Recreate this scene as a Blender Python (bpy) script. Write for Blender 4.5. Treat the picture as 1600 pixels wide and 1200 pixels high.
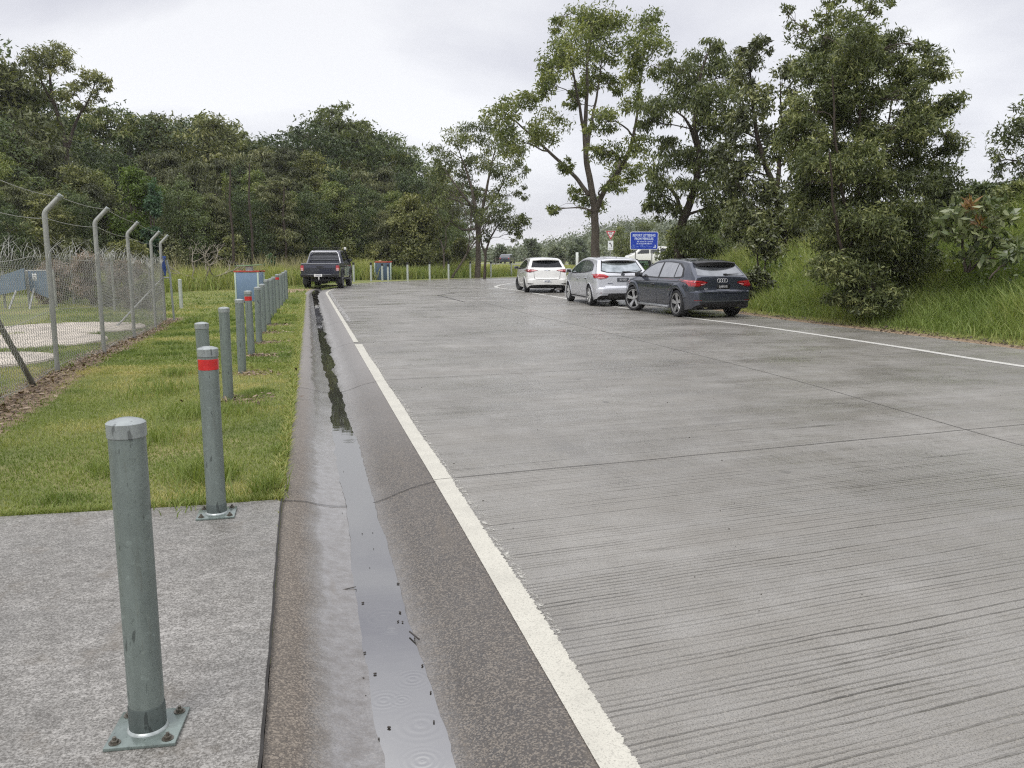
import bpy, bmesh, math, random
import numpy as np
from mathutils import Vector, Matrix
from mathutils.bvhtree import BVHTree

# ------------------------------------------------------------------ camera, sky, sun, exposure
for o in list(bpy.data.objects):
    bpy.data.objects.remove(o)
SC = bpy.context.scene
COL = SC.collection
F_PX, CAM_H, HORIZON = 1290.0, 1.6, 398.0
PITCH = math.atan((600 - HORIZON) / F_PX)
cam_data = bpy.data.cameras.new('camera')
cam = bpy.data.objects.new('camera', cam_data)
COL.objects.link(cam)
cam_data.sensor_width = 36.0
cam_data.lens = 36.0 * F_PX / 1600.0
cam_data.clip_start = 0.05
cam_data.clip_end = 4000.0
cam.location = (0, 0, CAM_H)
cam.rotation_euler = (math.pi / 2 - PITCH, 0, 0)
SC.camera = cam

SUN_ELEV, SUN_AZ = math.radians(56), math.radians(205)     # azimuth from +Y towards +X
world = bpy.data.worlds.new('World')
SC.world = world
world.use_nodes = True
wn, wl = world.node_tree.nodes, world.node_tree.links
wn.clear()
w_out = wn.new('ShaderNodeOutputWorld')
w_bg = wn.new('ShaderNodeBackground')
w_bg.inputs['Strength'].default_value = 0.1
sky = wn.new('ShaderNodeTexSky')
sky.sky_type = 'NISHITA'
sky.sun_disc = False
sky.sun_elevation = SUN_ELEV
sky.sun_rotation = SUN_AZ
w_tc = wn.new('ShaderNodeTexCoord')
w_sep = wn.new('ShaderNodeSeparateXYZ')
wl.new(w_tc.outputs['Generated'], w_sep.inputs[0])
w_map = wn.new('ShaderNodeMapping')
w_map.inputs['Scale'].default_value = (1.0, 1.0, 2.6)
wl.new(w_tc.outputs['Generated'], w_map.inputs['Vector'])
w_noise = wn.new('ShaderNodeTexNoise')
w_noise.inputs['Scale'].default_value = 1.9
w_noise.inputs['Detail'].default_value = 7.0
w_noise.inputs['Roughness'].default_value = 0.52
w_noise.inputs['Distortion'].default_value = 0.35
wl.new(w_map.outputs[0], w_noise.inputs['Vector'])
w_ramp = wn.new('ShaderNodeValToRGB')
w_ramp.color_ramp.elements[0].position = 0.36
w_ramp.color_ramp.elements[0].color = (4.75, 4.75, 5.35, 1)
w_ramp.color_ramp.elements[1].position = 0.62
w_ramp.color_ramp.elements[1].color = (7.7, 7.7, 7.9, 1)
wl.new(w_noise.outputs['Fac'], w_ramp.inputs[0])
# an overcast dome is brighter towards the zenith, with a pale band at the horizon
w_zen = wn.new('ShaderNodeValToRGB')
e = w_zen.color_ramp.elements
e[0].position = 0.0;  e[0].color = (1.12, 1.12, 1.10, 1)
e[1].position = 1.0;  e[1].color = (2.7, 2.7, 2.66, 1)
for pos, v in ((0.10, 1.05), (0.26, 0.98), (0.42, 1.05)):
    q = e.new(pos); q.color = (v, v, v, 1)
wl.new(w_sep.outputs['Z'], w_zen.inputs[0])
w_mul = wn.new('ShaderNodeMix'); w_mul.data_type = 'RGBA'; w_mul.blend_type = 'MULTIPLY'
w_mul.inputs[0].default_value = 1.0
wl.new(w_ramp.outputs[0], w_mul.inputs[6]); wl.new(w_zen.outputs[0], w_mul.inputs[7])
w_mix = wn.new('ShaderNodeMix'); w_mix.data_type = 'RGBA'
w_mix.inputs[0].default_value = 0.90
wl.new(sky.outputs[0], w_mix.inputs[6]); wl.new(w_mul.outputs[2], w_mix.inputs[7])
wl.new(w_mix.outputs[2], w_bg.inputs['Color'])
wl.new(w_bg.outputs[0], w_out.inputs['Surface'])

sun_data = bpy.data.lights.new('sun', 'SUN')
sun_data.energy = 1.4
sun_data.angle = math.radians(25)
sun_data.color = (1.0, 0.97, 0.93)
sun = bpy.data.objects.new('sun', sun_data)
COL.objects.link(sun)
sd = Vector((math.sin(SUN_AZ) * math.cos(SUN_ELEV), math.cos(SUN_AZ) * math.cos(SUN_ELEV), math.sin(SUN_ELEV)))
sun.rotation_euler = sd.to_track_quat('Z', 'Y').to_euler()
sun.location = (0, 0, 30)

SC.view_settings.view_transform = 'Standard'
SC.view_settings.look = 'None'
SC.view_settings.exposure = 0.40
SC.view_settings.gamma = 1.0
SC.render.engine = 'CYCLES'
SC.cycles.use_denoising = False
SC.cycles.pixel_filter_type = 'BLACKMAN_HARRIS'
SC.cycles.filter_width = 1.2
SC.cycles.sample_clamp_indirect = 4.0
SC.cycles.max_bounces = 6
SC.cycles.transparent_max_bounces = 12

# ------------------------------------------------------------------ survey helpers: picture -> place
def ray(px, py):
    a, b = (px - 800) / F_PX, -(py - 600) / F_PX
    return np.array([a, math.cos(PITCH) + b * math.sin(PITCH), -math.sin(PITCH) + b * math.cos(PITCH)])
def G(px, py, z=0.0):
    d = ray(px, py); t = (z - CAM_H) / d[2]
    return (d[0] * t, d[1] * t)
def AT(px, py, Y):
    d = ray(px, py); t = Y / d[1]
    return (d[0] * t, CAM_H + d[2] * t)            # x, z on the plane y = Y

# ------------------------------------------------------------------ object helpers
def tag(o, label=None, cat=None, group=None, kind=None):
    if label: o['label'] = label
    if cat: o['category'] = cat
    if group: o['group'] = group
    if kind: o['kind'] = kind
    return o
def empty(name, loc=(0, 0, 0), rz=0.0, label=None, cat=None, group=None):
    o = bpy.data.objects.new(name, None); COL.objects.link(o)
    o.location = loc; o.rotation_euler = (0, 0, rz)
    o.empty_display_size = 0.2
    return tag(o, label, cat, group)
def mesh_obj(name, V, F, mat=None, parent=None, smooth=False, angle=None):
    me = bpy.data.meshes.new(name)
    me.from_pydata([tuple(map(float, v)) for v in V], [], [tuple(map(int, f)) for f in F])
    me.update()
    return link_mesh(name, me, mat, parent, smooth, angle)
def link_mesh(name, me, mat=None, parent=None, smooth=False, angle=None):
    if smooth or angle:
        me.polygons.foreach_set('use_smooth', np.ones(len(me.polygons), dtype=bool))
        if angle: me.set_sharp_from_angle(angle=math.radians(angle))
    o = bpy.data.objects.new(name, me); COL.objects.link(o)
    if mat:
        for m in (mat if isinstance(mat, (list, tuple)) else [mat]): me.materials.append(m)
    if parent: o.parent = parent
    return o
def np_mesh(name, V, F, mat=None, parent=None, smooth=False, attr=None):
    """V (n,3); F (m,k) int array with constant k; attr {name: per-vertex floats}"""
    V = np.asarray(V, dtype=np.float32); F = np.asarray(F, dtype=np.int32)
    me = bpy.data.meshes.new(name)
    me.vertices.add(len(V)); me.vertices.foreach_set('co', V.ravel())
    k = F.shape[1]
    me.loops.add(F.size); me.loops.foreach_set('vertex_index', F.ravel())
    me.polygons.add(len(F)); me.polygons.foreach_set('loop_start', np.arange(0, F.size, k, dtype=np.int32))
    me.update(calc_edges=True)
    if attr:
        for an, av in attr.items():
            a = me.attributes.new(an, 'FLOAT', 'POINT'); a.data.foreach_set('value', np.asarray(av, dtype=np.float32))
    return link_mesh(name, me, mat, parent, smooth)

class MB:
    """collects shapes and links them as one mesh"""
    def __init__(s): s.V = []; s.F = []
    def add(s, V, F):
        n = len(s.V); s.V += [tuple(v) for v in V]; s.F += [tuple(i + n for i in f) for f in F]; return s
    def box(s, c, d, rz=0.0, rx=0.0, ry=0.0, bevel=0.0):
        M = Matrix.Translation(c) @ Matrix.Rotation(rz, 4, 'Z') @ Matrix.Rotation(ry, 4, 'Y') @ Matrix.Rotation(rx, 4, 'X')
        if bevel > 0:
            bm = bmesh.new(); bmesh.ops.create_cube(bm, size=1.0)
            bmesh.ops.scale(bm, vec=d, verts=bm.verts)
            bmesh.ops.bevel(bm, geom=bm.edges[:], offset=bevel, segments=2, affect='EDGES', profile=0.5)
            bm.verts.index_update()
            V = [M @ v.co for v in bm.verts]; Fc = [[v.index for v in f.verts] for f in bm.faces]; bm.free()
            return s.add(V, Fc)
        x, y, z = d[0] / 2, d[1] / 2, d[2] / 2
        V = [M @ Vector(p) for p in ((-x,-y,-z),(x,-y,-z),(x,y,-z),(-x,y,-z),(-x,-y,z),(x,-y,z),(x,y,z),(-x,y,z))]
        return s.add(V, [(3,2,1,0),(4,5,6,7),(0,1,5,4),(1,2,6,5),(2,3,7,6),(3,0,4,7)])
    def tube(s, pts, r, n=8, cap=True):
        pts = [Vector(p) for p in pts]
        rs = list(r) if hasattr(r, '__len__') else [r] * len(pts)
        V, Fc = [], []
        prev = None
        for i, p in enumerate(pts):
            t = (pts[min(i + 1, len(pts) - 1)] - pts[max(i - 1, 0)])
            if t.length < 1e-9: t = Vector((0, 0, 1))
            t.normalize()
            if prev is None:
                a = t.orthogonal().normalized()
            else:
                a = prev - t * prev.dot(t)
                a = a.normalized() if a.length > 1e-6 else t.orthogonal().normalized()
            prev = a; b = t.cross(a)
            for k in range(n):
                an = 2 * math.pi * k / n
                V.append(p + (a * math.cos(an) + b * math.sin(an)) * rs[i])
        for i in range(len(pts) - 1):
            for k in range(n):
                k2 = (k + 1) % n
                Fc.append((i*n + k, i*n + k2, (i+1)*n + k2, (i+1)*n + k))
        if cap:
            Fc.append(tuple(range(n - 1, -1, -1))); Fc.append(tuple((len(pts) - 1) * n + k for k in range(n)))
        return s.add(V, Fc)
    def lathe(s, prof, n=24, M=None):
        """prof [(r, z)] about Z, then matrix M"""
        M = M or Matrix.Identity(4)
        V, Fc = [], []
        for (r, z) in prof:
            for k in range(n):
                an = 2 * math.pi * k / n
                V.append(M @ Vector((r * math.cos(an), r * math.sin(an), z)))
        for i in range(len(prof) - 1):
            for k in range(n):
                k2 = (k + 1) % n
                Fc.append((i*n + k, i*n + k2, (i+1)*n + k2, (i+1)*n + k))
        return s.add(V, Fc)
    def prism(s, poly, z0, z1, M=None):
        M = M or Matrix.Identity(4); n = len(poly)
        V = [M @ Vector((p[0], p[1], z0)) for p in poly] + [M @ Vector((p[0], p[1], z1)) for p in poly]
        Fc = [tuple(range(n - 1, -1, -1)), tuple(range(n, 2 * n))] + [(i, (i+1) % n, n + (i+1) % n, n + i) for i in range(n)]
        return s.add(V, Fc)
    def build(s, name, mat=None, parent=None, angle=35):
        o = mesh_obj(name, s.V, s.F, mat, parent, angle=angle)
        return o
def copy_tree(o, parent=None):
    c = o.copy(); COL.objects.link(c)
    if parent: c.parent = parent
    for ch in list(o.children): copy_tree(ch, c)
    return c
def text_obj(name, s, size, mat, parent, M, extrude=0.002, bold=0.0, space=1.0, xscale=1.0):
    cu = bpy.data.curves.new(name, 'FONT'); cu.body = s; cu.size = size; cu.extrude = extrude
    cu.align_x = 'CENTER'; cu.align_y = 'CENTER'; cu.offset = bold; cu.space_character = space; cu.resolution_u = 2
    t = bpy.data.objects.new('tmp_text', cu); COL.objects.link(t)
    dg = bpy.context.evaluated_depsgraph_get()
    me = bpy.data.meshes.new_from_object(t.evaluated_get(dg))
    bpy.data.objects.remove(t); bpy.data.curves.remove(cu)
    me.transform(M @ Matrix.Diagonal((xscale, 1, 1, 1)))
    me.materials.clear(); me.name = name
    return link_mesh(name, me, mat, parent)

# ------------------------------------------------------------------ material helpers
class NT:
    def __init__(s, name):
        s.m = bpy.data.materials.new(name); s.m.use_nodes = True
        s.n, s.l = s.m.node_tree.nodes, s.m.node_tree.links
        s.b = s.n['Principled BSDF']; s.out = s.n['Material Output']
    def put(s, sock, v):
        if hasattr(v, 'is_output') or isinstance(v, bpy.types.NodeSocket): s.l.new(v, sock)
        elif isinstance(v, (tuple, list)): sock.default_value = tuple(v) + ((1,) if len(v) == 3 and sock.type == 'RGBA' else ())
        else: sock.default_value = v
    def coord(s, kind='Object', scale=(1, 1, 1), rot=(0, 0, 0), loc=(0, 0, 0)):
        tc = s.n.new('ShaderNodeTexCoord'); mp = s.n.new('ShaderNodeMapping')
        mp.vector_type = 'TEXTURE'                          # turn first, then scale
        mp.inputs['Scale'].default_value = tuple(1.0 / q for q in scale); mp.inputs['Rotation'].default_value = tuple(-q for q in rot); mp.inputs['Location'].default_value = loc
        s.l.new(tc.outputs[kind], mp.inputs[0]); return mp.outputs[0]
    def noise(s, vec, scale=5, detail=4, rough=0.55, dist=0.0):
        t = s.n.new('ShaderNodeTexNoise'); s.l.new(vec, t.inputs['Vector'])
        t.inputs['Scale'].default_value = scale; t.inputs['Detail'].default_value = detail
        t.inputs['Roughness'].default_value = rough; t.inputs['Distortion'].default_value = dist
        return t.outputs['Fac']
    def voronoi(s, vec, scale=5, feature='F1', out='Distance'):
        t = s.n.new('ShaderNodeTexVoronoi'); s.l.new(vec, t.inputs['Vector']); t.feature = feature
        t.inputs['Scale'].default_value = scale; return t.outputs[out]
    def ramp(s, fac, stops):
        t = s.n.new('ShaderNodeValToRGB'); el = t.color_ramp.elements
        for i, (p, c) in enumerate(stops):
            c = (c, c, c) if not isinstance(c, (tuple, list)) else c
            q = el[i] if i < 2 else el.new(p)
            q.position = p; q.color = tuple(c) + (1,)
        s.put(t.inputs[0], fac); return t.outputs[0]
    def mix(s, fac, a, b, mode='MIX'):
        t = s.n.new('ShaderNodeMix'); t.data_type = 'RGBA'; t.blend_type = mode
        s.put(t.inputs[0], fac); s.put(t.inputs[6], a); s.put(t.inputs[7], b); return t.outputs[2]
    def math(s, op, a, b=0.0, clamp=False):
        t = s.n.new('ShaderNodeMath'); t.operation = op; t.use_clamp = clamp
        s.put(t.inputs[0], a); s.put(t.inputs[1], b); return t.outputs[0]
    def attr(s, name):
        t = s.n.new('ShaderNodeAttribute'); t.attribute_name = name; return t.outputs['Fac']
    def bump(s, h, strength=0.3, dist=0.01):
        t = s.n.new('ShaderNodeBump'); t.inputs['Strength'].default_value = strength; t.inputs['Distance'].default_value = dist
        s.l.new(h, t.inputs['Height']); s.l.new(t.outputs[0], s.b.inputs['Normal']); return t.outputs[0]
    def rnd(s):
        return s.n.new('ShaderNodeObjectInfo').outputs['Random']
    def set(s, **k):
        names = dict(color='Base Color', rough='Roughness', metal='Metallic', spec='Specular IOR Level', coat='Coat Weight',
                     coat_rough='Coat Roughness', alpha='Alpha', ior='IOR', trans='Transmission Weight', emit='Emission Color', emit_s='Emission Strength')
        for a, v in k.items(): s.put(s.b.inputs[names[a]], v)
        return s
def plain(name, c, rough=0.5, metal=0.0, var=0.12, scale=8.0, coat=0.0, spec=0.5):
    t = NT(name); v = t.coord()
    n = t.noise(v, scale, 5)
    lo = tuple(x * (1 - var) for x in c); hi = tuple(min(1, x * (1 + var)) for x in c)
    t.set(color=t.ramp(n, [(0.3, lo), (0.7, hi)]), metal=metal, spec=spec, coat=coat)
    r2 = t.noise(v, scale * 2.3, 3)
    t.set(rough=t.ramp(r2, [(0.3, max(0.02, rough * 0.8)), (0.7, min(1, rough * 1.2))]))
    return t.m

# ------------------------------------------------------------------ paths
def catmull(pts, n):
    P = np.array(pts, dtype=float)
    P = np.vstack([2 * P[0] - P[1], P, 2 * P[-1] - P[-2]])
    out = []
    m = len(pts) - 1
    for u in np.linspace(0, m - 1e-9, n):
        i = int(u); t = u - i
        p0, p1, p2, p3 = P[i], P[i+1], P[i+2], P[i+3]
        out.append(0.5 * ((2*p1) + (-p0+p2)*t + (2*p0-5*p1+4*p2-p3)*t*t + (-p0+3*p1-3*p2+p3)*t**3))
    return np.array(out)
def resample(P, step=None, n=None):
    P = np.asarray(P); seg = np.linalg.norm(np.diff(P, axis=0), axis=1); s = np.concatenate([[0], np.cumsum(seg)])
    n = n or max(2, int(s[-1] / step) + 1); u = np.linspace(0, s[-1], n)
    return np.stack([np.interp(u, s, P[:, k]) for k in range(P.shape[1])], axis=1)
def normals2d(P):
    t = np.gradient(P, axis=0); t /= np.linalg.norm(t, axis=1)[:, None] + 1e-12
    return np.stack([-t[:, 1], t[:, 0]], axis=1)          # left of travel
def dist_poly(P, X, Y):
    """distance of points to polyline and side (+ = left of travel)"""
    X = np.asarray(X, float); Y = np.asarray(Y, float); best = np.full(X.shape, 1e18); side = np.zeros(X.shape)
    for i in range(len(P) - 1):
        ax, ay = P[i]; bx, by = P[i+1]; dx, dy = bx-ax, by-ay; L2 = dx*dx + dy*dy + 1e-12
        t = np.clip(((X-ax)*dx + (Y-ay)*dy) / L2, 0, 1)
        qx, qy = ax + t*dx, ay + t*dy; d = (X-qx)**2 + (Y-qy)**2
        m = d < best; best = np.where(m, d, best); side = np.where(m, dx*(Y-ay) - dy*(X-ax), side)
    return np.sqrt(best) * np.where(side >= 0, 1, -1)
def sstep(a, b, x):
    t = np.clip((np.asarray(x, float) - a) / (b - a), 0, 1); return t*t*(3-2*t)

rng = np.random.default_rng(7)
random.seed(7)
_tab = rng.random((64, 64))
def vnoise(x, y):
    """smooth value noise on arrays"""
    x = np.asarray(x, float); y = np.asarray(y, float)
    xi, yi = np.floor(x).astype(int), np.floor(y).astype(int); fx, fy = x-xi, y-yi
    fx = fx*fx*(3-2*fx); fy = fy*fy*(3-2*fy)
    g = lambda a, b: _tab[a % 64, b % 64]
    return (g(xi,yi)*(1-fx)+g(xi+1,yi)*fx)*(1-fy) + (g(xi,yi+1)*(1-fx)+g(xi+1,yi+1)*fx)*fy
# ------------------------------------------------------------------ the lie of the land
GL = [(1.25,-6),(0.28,-2),(-0.79,2.39),(-1.50,5.21),(-2.28,8.49),(-4.37,17.08),(-6.2,24.6),(-7.83,31.3),(-8.95,36.2),(-9.45,40.2),(-9.2,44.2),(-8.2,48.5),(-6.4,52.2),(-3.6,56.0),(0,59.6),(4.2,62.0),(12,64),(40,68),(110,72)]
LL = [(2.38,-6),(1.38,-2),(0.28,2.39),(-0.42,5.21),(-1.25,8.49),(-3.40,17.08),(-5.28,24.6),(-6.95,31.3),(-8.02,35.8),(-8.48,39.9),(-8.25,43.8),(-7.3,47.8),(-5.6,51.2),(-2.9,54.9),(0.5,58.4),(4.5,60.8),(12.2,62.9),(40,66.9),(110,70.9)]
RE = [(13.2,-6),(11.9,0),(10.3,7),(8.75,13.9),(7.9,16.95),(6.95,19.9),(5.95,24),(5.1,29),(4.5,34),(4.6,39),(6.2,43.5),(10,47.5),(18,51.5),(45,57),(110,61)]
RL = [(11.9,-6),(10.6,0),(9.0,7),(7.42,11.83),(6.75,14.54),(5.66,18.3),(4.6,21.1),(3.6,24.5),(2.85,27),(1.9,31),(1.0,34.5),(0.29,37.5),(-0.45,39.8),(-0.80,41.4),(-0.75,43.3),(-0.4,45.5),(0.3,48.2),(2.0,51.2),(6,53.8),(15,56.5),(45,61.5)]
NP = 900
gl = catmull(GL, NP); ll = catmull(LL, NP)
re_ = catmull(RE, NP); rl = catmull(RL, NP)
gl_r = resample(gl, step=0.5); re_r = resample(re_, step=0.6)
pave_poly = np.vstack([gl_r, re_r[::-1]])
def inside(poly, X, Y):
    X = np.asarray(X, float); Y = np.asarray(Y, float); c = np.zeros(X.shape, bool); n = len(poly); j = n-1
    for i in range(n):
        xi, yi = poly[i]; xj, yj = poly[j]
        c ^= ((yi > Y) != (yj > Y)) & (X < (xj-xi)*(Y-yi)/(yj-yi+1e-12)+xi)
        j = i
    return c
def hz(X, Y):
    """ground height outside the pavement"""
    X = np.asarray(X, float); Y = np.asarray(Y, float)
    dl = dist_poly(gl_r, X, Y); dr = -dist_poly(re_r, X, Y)
    left = -0.26 * sstep(10, 23, Y) * sstep(0.6, 3.8, dl) * (1 - sstep(30, 45, Y))
    left = left + 0.05 * (vnoise(X*0.7, Y*0.7) - 0.5) * sstep(0.3, 1.5, np.abs(dl))
    hb = 2.95 * (1 - 0.58 * sstep(24, 38, Y)) * (1 - 0.6 * sstep(40, 60, Y)) * (0.75 + 0.25 * sstep(6, 16, Y))
    bank = hb * (0.55 * np.clip((dr - 0.9) / 7.0, 0, 1) + 0.45 * sstep(1.5, 8.5, dr)) + 0.35 * (vnoise(X*0.35+9, Y*0.35) - 0.4) * sstep(1.2, 4, dr) * sstep(60,30,Y) \
        + 0.02 * sstep(0.2, 1.2, dr)
    isbank = (np.abs(dr) < np.abs(dl)) & (Y < 70)
    z = np.where(isbank, bank, left)
    far = 6.0 * sstep(170, 265, Y) * sstep(0, 45, X) + 8 * sstep(255, 330, Y) * sstep(10, 120, X)
    return z + far
def hz1(x, y): return float(hz(np.array([x]), np.array([y]))[0])

# ------------------------------------------------------------------ ground materials
def grass_ground():
    t = NT('grass_ground'); v = t.coord()
    n1 = t.noise(v, 0.55, 6, 0.6); n2 = t.noise(v, 9, 6, 0.65); n3 = t.noise(v, 60, 4, 0.7)
    g = t.ramp(n1, [(0.30, (0.120, 0.160, 0.045)), (0.50, (0.205, 0.230, 0.078)), (0.68, (0.360, 0.310, 0.145))])
    g = t.mix(t.ramp(n2, [(0.35, 0.0), (0.75, 0.6)]), g, (0.06, 0.085, 0.02))
    g = t.mix(t.ramp(n3, [(0.4, 0.0), (0.8, 0.5)]), g, (0.16, 0.15, 0.055))
    d = t.attr('dirt')
    dn = t.noise(v, 28, 6, 0.7); dn2 = t.noise(v, 4, 5, 0.6)
    dirt = t.ramp(dn, [(0.28, (0.12, 0.08, 0.05)), (0.5, (0.28, 0.205, 0.135)), (0.72, (0.46, 0.36, 0.25))])
    m = t.math('ADD', d, t.math('MULTIPLY', t.math('SUBTRACT', dn2, 0.5), 0.9), clamp=True)
    m = t.ramp(m, [(0.36, 0.0), (0.60, 1.0)])
    t.set(color=t.mix(m, g, dirt), rough=0.85, spec=0.25)
    t.bump(t.math('ADD', n2, n3), 0.9, 0.03)
    return t.m
M_grass = grass_ground()

def concrete_road():
    t = NT('wet_road_concrete')
    v = t.coord()
    ang = math.radians(20)
    lane = t.coord(rot=(0, 0, -ang))
    sp = t.n.new('ShaderNodeSeparateXYZ'); t.l.new(lane, sp.inputs[0])
    across = t.coord(scale=(0.35, 26, 1), rot=(0, 0, -ang))
    across2 = t.coord(scale=(0.30, 7, 1), rot=(0, 0, -ang))
    across3 = t.coord(scale=(0.3, 3.0, 1), rot=(0, 0, -ang))
    wob = t.noise(t.coord(scale=(1.2, 5, 1), rot=(0, 0, -ang)), 1.0, 4, 0.6)
    tine = t.noise(across, 1.0, 2, 0.5, 0.1)
    tine2 = t.noise(across2, 1.0, 5, 0.75, 0.15)
    band = t.noise(across3, 1.0, 4, 0.6)
    big = t.noise(v, 0.32, 6, 0.6); mid = t.noise(v, 2.2, 8, 0.68)
    fine = t.noise(v, 150, 2, 0.8); fine2 = t.noise(v, 55, 4, 0.75)
    lum = t.ramp(big, [(0.32, 0.175), (0.66, 0.300)])
    lum = t.mix(t.ramp(mid, [(0.35, 0.0), (0.70, 0.6)]), lum, (0.150, 0.143, 0.128))
    lum = t.mix(t.ramp(band, [(0.38, 0.0), (0.70, 0.55)]), lum, (0.175, 0.168, 0.156))
    # raked grooves: thin regular lines, dirtier in some than in others
    ph = t.math('ADD', t.math('MULTIPLY', sp.outputs[1], 2 * math.pi / 0.034), t.math('MULTIPLY', wob, 10.0))
    rake = t.ramp(t.math('MULTIPLY', t.math('ADD', t.math('SINE', ph), 1.0), 0.5), [(0.62, 0.0), (0.90, 1.0)])
    rake = t.math('MULTIPLY', rake, t.ramp(tine, [(0.38, 1.0), (0.58, 0.12)]))
    rake = t.math('MULTIPLY', rake, t.ramp(mid, [(0.32, 0.35), (0.60, 1.0)]))
    deep = t.math('MULTIPLY', t.ramp(tine2, [(0.33, 1.0), (0.38, 0.0)]), 0.9)
    gr = t.math('MAXIMUM', rake, deep)
    gr = t.math('MULTIPLY', gr, t.ramp(t.noise(v, 0.8, 5), [(0.28, 0.45), (0.62, 1.0)]))
    c = t.mix(t.math('MULTIPLY', gr, 1.0), lum, (0.030, 0.028, 0.024))
    c = t.mix(t.ramp(fine, [(0.36, 0.75), (0.50, 0.0)]), c, (0.055, 0.050, 0.042))
    c = t.mix(t.ramp(fine2, [(0.54, 0.0), (0.70, 0.55)]), c, (0.30, 0.285, 0.26))
    c = t.mix(t.ramp(fine2, [(0.30, 0.45), (0.42, 0.0)]), c, (0.07, 0.065, 0.056))
    c = t.mix(1.0, c, (1.06, 1.025, 0.945), 'MULTIPLY')
    # tyre tracks and oil along the lane
    st = t.noise(t.coord(scale=(1.1, 0.22, 1), rot=(0, 0, -0.24)), 1.0, 6, 0.65)
    c = t.mix(t.ramp(st, [(0.56, 0.0), (0.70, 0.30)]), c, (0.085, 0.08, 0.075))
    oil = t.voronoi(t.coord(scale=(1.0, .8, 1)), 1.3)
    c = t.mix(t.math('MULTIPLY', t.ramp(oil, [(0.035, 0.5), (0.075, 0.0)]), t.ramp(mid, [(0.4, 0.2), (0.55, 1.0)])), c, (0.05, 0.047, 0.043))
    t.set(color=c, spec=0.60)
    wet = t.noise(t.coord(scale=(0.5, 0.8, 1), rot=(0, 0, -ang)), 1.0, 7, 0.66)
    t.set(rough=t.ramp(wet, [(0.36, 0.18), (0.50, 0.36), (0.66, 0.55)]))
    h = t.math('SUBTRACT', t.math('MULTIPLY', fine2, 0.5), t.math('MULTIPLY', gr, 1.0))
    h = t.math('ADD', h, t.math('MULTIPLY', fine, 0.5))
    t.bump(h, 0.6, 0.005)
    return t.m
M_road = concrete_road()

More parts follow.
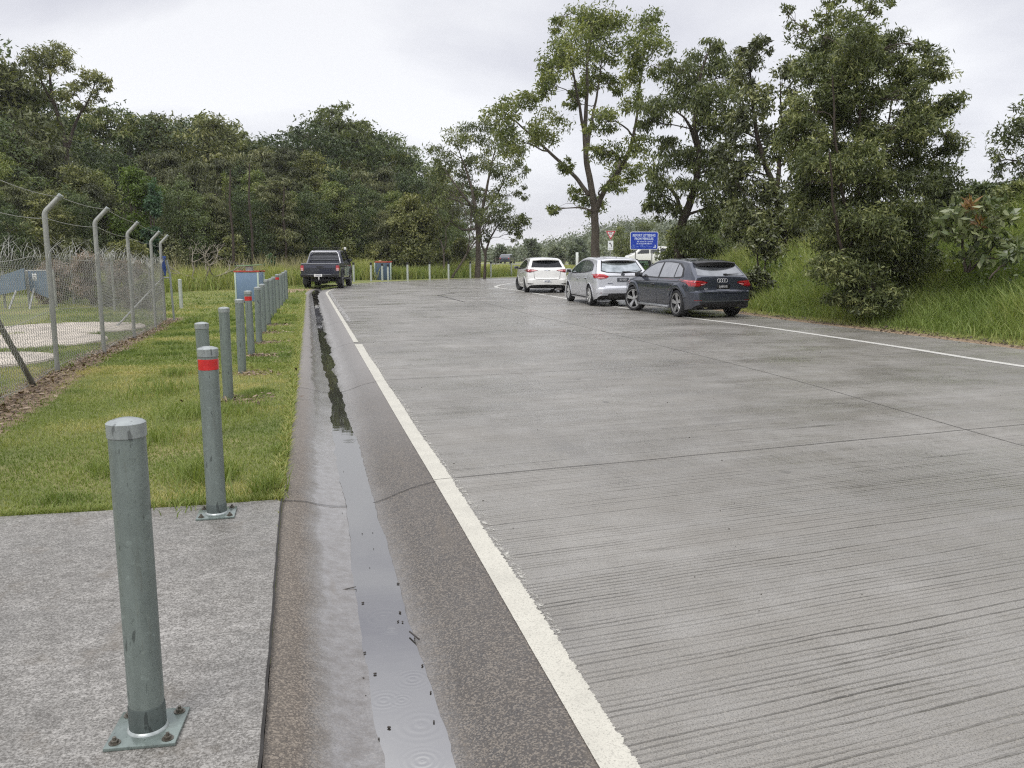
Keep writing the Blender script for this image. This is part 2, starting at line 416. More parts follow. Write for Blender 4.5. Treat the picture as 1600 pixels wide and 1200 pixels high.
def gutter_mat():
    t = NT('gutter_concrete')
    v = t.coord()
    uv = t.n.new('ShaderNodeUVMap'); sp = t.n.new('ShaderNodeSeparateXYZ'); t.l.new(uv.outputs[0], sp.inputs[0])
    u = sp.outputs[0]
    wob = t.noise(v, 1.6, 5, 0.6); fine = t.noise(v, 120, 3, 0.8); mid = t.noise(v, 14, 8, 0.75); big = t.noise(v, 0.5, 4)
    uu = t.math('ADD', u, t.math('MULTIPLY', t.math('SUBTRACT', wob, 0.5), 0.16))
    col = t.ramp(uu, [(0.0, (0.145, 0.120, 0.090)), (0.10, (0.105, 0.082, 0.058)), (0.155, (0.16, 0.150, 0.136)), (0.22, (0.215, 0.21, 0.206)),
                      (0.50, (0.20, 0.196, 0.19)), (0.60, (0.145, 0.138, 0.13)), (0.70, (0.046, 0.043, 0.040)), (1.0, (0.054, 0.049, 0.044))])
    col = t.mix(t.math('MULTIPLY', t.ramp(fine, [(0.40, 0.75), (0.54, 0.0)]), t.ramp(uu, [(0.13, 1.0), (0.22, 0.3), (0.52, 0.3), (0.66, 1.0)])), col, (0.028, 0.023, 0.019))
    col = t.mix(t.ramp(fine, [(0.58, 0.0), (0.70, 0.5)]), col, (0.34, 0.31, 0.27))
    col = t.mix(t.ramp(mid, [(0.38, 0.55), (0.62, 0.0)]), col, (0.075, 0.062, 0.048))
    peb = t.n.new('ShaderNodeTexVoronoi'); t.l.new(v, peb.inputs['Vector']); peb.inputs['Scale'].default_value = 165.0
    psp = t.n.new('ShaderNodeSeparateXYZ'); t.l.new(peb.outputs['Color'], psp.inputs[0])
    rim = t.ramp(uu, [(0.13, 1.0), (0.20, 0.12), (0.54, 0.12), (0.66, 0.9)])
    col = t.mix(t.math('MULTIPLY', t.ramp(psp.outputs[0], [(0.62, 0.0), (0.66, 0.42)]), rim), col, (0.30, 0.255, 0.20))
    col = t.mix(t.math('MULTIPLY', t.ramp(psp.outputs[1], [(0.66, 0.0), (0.70, 0.5)]), rim), col, (0.035, 0.028, 0.022))
    slt = t.noise(t.coord(scale=(5, 0.7, 1), rot=(0, 0, -0.24)), 1.0, 6, 0.7)
    col = t.mix(t.ramp(slt, [(0.56, 0.0), (0.68, 0.5)]), col, (0.11, 0.09, 0.066))
    # further along, the sides are drier and paler
    ysep = t.n.new('ShaderNodeSeparateXYZ'); t.l.new(v, ysep.inputs[0])
    dry = t.math('ADD', t.math('MULTIPLY', t.math('SUBTRACT', ysep.outputs[1], 6.0), 0.16, clamp=True), t.math('MULTIPLY', t.math('SUBTRACT', big, 0.5), 0.5), clamp=True)
    pale = t.ramp(uu, [(0.0, (0.21, 0.19, 0.17)), (0.20, (0.18, 0.165, 0.148)), (0.28, (0.29, 0.285, 0.28)), (0.62, (0.26, 0.255, 0.247)), (0.78, (0.16, 0.155, 0.147)), (1.0, (0.20, 0.19, 0.178))])
    pale = t.mix(t.ramp(fine, [(0.40, 0.4), (0.54, 0.0)]), pale, (0.12, 0.11, 0.10))
    pale = t.mix(t.ramp(mid, [(0.38, 0.35), (0.62, 0.0)]), pale, (0.15, 0.135, 0.12))
    t.set(color=t.mix(dry, col, pale), spec=0.7)
    r = t.ramp(uu, [(0.0, 0.62), (0.13, 0.55), (0.22, 0.13), (0.52, 0.12), (0.66, 0.42), (1.0, 0.58)])
    t.set(rough=r)
    t.bump(t.math('MULTIPLY', t.math('ADD', fine, t.math('MULTIPLY', mid, 0.5)), t.ramp(uu, [(0.13, 1.0), (0.22, 0.12), (0.52, 0.12), (0.66, 1.0)])), 0.5, 0.006)
    return t.m
M_gutter = gutter_mat()

def pad_mat():
    t = NT('pad_concrete'); v = t.coord()
    v2 = t.coord(scale=(0.9, 1.5, 1), rot=(0, 0, -0.25))
    br = t.noise(v2, 8, 10, 0.78); big = t.noise(v, 1.1, 5, 0.6); fine = t.noise(v, 120, 3, 0.7); mid = t.noise(v2, 34, 6, 0.8)
    c = t.ramp(big, [(0.3, (0.19, 0.182, 0.165)), (0.68, (0.345, 0.332, 0.308))])
    c = t.mix(t.ramp(br, [(0.36, 0.62), (0.56, 0.0)]), c, (0.085, 0.079, 0.07))
    c = t.mix(t.ramp(mid, [(0.42, 0.6), (0.58, 0.0)]), c, (0.10, 0.094, 0.083))
    c = t.mix(t.ramp(fine, [(0.40, 0.75), (0.52, 0.0)]), c, (0.05, 0.045, 0.036))
    c = t.mix(t.ramp(fine, [(0.56, 0.0), (0.70, 0.5)]), c, (0.46, 0.44, 0.40))
    stn = t.noise(v, 2.6, 8, 0.7)
    c = t.mix(t.ramp(stn, [(0.56, 0.0), (0.68, 0.5)]), c, (0.10, 0.082, 0.058))
    t.set(color=c, spec=0.5)
    t.set(rough=t.ramp(t.noise(v, 1.7, 5), [(0.35, 0.28), (0.65, 0.6)]))
    t.bump(t.math('ADD', br, t.math('MULTIPLY', fine, 0.6)), 0.35, 0.006)
    return t.m
M_pad = pad_mat()

def paint_mat(name='road_paint', col=(0.49, 0.473, 0.405), keep=0.62, scale=26, edge=0.20):
    """worn road paint; u across the strip (0..1), rough bitten edges"""
    t = NT(name); v = t.coord()
    uv = t.n.new('ShaderNodeUVMap'); sp = t.n.new('ShaderNodeSeparateXYZ'); t.l.new(uv.outputs[0], sp.inputs[0])
    u = sp.outputs[0]
    fine = t.noise(v, 140, 3, 0.7); mid = t.noise(v, scale, 5, 0.65)
    drip = t.noise(t.coord(scale=(2.2, 24, 1), rot=(0, 0, -math.radians(20))), 1.0, 5, 0.75)
    # distance from the strip's edges in u
    inner = t.math('MINIMUM', t.math('MULTIPLY', u, 70.0), t.math('MULTIPLY', t.math('SUBTRACT', 1.0, u), 1.0 / edge))
    k = t.math('ADD', inner, t.math('MULTIPLY', t.math('SUBTRACT', drip, 0.5), 1.9))
    k = t.math('ADD', k, t.math('MULTIPLY', t.math('SUBTRACT', mid, 0.5), 1.3))
    a = t.ramp(k, [(0.46, 0.0), (0.54, 1.0)])
    worn = t.ramp(t.math('ADD', t.math('MULTIPLY', mid, 0.6), t.math('MULTIPLY', fine, 0.4)), [(keep - 0.06, 1.0), (keep + 0.02, 0.0)]) if keep < 1 else 1.0
    c = t.ramp(fine, [(0.32, tuple(x * 0.55 for x in col)), (0.48, col)])
    c = t.mix(t.ramp(t.noise(v, 5, 5), [(0.35, 0.35), (0.6, 0.0)]), c, tuple(x * 0.66 for x in col))
    t.set(color=c, rough=0.45, spec=0.5)
    t.put(t.b.inputs['Alpha'], t.math('MULTIPLY', a, worn) if keep < 1 else a)
    t.bump(fine, 0.3, 0.004)
    return t.m
M_paint = paint_mat(keep=0.675)
M_paint_faint = paint_mat('faded_road_paint', (0.42, 0.41, 0.39), keep=0.52, scale=11)

# ------------------------------------------------------------------ ground, pavement, gutter
def axis(segs):
    out = [segs[0][0]]
    for (a, b, st) in segs:
        n = max(1, int(round((b - a) / st))); out += list(np.linspace(a, b, n + 1)[1:])
    return np.array(out)
gx = axis([(-420,-200,44),(-200,-60,14),(-60,-20,2.5),(-20,-11,0.9),(-11,16,0.45),(16,40,1.6),(40,120,8),(120,300,20),(300,420,40)])
gy = axis([(-60,-8,6),(-8,2,1.0),(2,40,0.5),(40,72,0.8),(72,150,4),(150,300,7),(300,420,20)])
XX, YY = np.meshgrid(gx, gy, indexing='ij')
ZZ = hz(XX, YY)
dl = dist_poly(gl_r, XX, YY); dr = dist_poly(re_r, XX, YY)
ins = inside(pave_poly, XX, YY) | (np.abs(dl) < 1.1) & (YY < 72) & (XX < 80) | (np.abs(dr) < 0.9) & (YY < 62)
ZZ = np.where(ins, -0.45, ZZ)
ZZ = np.where((YY < 6.5) & (XX < 3) & (XX > -9), -0.45, ZZ)           # under the concrete pad
nx, ny = len(gx), len(gy)
idx = np.arange(nx*ny).reshape(nx, ny)
quads = np.stack([idx[:-1,:-1], idx[1:,:-1], idx[1:,1:], idx[:-1,1:]], axis=-1).reshape(-1, 4)
ground = np_mesh('ground', np.stack([XX, YY, ZZ], -1).reshape(-1, 3), quads, M_grass, smooth=True, attr={'dirt': np.zeros(nx*ny)})
tag(ground, 'green grassy ground running back to the far hill', kind='structure')

# fence line of the compound (posts), used by the dirt along it
POSTS = [(11.3, 90), (13.8, 163), (17.2, 210), (20.7, 243), (23.3, 258)]
def fence_x(y): return np.interp(y, [4, 11.3, 23.3, 40], [-4.15, -6.27, -9.75, -14.6])
BOLL = [(-2.68, 7.15), (-3.13, 8.98), (-3.65, 11.06), (-4.16, 13.1)]
for (px, py, Y) in ((401,449,15.1),(409,443.5,17.0),(417,440.5,18.8),(422,437.5,20.6),(427,434.5,22.4),(433,432.5,24.2),(438,431,26.0),(442,429,27.8),(446.5,427,29.7)):
    BOLL.append((AT(px, py, Y)[0], Y))
def dirt_amount(X, Y):
    d = np.zeros(np.shape(X))
    fx = fence_x(Y)
    off = X - fx
    wid = np.interp(Y, [5, 12, 24], [0.46, 0.34, 0.30])
    d = np.maximum(d, np.clip(1.35 - np.abs(off - 0.35*wid - 0.02) / wid, 0, 1) * (Y < 24.5) * 0.95)
    for (bx, by) in BOLL[1:7]:
        r = np.hypot((X - bx - 0.12) / 1.35, Y - by + 0.02)
        d = np.maximum(d, np.clip(1.0 - r / 0.42, 0, 1) * 0.9)
    d = np.maximum(d, np.clip(1.3 - np.hypot((X + 9.75) / 1.0, (Y - 37.2) / 2.6), 0, 1) * 0.9)
    return d

def strip_from(path, side, ds, drop_out, name, mat, mask=None, zoff=0.01, attr_fn=None):
    """sheet hugging the ground beside a path; ds = offsets from it"""
    nr = normals2d(path) * side
    V = []; D = []
    ds = np.array(ds)
    X = path[:, None, 0] + nr[:, None, 0] * ds[None, :]; Y = path[:, None, 1] + nr[:, None, 1] * ds[None, :]
    Z = hz(X, Y) + zoff
    Z = np.where(ds[None, :] <= 0.001, 0.0, Z)
    Z = np.where(ds[None, :] < 0.0, -0.03, Z)
    Z[:, -1] -= drop_out
    n, m = X.shape; ix = np.arange(n*m).reshape(n, m)
    q = np.stack([ix[:-1,:-1], ix[1:,:-1], ix[1:,1:], ix[:-1,1:]], -1).reshape(-1, 4)
    if side > 0: q = q[:, ::1]
    else: q = q[:, ::-1]
    a = attr_fn(X, Y).ravel() if attr_fn else np.zeros(n*m)
    return np_mesh(name, np.stack([X, Y, Z], -1).reshape(-1, 3), q, mat, smooth=True, attr={'dirt': a})
lawn_path = resample(gl[(gl[:, 1] > 3.0) & (gl[:, 0] < 6)], step=0.16)
lawn = strip_from(lawn_path, 1, [-0.015, 0.0, 0.015, 0.05, 0.12] + list(np.arange(0.25, 9.3, 0.14)) + [9.6, 10.5], 0.06, 'lawn', M_grass, attr_fn=dirt_amount)
tag(lawn, 'mown lawn beside the gutter with a strip of brown litter along the fence', kind='structure')
lawn_far = strip_from(resample(gl[(gl[:, 0] >= 5.5) & (gl[:, 1] > 50)], step=1.2), 1, [-0.01, 0, 0.3, 1, 2, 3], 0.06, 'verge', M_grass)
tag(lawn_far, kind='structure')
def shoulder_dirt(X, Y):
    d = np.abs(dist_poly(re_r, X, Y)); return np.clip(1.25 - d / (0.55 + 0.35 * vnoise(X*1.3, Y*1.3)), 0, 1) * 0.8
verge = strip_from(resample(re_[re_[:, 0] < 60], step=0.35), -1, [-0.015, 0.0, 0.04, 0.15, 0.3, 0.45, 0.6, 0.8, 1.0, 1.3, 1.7, 2.2, 3.0], 0.08, 'roadside_verge', M_grass, attr_fn=shoulder_dirt)
tag(verge, 'strip of dirt and short grass along the right side of the road', kind='structure')

# road slab: from the gutter's road edge to the right edge
a = resample(ll, n=260); b = resample(re_, n=260)
V = []; Fq = []
m = 24
for i in range(260):
    for j in range(m):
        p = a[i] + (b[i] - a[i]) * j / (m - 1); V.append((p[0], p[1], 0.0))
ix = np.arange(260*m).reshape(260, m)
Fq = np.stack([ix[:-1,:-1], ix[:-1,1:], ix[1:,1:], ix[1:,:-1]], -1).reshape(-1, 4)
road = np_mesh('road', V, Fq, M_road)
tag(road, 'wide wet grey concrete road with tined surface', kind='structure')

# gutter: dished channel swept between its two edges
prof_u = np.array([0, .04, .09, .15, .22, .30, .40, .47, .54, .60, .66, .74, .82, .90, .96, 1.0])
prof_z = np.array([0, -.004, -.012, -.028, -.055, -.080, -.096, -.100, -.099, -.092, -.076, -.050, -.028, -.012, -.004, 0])
gg = resample(gl, n=1400)
# matched rows: use the shared parameter of the two splines, resampled by arclength of gl
s = np.concatenate([[0], np.cumsum(np.linalg.norm(np.diff(gl, axis=0), axis=1))])
su = np.linspace(0, s[-1] * 0.62, 700)
ga = np.stack([np.interp(su, s, gl[:, k]) for k in (0, 1)], 1); gb = np.stack([np.interp(su, s, ll[:, k]) for k in (0, 1)], 1)
depth = 1 - 0.75 * sstep(33, 42, ga[:, 1]) 
P = ga[:, None, :] + (gb - ga)[:, None, :] * prof_u[None, :, None]
nz = 0.006 * (vnoise(P[..., 0] * 5, P[..., 1] * 5) - 0.5) * np.sin(np.pi * prof_u)[None, :]
Z = prof_z[None, :] * depth[:, None] + nz
n_, m_ = Z.shape; ix = np.arange(n_*m_).reshape(n_, m_)
q = np.stack([ix[:-1,:-1], ix[:-1,1:], ix[1:,1:], ix[1:,:-1]], -1).reshape(-1, 4)
gutter = np_mesh('gutter', np.concatenate([P, Z[..., None]], -1).reshape(-1, 3), q, M_gutter, smooth=True)
def add_uv(o, U, Vv):
    me = o.data; uvl = me.uv_layers.new(name='UVMap'); li = np.empty(len(me.loops), np.int32); me.loops.foreach_get('vertex_index', li)
    uv = np.stack([np.asarray(U).ravel()[li], np.asarray(Vv).ravel()[li]], 1).astype(np.float32); uvl.data.foreach_set('uv', uv.ravel())
add_uv(gutter, np.broadcast_to(prof_u[None, :], Z.shape), np.broadcast_to(su[:, None], Z.shape))
tag(gutter, 'dished concrete gutter between lawn and road', kind='structure')

# water lying in the gutter
def water_mat():
    t = NT('gutter_water'); v = t.coord()
    t.set(color=(0.030, 0.028, 0.024), rough=0.02, spec=0.5, ior=4.2)
    h = t.noise(t.coord(scale=(6, 16, 1), rot=(0, 0, -0.24)), 1.0, 3, 0.5)
    h = t.math('MULTIPLY', h, 0.16)
    for (px, py, R) in ((600, 965, .16), (658, 1133, .15), (612, 985, .06), (645, 1062, .10), (540, 716, .14), (560, 742, .08), (566, 864, .08), (600, 1095, .1), (628, 1095, .07), (545, 690, .12), (660, 1190, .10)):
        x, y = G(px, py, -0.092)
        sub = t.n.new('ShaderNodeVectorMath'); sub.operation = 'DISTANCE'; t.l.new(v, sub.inputs[0]); sub.inputs[1].default_value = (x, y, -0.092)
        d = sub.outputs['Value']
        wv = t.math('SINE', t.math('MULTIPLY', d, 260.0 * .1 / max(R, .08)))
        fall = t.math('SUBTRACT', 1.0, t.math('DIVIDE', d, R), clamp=True)
        h = t.math('ADD', h, t.math('MULTIPLY', t.math('MULTIPLY', wv, fall), 0.11))
    t.bump(h, 0.25, 0.004)
    return t.m
WAT = [(1200,592,715),(1197,595,711),(1095,581,680),(994,562,646),(912,552,623),(831,548,599),(750,532,575),(713,517,563),(683,517,555),(648,515,543),(613,515,533),(592,510,526),(581,508,520),(567,496,521),(555,501,516),(543,496,514),(529,496,509),(518,493,507),(508,490,503.6),(496,491,502),(485,489,499.5),(476,487,498.5),(467.5,486,498),(461,485,498),(456,485,497)]
wl_, wr_ = [], []
x0, y0 = G(592, 1200, -.093); x1, y1 = G(715, 1200, -.093)
wl_.append((x0 + 1.0, y0 - 4)); wr_.append((x1 + 1.0, y1 - 4))
for (py, xa, xb) in WAT:
    wl_.append(G(xa, py, -.093)); wr_.append(G(xb, py, -.093))
wl_ = catmull(wl_, 420); wr_ = catmull(wr_, 420)
yy = np.linspace(wl_[0, 1], wl_[-1, 1], 1100)
o_ = np.argsort(wl_[:, 1]); xa = np.interp(yy, wl_[o_, 1], wl_[o_, 0]); o_ = np.argsort(wr_[:, 1]); xb = np.interp(yy, wr_[o_, 1], wr_[o_, 0])
j = 0.03 * (vnoise(yy*3.1, yy*0+3) - .5) * 1.6 + 0.014 * (vnoise(yy*14, yy*0+8) - .5)
j2 = 0.03 * (vnoise(yy*2.7, yy*0+13) - .5) * 1.2 + 0.014 * (vnoise(yy*16, yy*0+18) - .5)
k = np.clip(yy / 8, .25, 3.6)
xa = xa + j * k; xb = xb + j2 * k
xb = np.maximum(xb, xa + .04)
U = np.linspace(0, 1, 6)
P = np.stack([xa[:, None] + (xb - xa)[:, None] * U[None, :], np.broadcast_to(yy[:, None], (len(yy), 6)), np.full((len(yy), 6), -0.0905)], -1)
P[..., 2] += 0.07 * sstep(33, 39, P[..., 1])
ix = np.arange(len(yy)*6).reshape(len(yy), 6)
water = np_mesh('water', P.reshape(-1, 3), np.stack([ix[:-1,:-1], ix[:-1,1:], ix[1:,1:], ix[1:,:-1]], -1).reshape(-1, 4), water_mat())
tag(water, 'still rain water lying along the bottom of the gutter', kind='structure')

# concrete pad under the two flanged bollards
_g = resample(gl[(gl[:, 1] < 5.2)], n=40); _g = _g + normals2d(_g) * 0.006
pad_edge = [(-1.535, 5.205), (-2.04, 5.07), (-3.13, 4.85), (-9, 3.65), (-9, -6)] + [tuple(p) for p in _g]
pb = MB()
pb.prism(pad_edge[::-1], -0.25, 0.022)
pad = pb.build('concrete_pad', M_pad)
tag(pad, 'mottled grey concrete pad in the left foreground', kind='structure')
M_dark = plain('dark_gap', (0.022, 0.02, 0.018), 0.9)
jb = MB()
def ribbon(mb, pts, w, z):
    P = np.array(pts); nr = normals2d(P)
    L = P + nr * w / 2; R = P - nr * w / 2; n = len(P)
    z = np.broadcast_to(np.asarray(z, float), (n,))
    mb.add([(p[0], p[1], z[i]) for i, p in enumerate(L)] + [(p[0], p[1], z[i]) for i, p in enumerate(R)], [(i, n + i, n + i + 1, i + 1) for i in range(n - 1)])
gs = resample(gl[(gl[:, 1] < 5.25)], step=0.05)
gs = gs + np.stack([0.004*(vnoise(gs[:,1]*9, gs[:,1]*0)-.5), 0*gs[:,0]], 1)
ribbon(jb, gs + normals2d(gs) * 0.004, 0.011, 0.0262)
gap = jb.build('expansion_joint', M_dark); tag(gap, kind='structure')

# joints in the road slab and across the gutter
rj = MB()
def across_line(p, q, n=40, wob=0.01):
    t = np.linspace(0, 1, n)[:, None]; L = np.array(p) * (1 - t) + np.array(q) * t
    L[:, 1] += wob * (vnoise(t[:, 0] * 30, t[:, 0] * 0 + p[1]) - .5) * 2
    return L
def ll_x(y):
    o = np.argsort(ll[:, 1][:600]); return float(np.interp(y, ll[:, 1][:600][o], ll[:, 0][:600][o]))
for (y, w) in ((5.76, .009), (10.5, .008), (15.1, .011), (20.0, .010), (25.0, .012), (30.2, .012), (35.5, .014)):
    x = ll_x(y); far = min(9.5, 12.6 - .27 * y)
    ribbon(rj, across_line((x, y), (x + far - x, y + (far - x) * .36)), w, .004)
lp = catmull([(6.3, -2), (5.25, 3), (4.33, 6.82), (3.5, 11.18), (1.8, 17.8), (0.2, 23.5), (-1.6, 31), (-2.8, 37), (-2.4, 43), (0, 49)], 200)
ribbon(rj, lp, .009, .004)
road_joints = rj.build('road_joints', plain('joint_filler', (0.062, 0.058, 0.052), 0.9, 0, .5, 14)); tag(road_joints, 'thin dark joints between the slabs of the road', kind='structure')
gj = MB()
for y in (5.3, 10.0, 14.6, 19.5):
    i = int(np.argmin(np.abs(ga[:, 1] - y))); i2 = min(i + 3, len(ga) - 1)
    pu = np.linspace(0, 1, 40)
    A, B = ga[i], gb[i2]
    P = A[None, :] * (1 - pu)[:, None] + B[None, :] * pu[:, None]
    zz = np.interp(pu, prof_u, prof_z) + .005
    ribbon(gj, P, .009, zz)
o = gj.build('gutter_joints', M_dark); tag(o, kind='structure')

# painted edge lines
def line_strip(name, path, w0, w1, mat, z=0.004, label=None):
    nr = normals2d(path); w0 = np.broadcast_to(w0, len(path)); w1 = np.broadcast_to(w1, len(path))
    U = np.linspace(0, 1, 5); off = w0[:, None] + (w1 - w0)[:, None] * U[None, :]
    P = path[:, None, :] - nr[:, None, :] * off[..., None]
    n, m = off.shape; ix = np.arange(n*m).reshape(n, m)
    o = np_mesh(name, np.concatenate([P, np.full((n, m, 1), z)], -1).reshape(-1, 3), np.stack([ix[:-1,:-1], ix[:-1,1:], ix[1:,1:], ix[1:,:-1]], -1).reshape(-1, 4), mat)
    add_uv(o, np.broadcast_to(U[None, :], (n, m)), np.broadcast_to(np.arange(n)[:, None] * .1, (n, m)))
    return tag(o, label, kind='structure')
pl = resample(ll[(ll[:, 1] < 15.0) & (ll[:, 0] > -20)], step=0.1)
line_strip('edge_line', pl, -0.006, 0.138 + 0.006 * np.sin(pl[:, 1] * 2.3), M_paint, label='thick worn white line along the left edge of the road')
line_strip('worn_edge_line', pl[pl[:, 1] > 3.2], 0.130, (0.178 + 0.015 * np.sin(pl[:, 1] * 1.7))[pl[:, 1] > 3.2], paint_mat('worn_road_paint', (0.50, 0.485, 0.43), keep=0.475, scale=16, edge=0.5), label='ragged older paint showing along the inner side of the white edge line')
pl2 = resample(ll[(ll[:, 1] > 15.2) & (ll[:, 1] < 44) & (ll[:, 0] < 0)], step=0.1)
line_strip('worn_edge_line', pl2[pl2[:, 1] > 19.8], 0.13, 0.26, M_paint_faint, label='second faded line beside the far left edge line')
line_strip('edge_line', pl2, 0.0, 0.10, M_paint, label='thinner white line along the far left edge of the road')
pr = resample(rl, step=0.15)
line_strip('edge_line', pr, -0.08, 0.10, paint_mat('edge_paint', (0.55, 0.54, 0.50), keep=0.76, edge=0.16), label='white line along the right side of the road curving round ahead of the parked cars')
for (p, q) in (((695, 466.5), (868, 461)), ((726, 470.5), (872, 467.5))):
    A = np.array([G(*p), G(*q)]); line_strip('faded_stop_line', resample(A, n=60), 0, 0.32, M_paint_faint, label='faded pale bar painted across the road')
dl_ = resample(np.array([G(684, 461.5), G(726, 472.0)]), n=20)
o = MB(); ribbon(o, dl_, .05, .005); dk = resample(np.array([G(684, 461.5), G(700, 459.0), G(712, 457.8)]), n=20); ribbon(o, dk, .05, .0052)
tag(o.build('road_crack', M_dark), kind='structure')
# the highway beyond the field
hw = catmull([(-160, 158), (-60, 150), (-20, 141), (0, 135), (25, 122), (60, 104), (120, 84)], 120)
o = MB(); ribbon(o, hw, 9.0, hz(hw[:, 0], hw[:, 1]) + .12)
tag(o.build('highway', plain('highway_asphalt', (0.33, 0.32, 0.30), .6)), 'pale strip of highway crossing the field beyond the bend', kind='structure')
# ------------------------------------------------------------------ bollards
def galv(name, c, rough=0.42, metal=0.35, var=0.16):
    t = NT(name); v = t.coord(); vs = t.coord(scale=(9, 9, 1.2))
    n = t.noise(v, 14, 6, 0.65); st = t.noise(vs, 3, 5, 0.6); sp = t.noise(v, 70, 3, 0.7); sc = t.noise(t.coord(scale=(30, 30, 7)), 1.6, 2, 0.5)
    lo = tuple(x*(1-var) for x in c); hi = tuple(min(1, x*(1+var)) for x in c)
    k = t.ramp(st, [(0.3, lo), (0.7, hi)])
    k = t.mix(t.ramp(n, [(0.45, 0.0), (0.75, 0.4)]), k, tuple(x*1.25 for x in c))
    k = t.mix(t.ramp(sp, [(0.30, 0.45), (0.42, 0.0)]), k, tuple(x*.45 for x in c))
    k = t.mix(t.ramp(sc, [(0.66, 0.0), (0.70, 0.75)]), k, tuple(x*.35 for x in c))
    k = t.mix(t.ramp(t.noise(v, 32, 2, .5), [(.66, 0.0), (.70, .28)]), k, tuple(min(1, x*1.7) for x in c))
    k = t.mix(t.ramp(t.noise(t.coord(scale=(22, 22, 1.6)), 1.0, 5, .7), [(.60, 0.0), (.72, .45)]), k, (c[0]*.75, c[1]*.62, c[2]*.5))
    gz = t.n.new('ShaderNodeSeparateXYZ'); t.l.new(v, gz.inputs[0])
    t.set(color=k, metal=metal, spec=0.5)
    t.set(rough=t.ramp(n, [(0.3, rough*.75), (0.7, rough*1.3)]))
    t.bump(t.math('ADD', sp, n), 0.12, 0.004)
    return t.m
M_galv = galv('galvanised_steel', (0.180, 0.212, 0.196))
M_galv_dark = galv('weathered_steel_base', (0.08, 0.098, 0.092), .5, .2)
M_galv_fence = galv('fence_steel', (0.29, 0.295, 0.275), .5, .3)
M_cap = galv('pale_sheen_steel', (0.27, 0.295, 0.288), .30, .3)  # paler than the posts: wet sky sheen put into the colour
M_plate = galv('wet_base_plate', (0.17, 0.205, 0.19), .22, .35)
M_bolt = plain('bolt_steel', (0.12, 0.11, 0.09), .4, .6, .3, 40)
M_weld = plain('weld_grey', (0.33, 0.36, 0.35), .3, .3, .2, 60)
def band_mat():
    t = NT('red_reflective_band'); v = t.coord()
    n = t.noise(v, 40, 4)
    t.set(color=t.ramp(n, [(0.3, (0.40, 0.012, 0.012)), (0.7, (0.54, 0.018, 0.018))]), rough=0.3, spec=0.5, coat=0.3)
    return t.m
M_band = band_mat()
def post_parts(root, r, h, base_band=0.0, z0=-0.3, cap_h=0.010, n=28):
    p = MB().lathe([(r, z0), (r, h - 0.052)], n)
    p.build('post', M_galv, root)
    c = MB().lathe([(r + .0012, h - 0.052), (r + .0035, h - 0.049), (r + .0035, h - 0.006), (r * .92, h), (r * .5, h + cap_h * .75), (0.0005, h + cap_h)], n)
    c.build('cap', M_cap, root)
    if base_band:
        MB().lathe([(r + .0012, 0.0), (r + .0028, .002), (r + .0024, base_band * .96), (r + .0008, base_band)], n).build('base_sleeve', M_galv_dark, root)
def band_part(root, r, z0, z1, n=28):
    MB().lathe([(r + .0005, z0), (r + .0016, z0 + .001), (r + .0016, z1 - .001), (r + .0005, z1)], n).build('reflective_band', M_band, root)
def flange_bollard(loc, r, h, rz, label, band, base):
    root = empty('bollard', loc, rz, label, 'bollard', 'flanged bollards on the concrete pad')
    post_parts(root, r, h, base, z0=0.012)
    if band: band_part(root, r, h - .130, h - .066)
    w = .222
    pl = MB().box((0, 0, .006), (w, w, .012), bevel=.0025).build('base_plate', M_plate, root)
    MB().lathe([(r + .0015, .011), (r + .010, .0125), (r + .0075, .018), (r + .0015, .022)], 28).build('weld', M_weld, pl)
    for sx in (-1, 1):
        for sy in (-1, 1):
            M = Matrix.Translation((sx * .082, sy * .082, .012)) @ Matrix.Rotation(random.random(), 4, 'Z')
            b = MB().lathe([(.019, 0), (.019, .0025), (.001, .0025)], 16, M)
            b.lathe([(.0125, .0025), (.0125, .011), (.0115, .012), (.0005, .012)], 6, M)
            b.lathe([(.006, .012), (.006, .021), (.0005, .0215)], 10, M)
            b.build('anchor_bolt', M_bolt, pl, angle=25)
    return root
b1 = G(232, 1140, .024)
flange_bollard((b1[0], b1[1], .0225), .0560, 1.06, math.radians(9), 'big grey steel bollard without any red band, bolted to the near concrete pad', False, .10)
b2 = G(339, 803, .024)
flange_bollard((b2[0], b2[1], .0225), .0575, 1.03, math.radians(14), 'red banded bollard bolted by a square plate to the back edge of the concrete pad', True, .075)
# the row set straight in the lawn
bl = ['plain bollard just behind the red banded one, nearest in the lawn', 'plain lawn bollard with a bare patch at its foot, right of the red banded one',
      'plain bollard in the lawn just in front of the red banded one', 'red banded bollard nearest in the lawn row', 'plain bollard in the lawn directly behind the red banded one']
for i, (x, y) in enumerate(BOLL):
    hgt = 1.02 + 0.015 * math.sin(i * 2.3)
    z = hz1(x, y)
    lab = bl[i] if i < len(bl) else None
    band = i in (3, 9)
    if i == 9: lab = 'red banded bollard towards the far end of the lawn row'
    if lab is None: lab = 'plain grey bollard in the far crowded half of the lawn row'
    r = empty('bollard', (x, y, z), random.random(), lab, 'bollard', 'bollards in a row along the lawn')
    r.rotation_euler = (random.uniform(-.012, .012), random.uniform(-.012, .012), random.random() * 6)
    post_parts(r, .056, hgt, 0, n=20)
    if band: band_part(r, .056, hgt - .15, hgt - .085, 20)
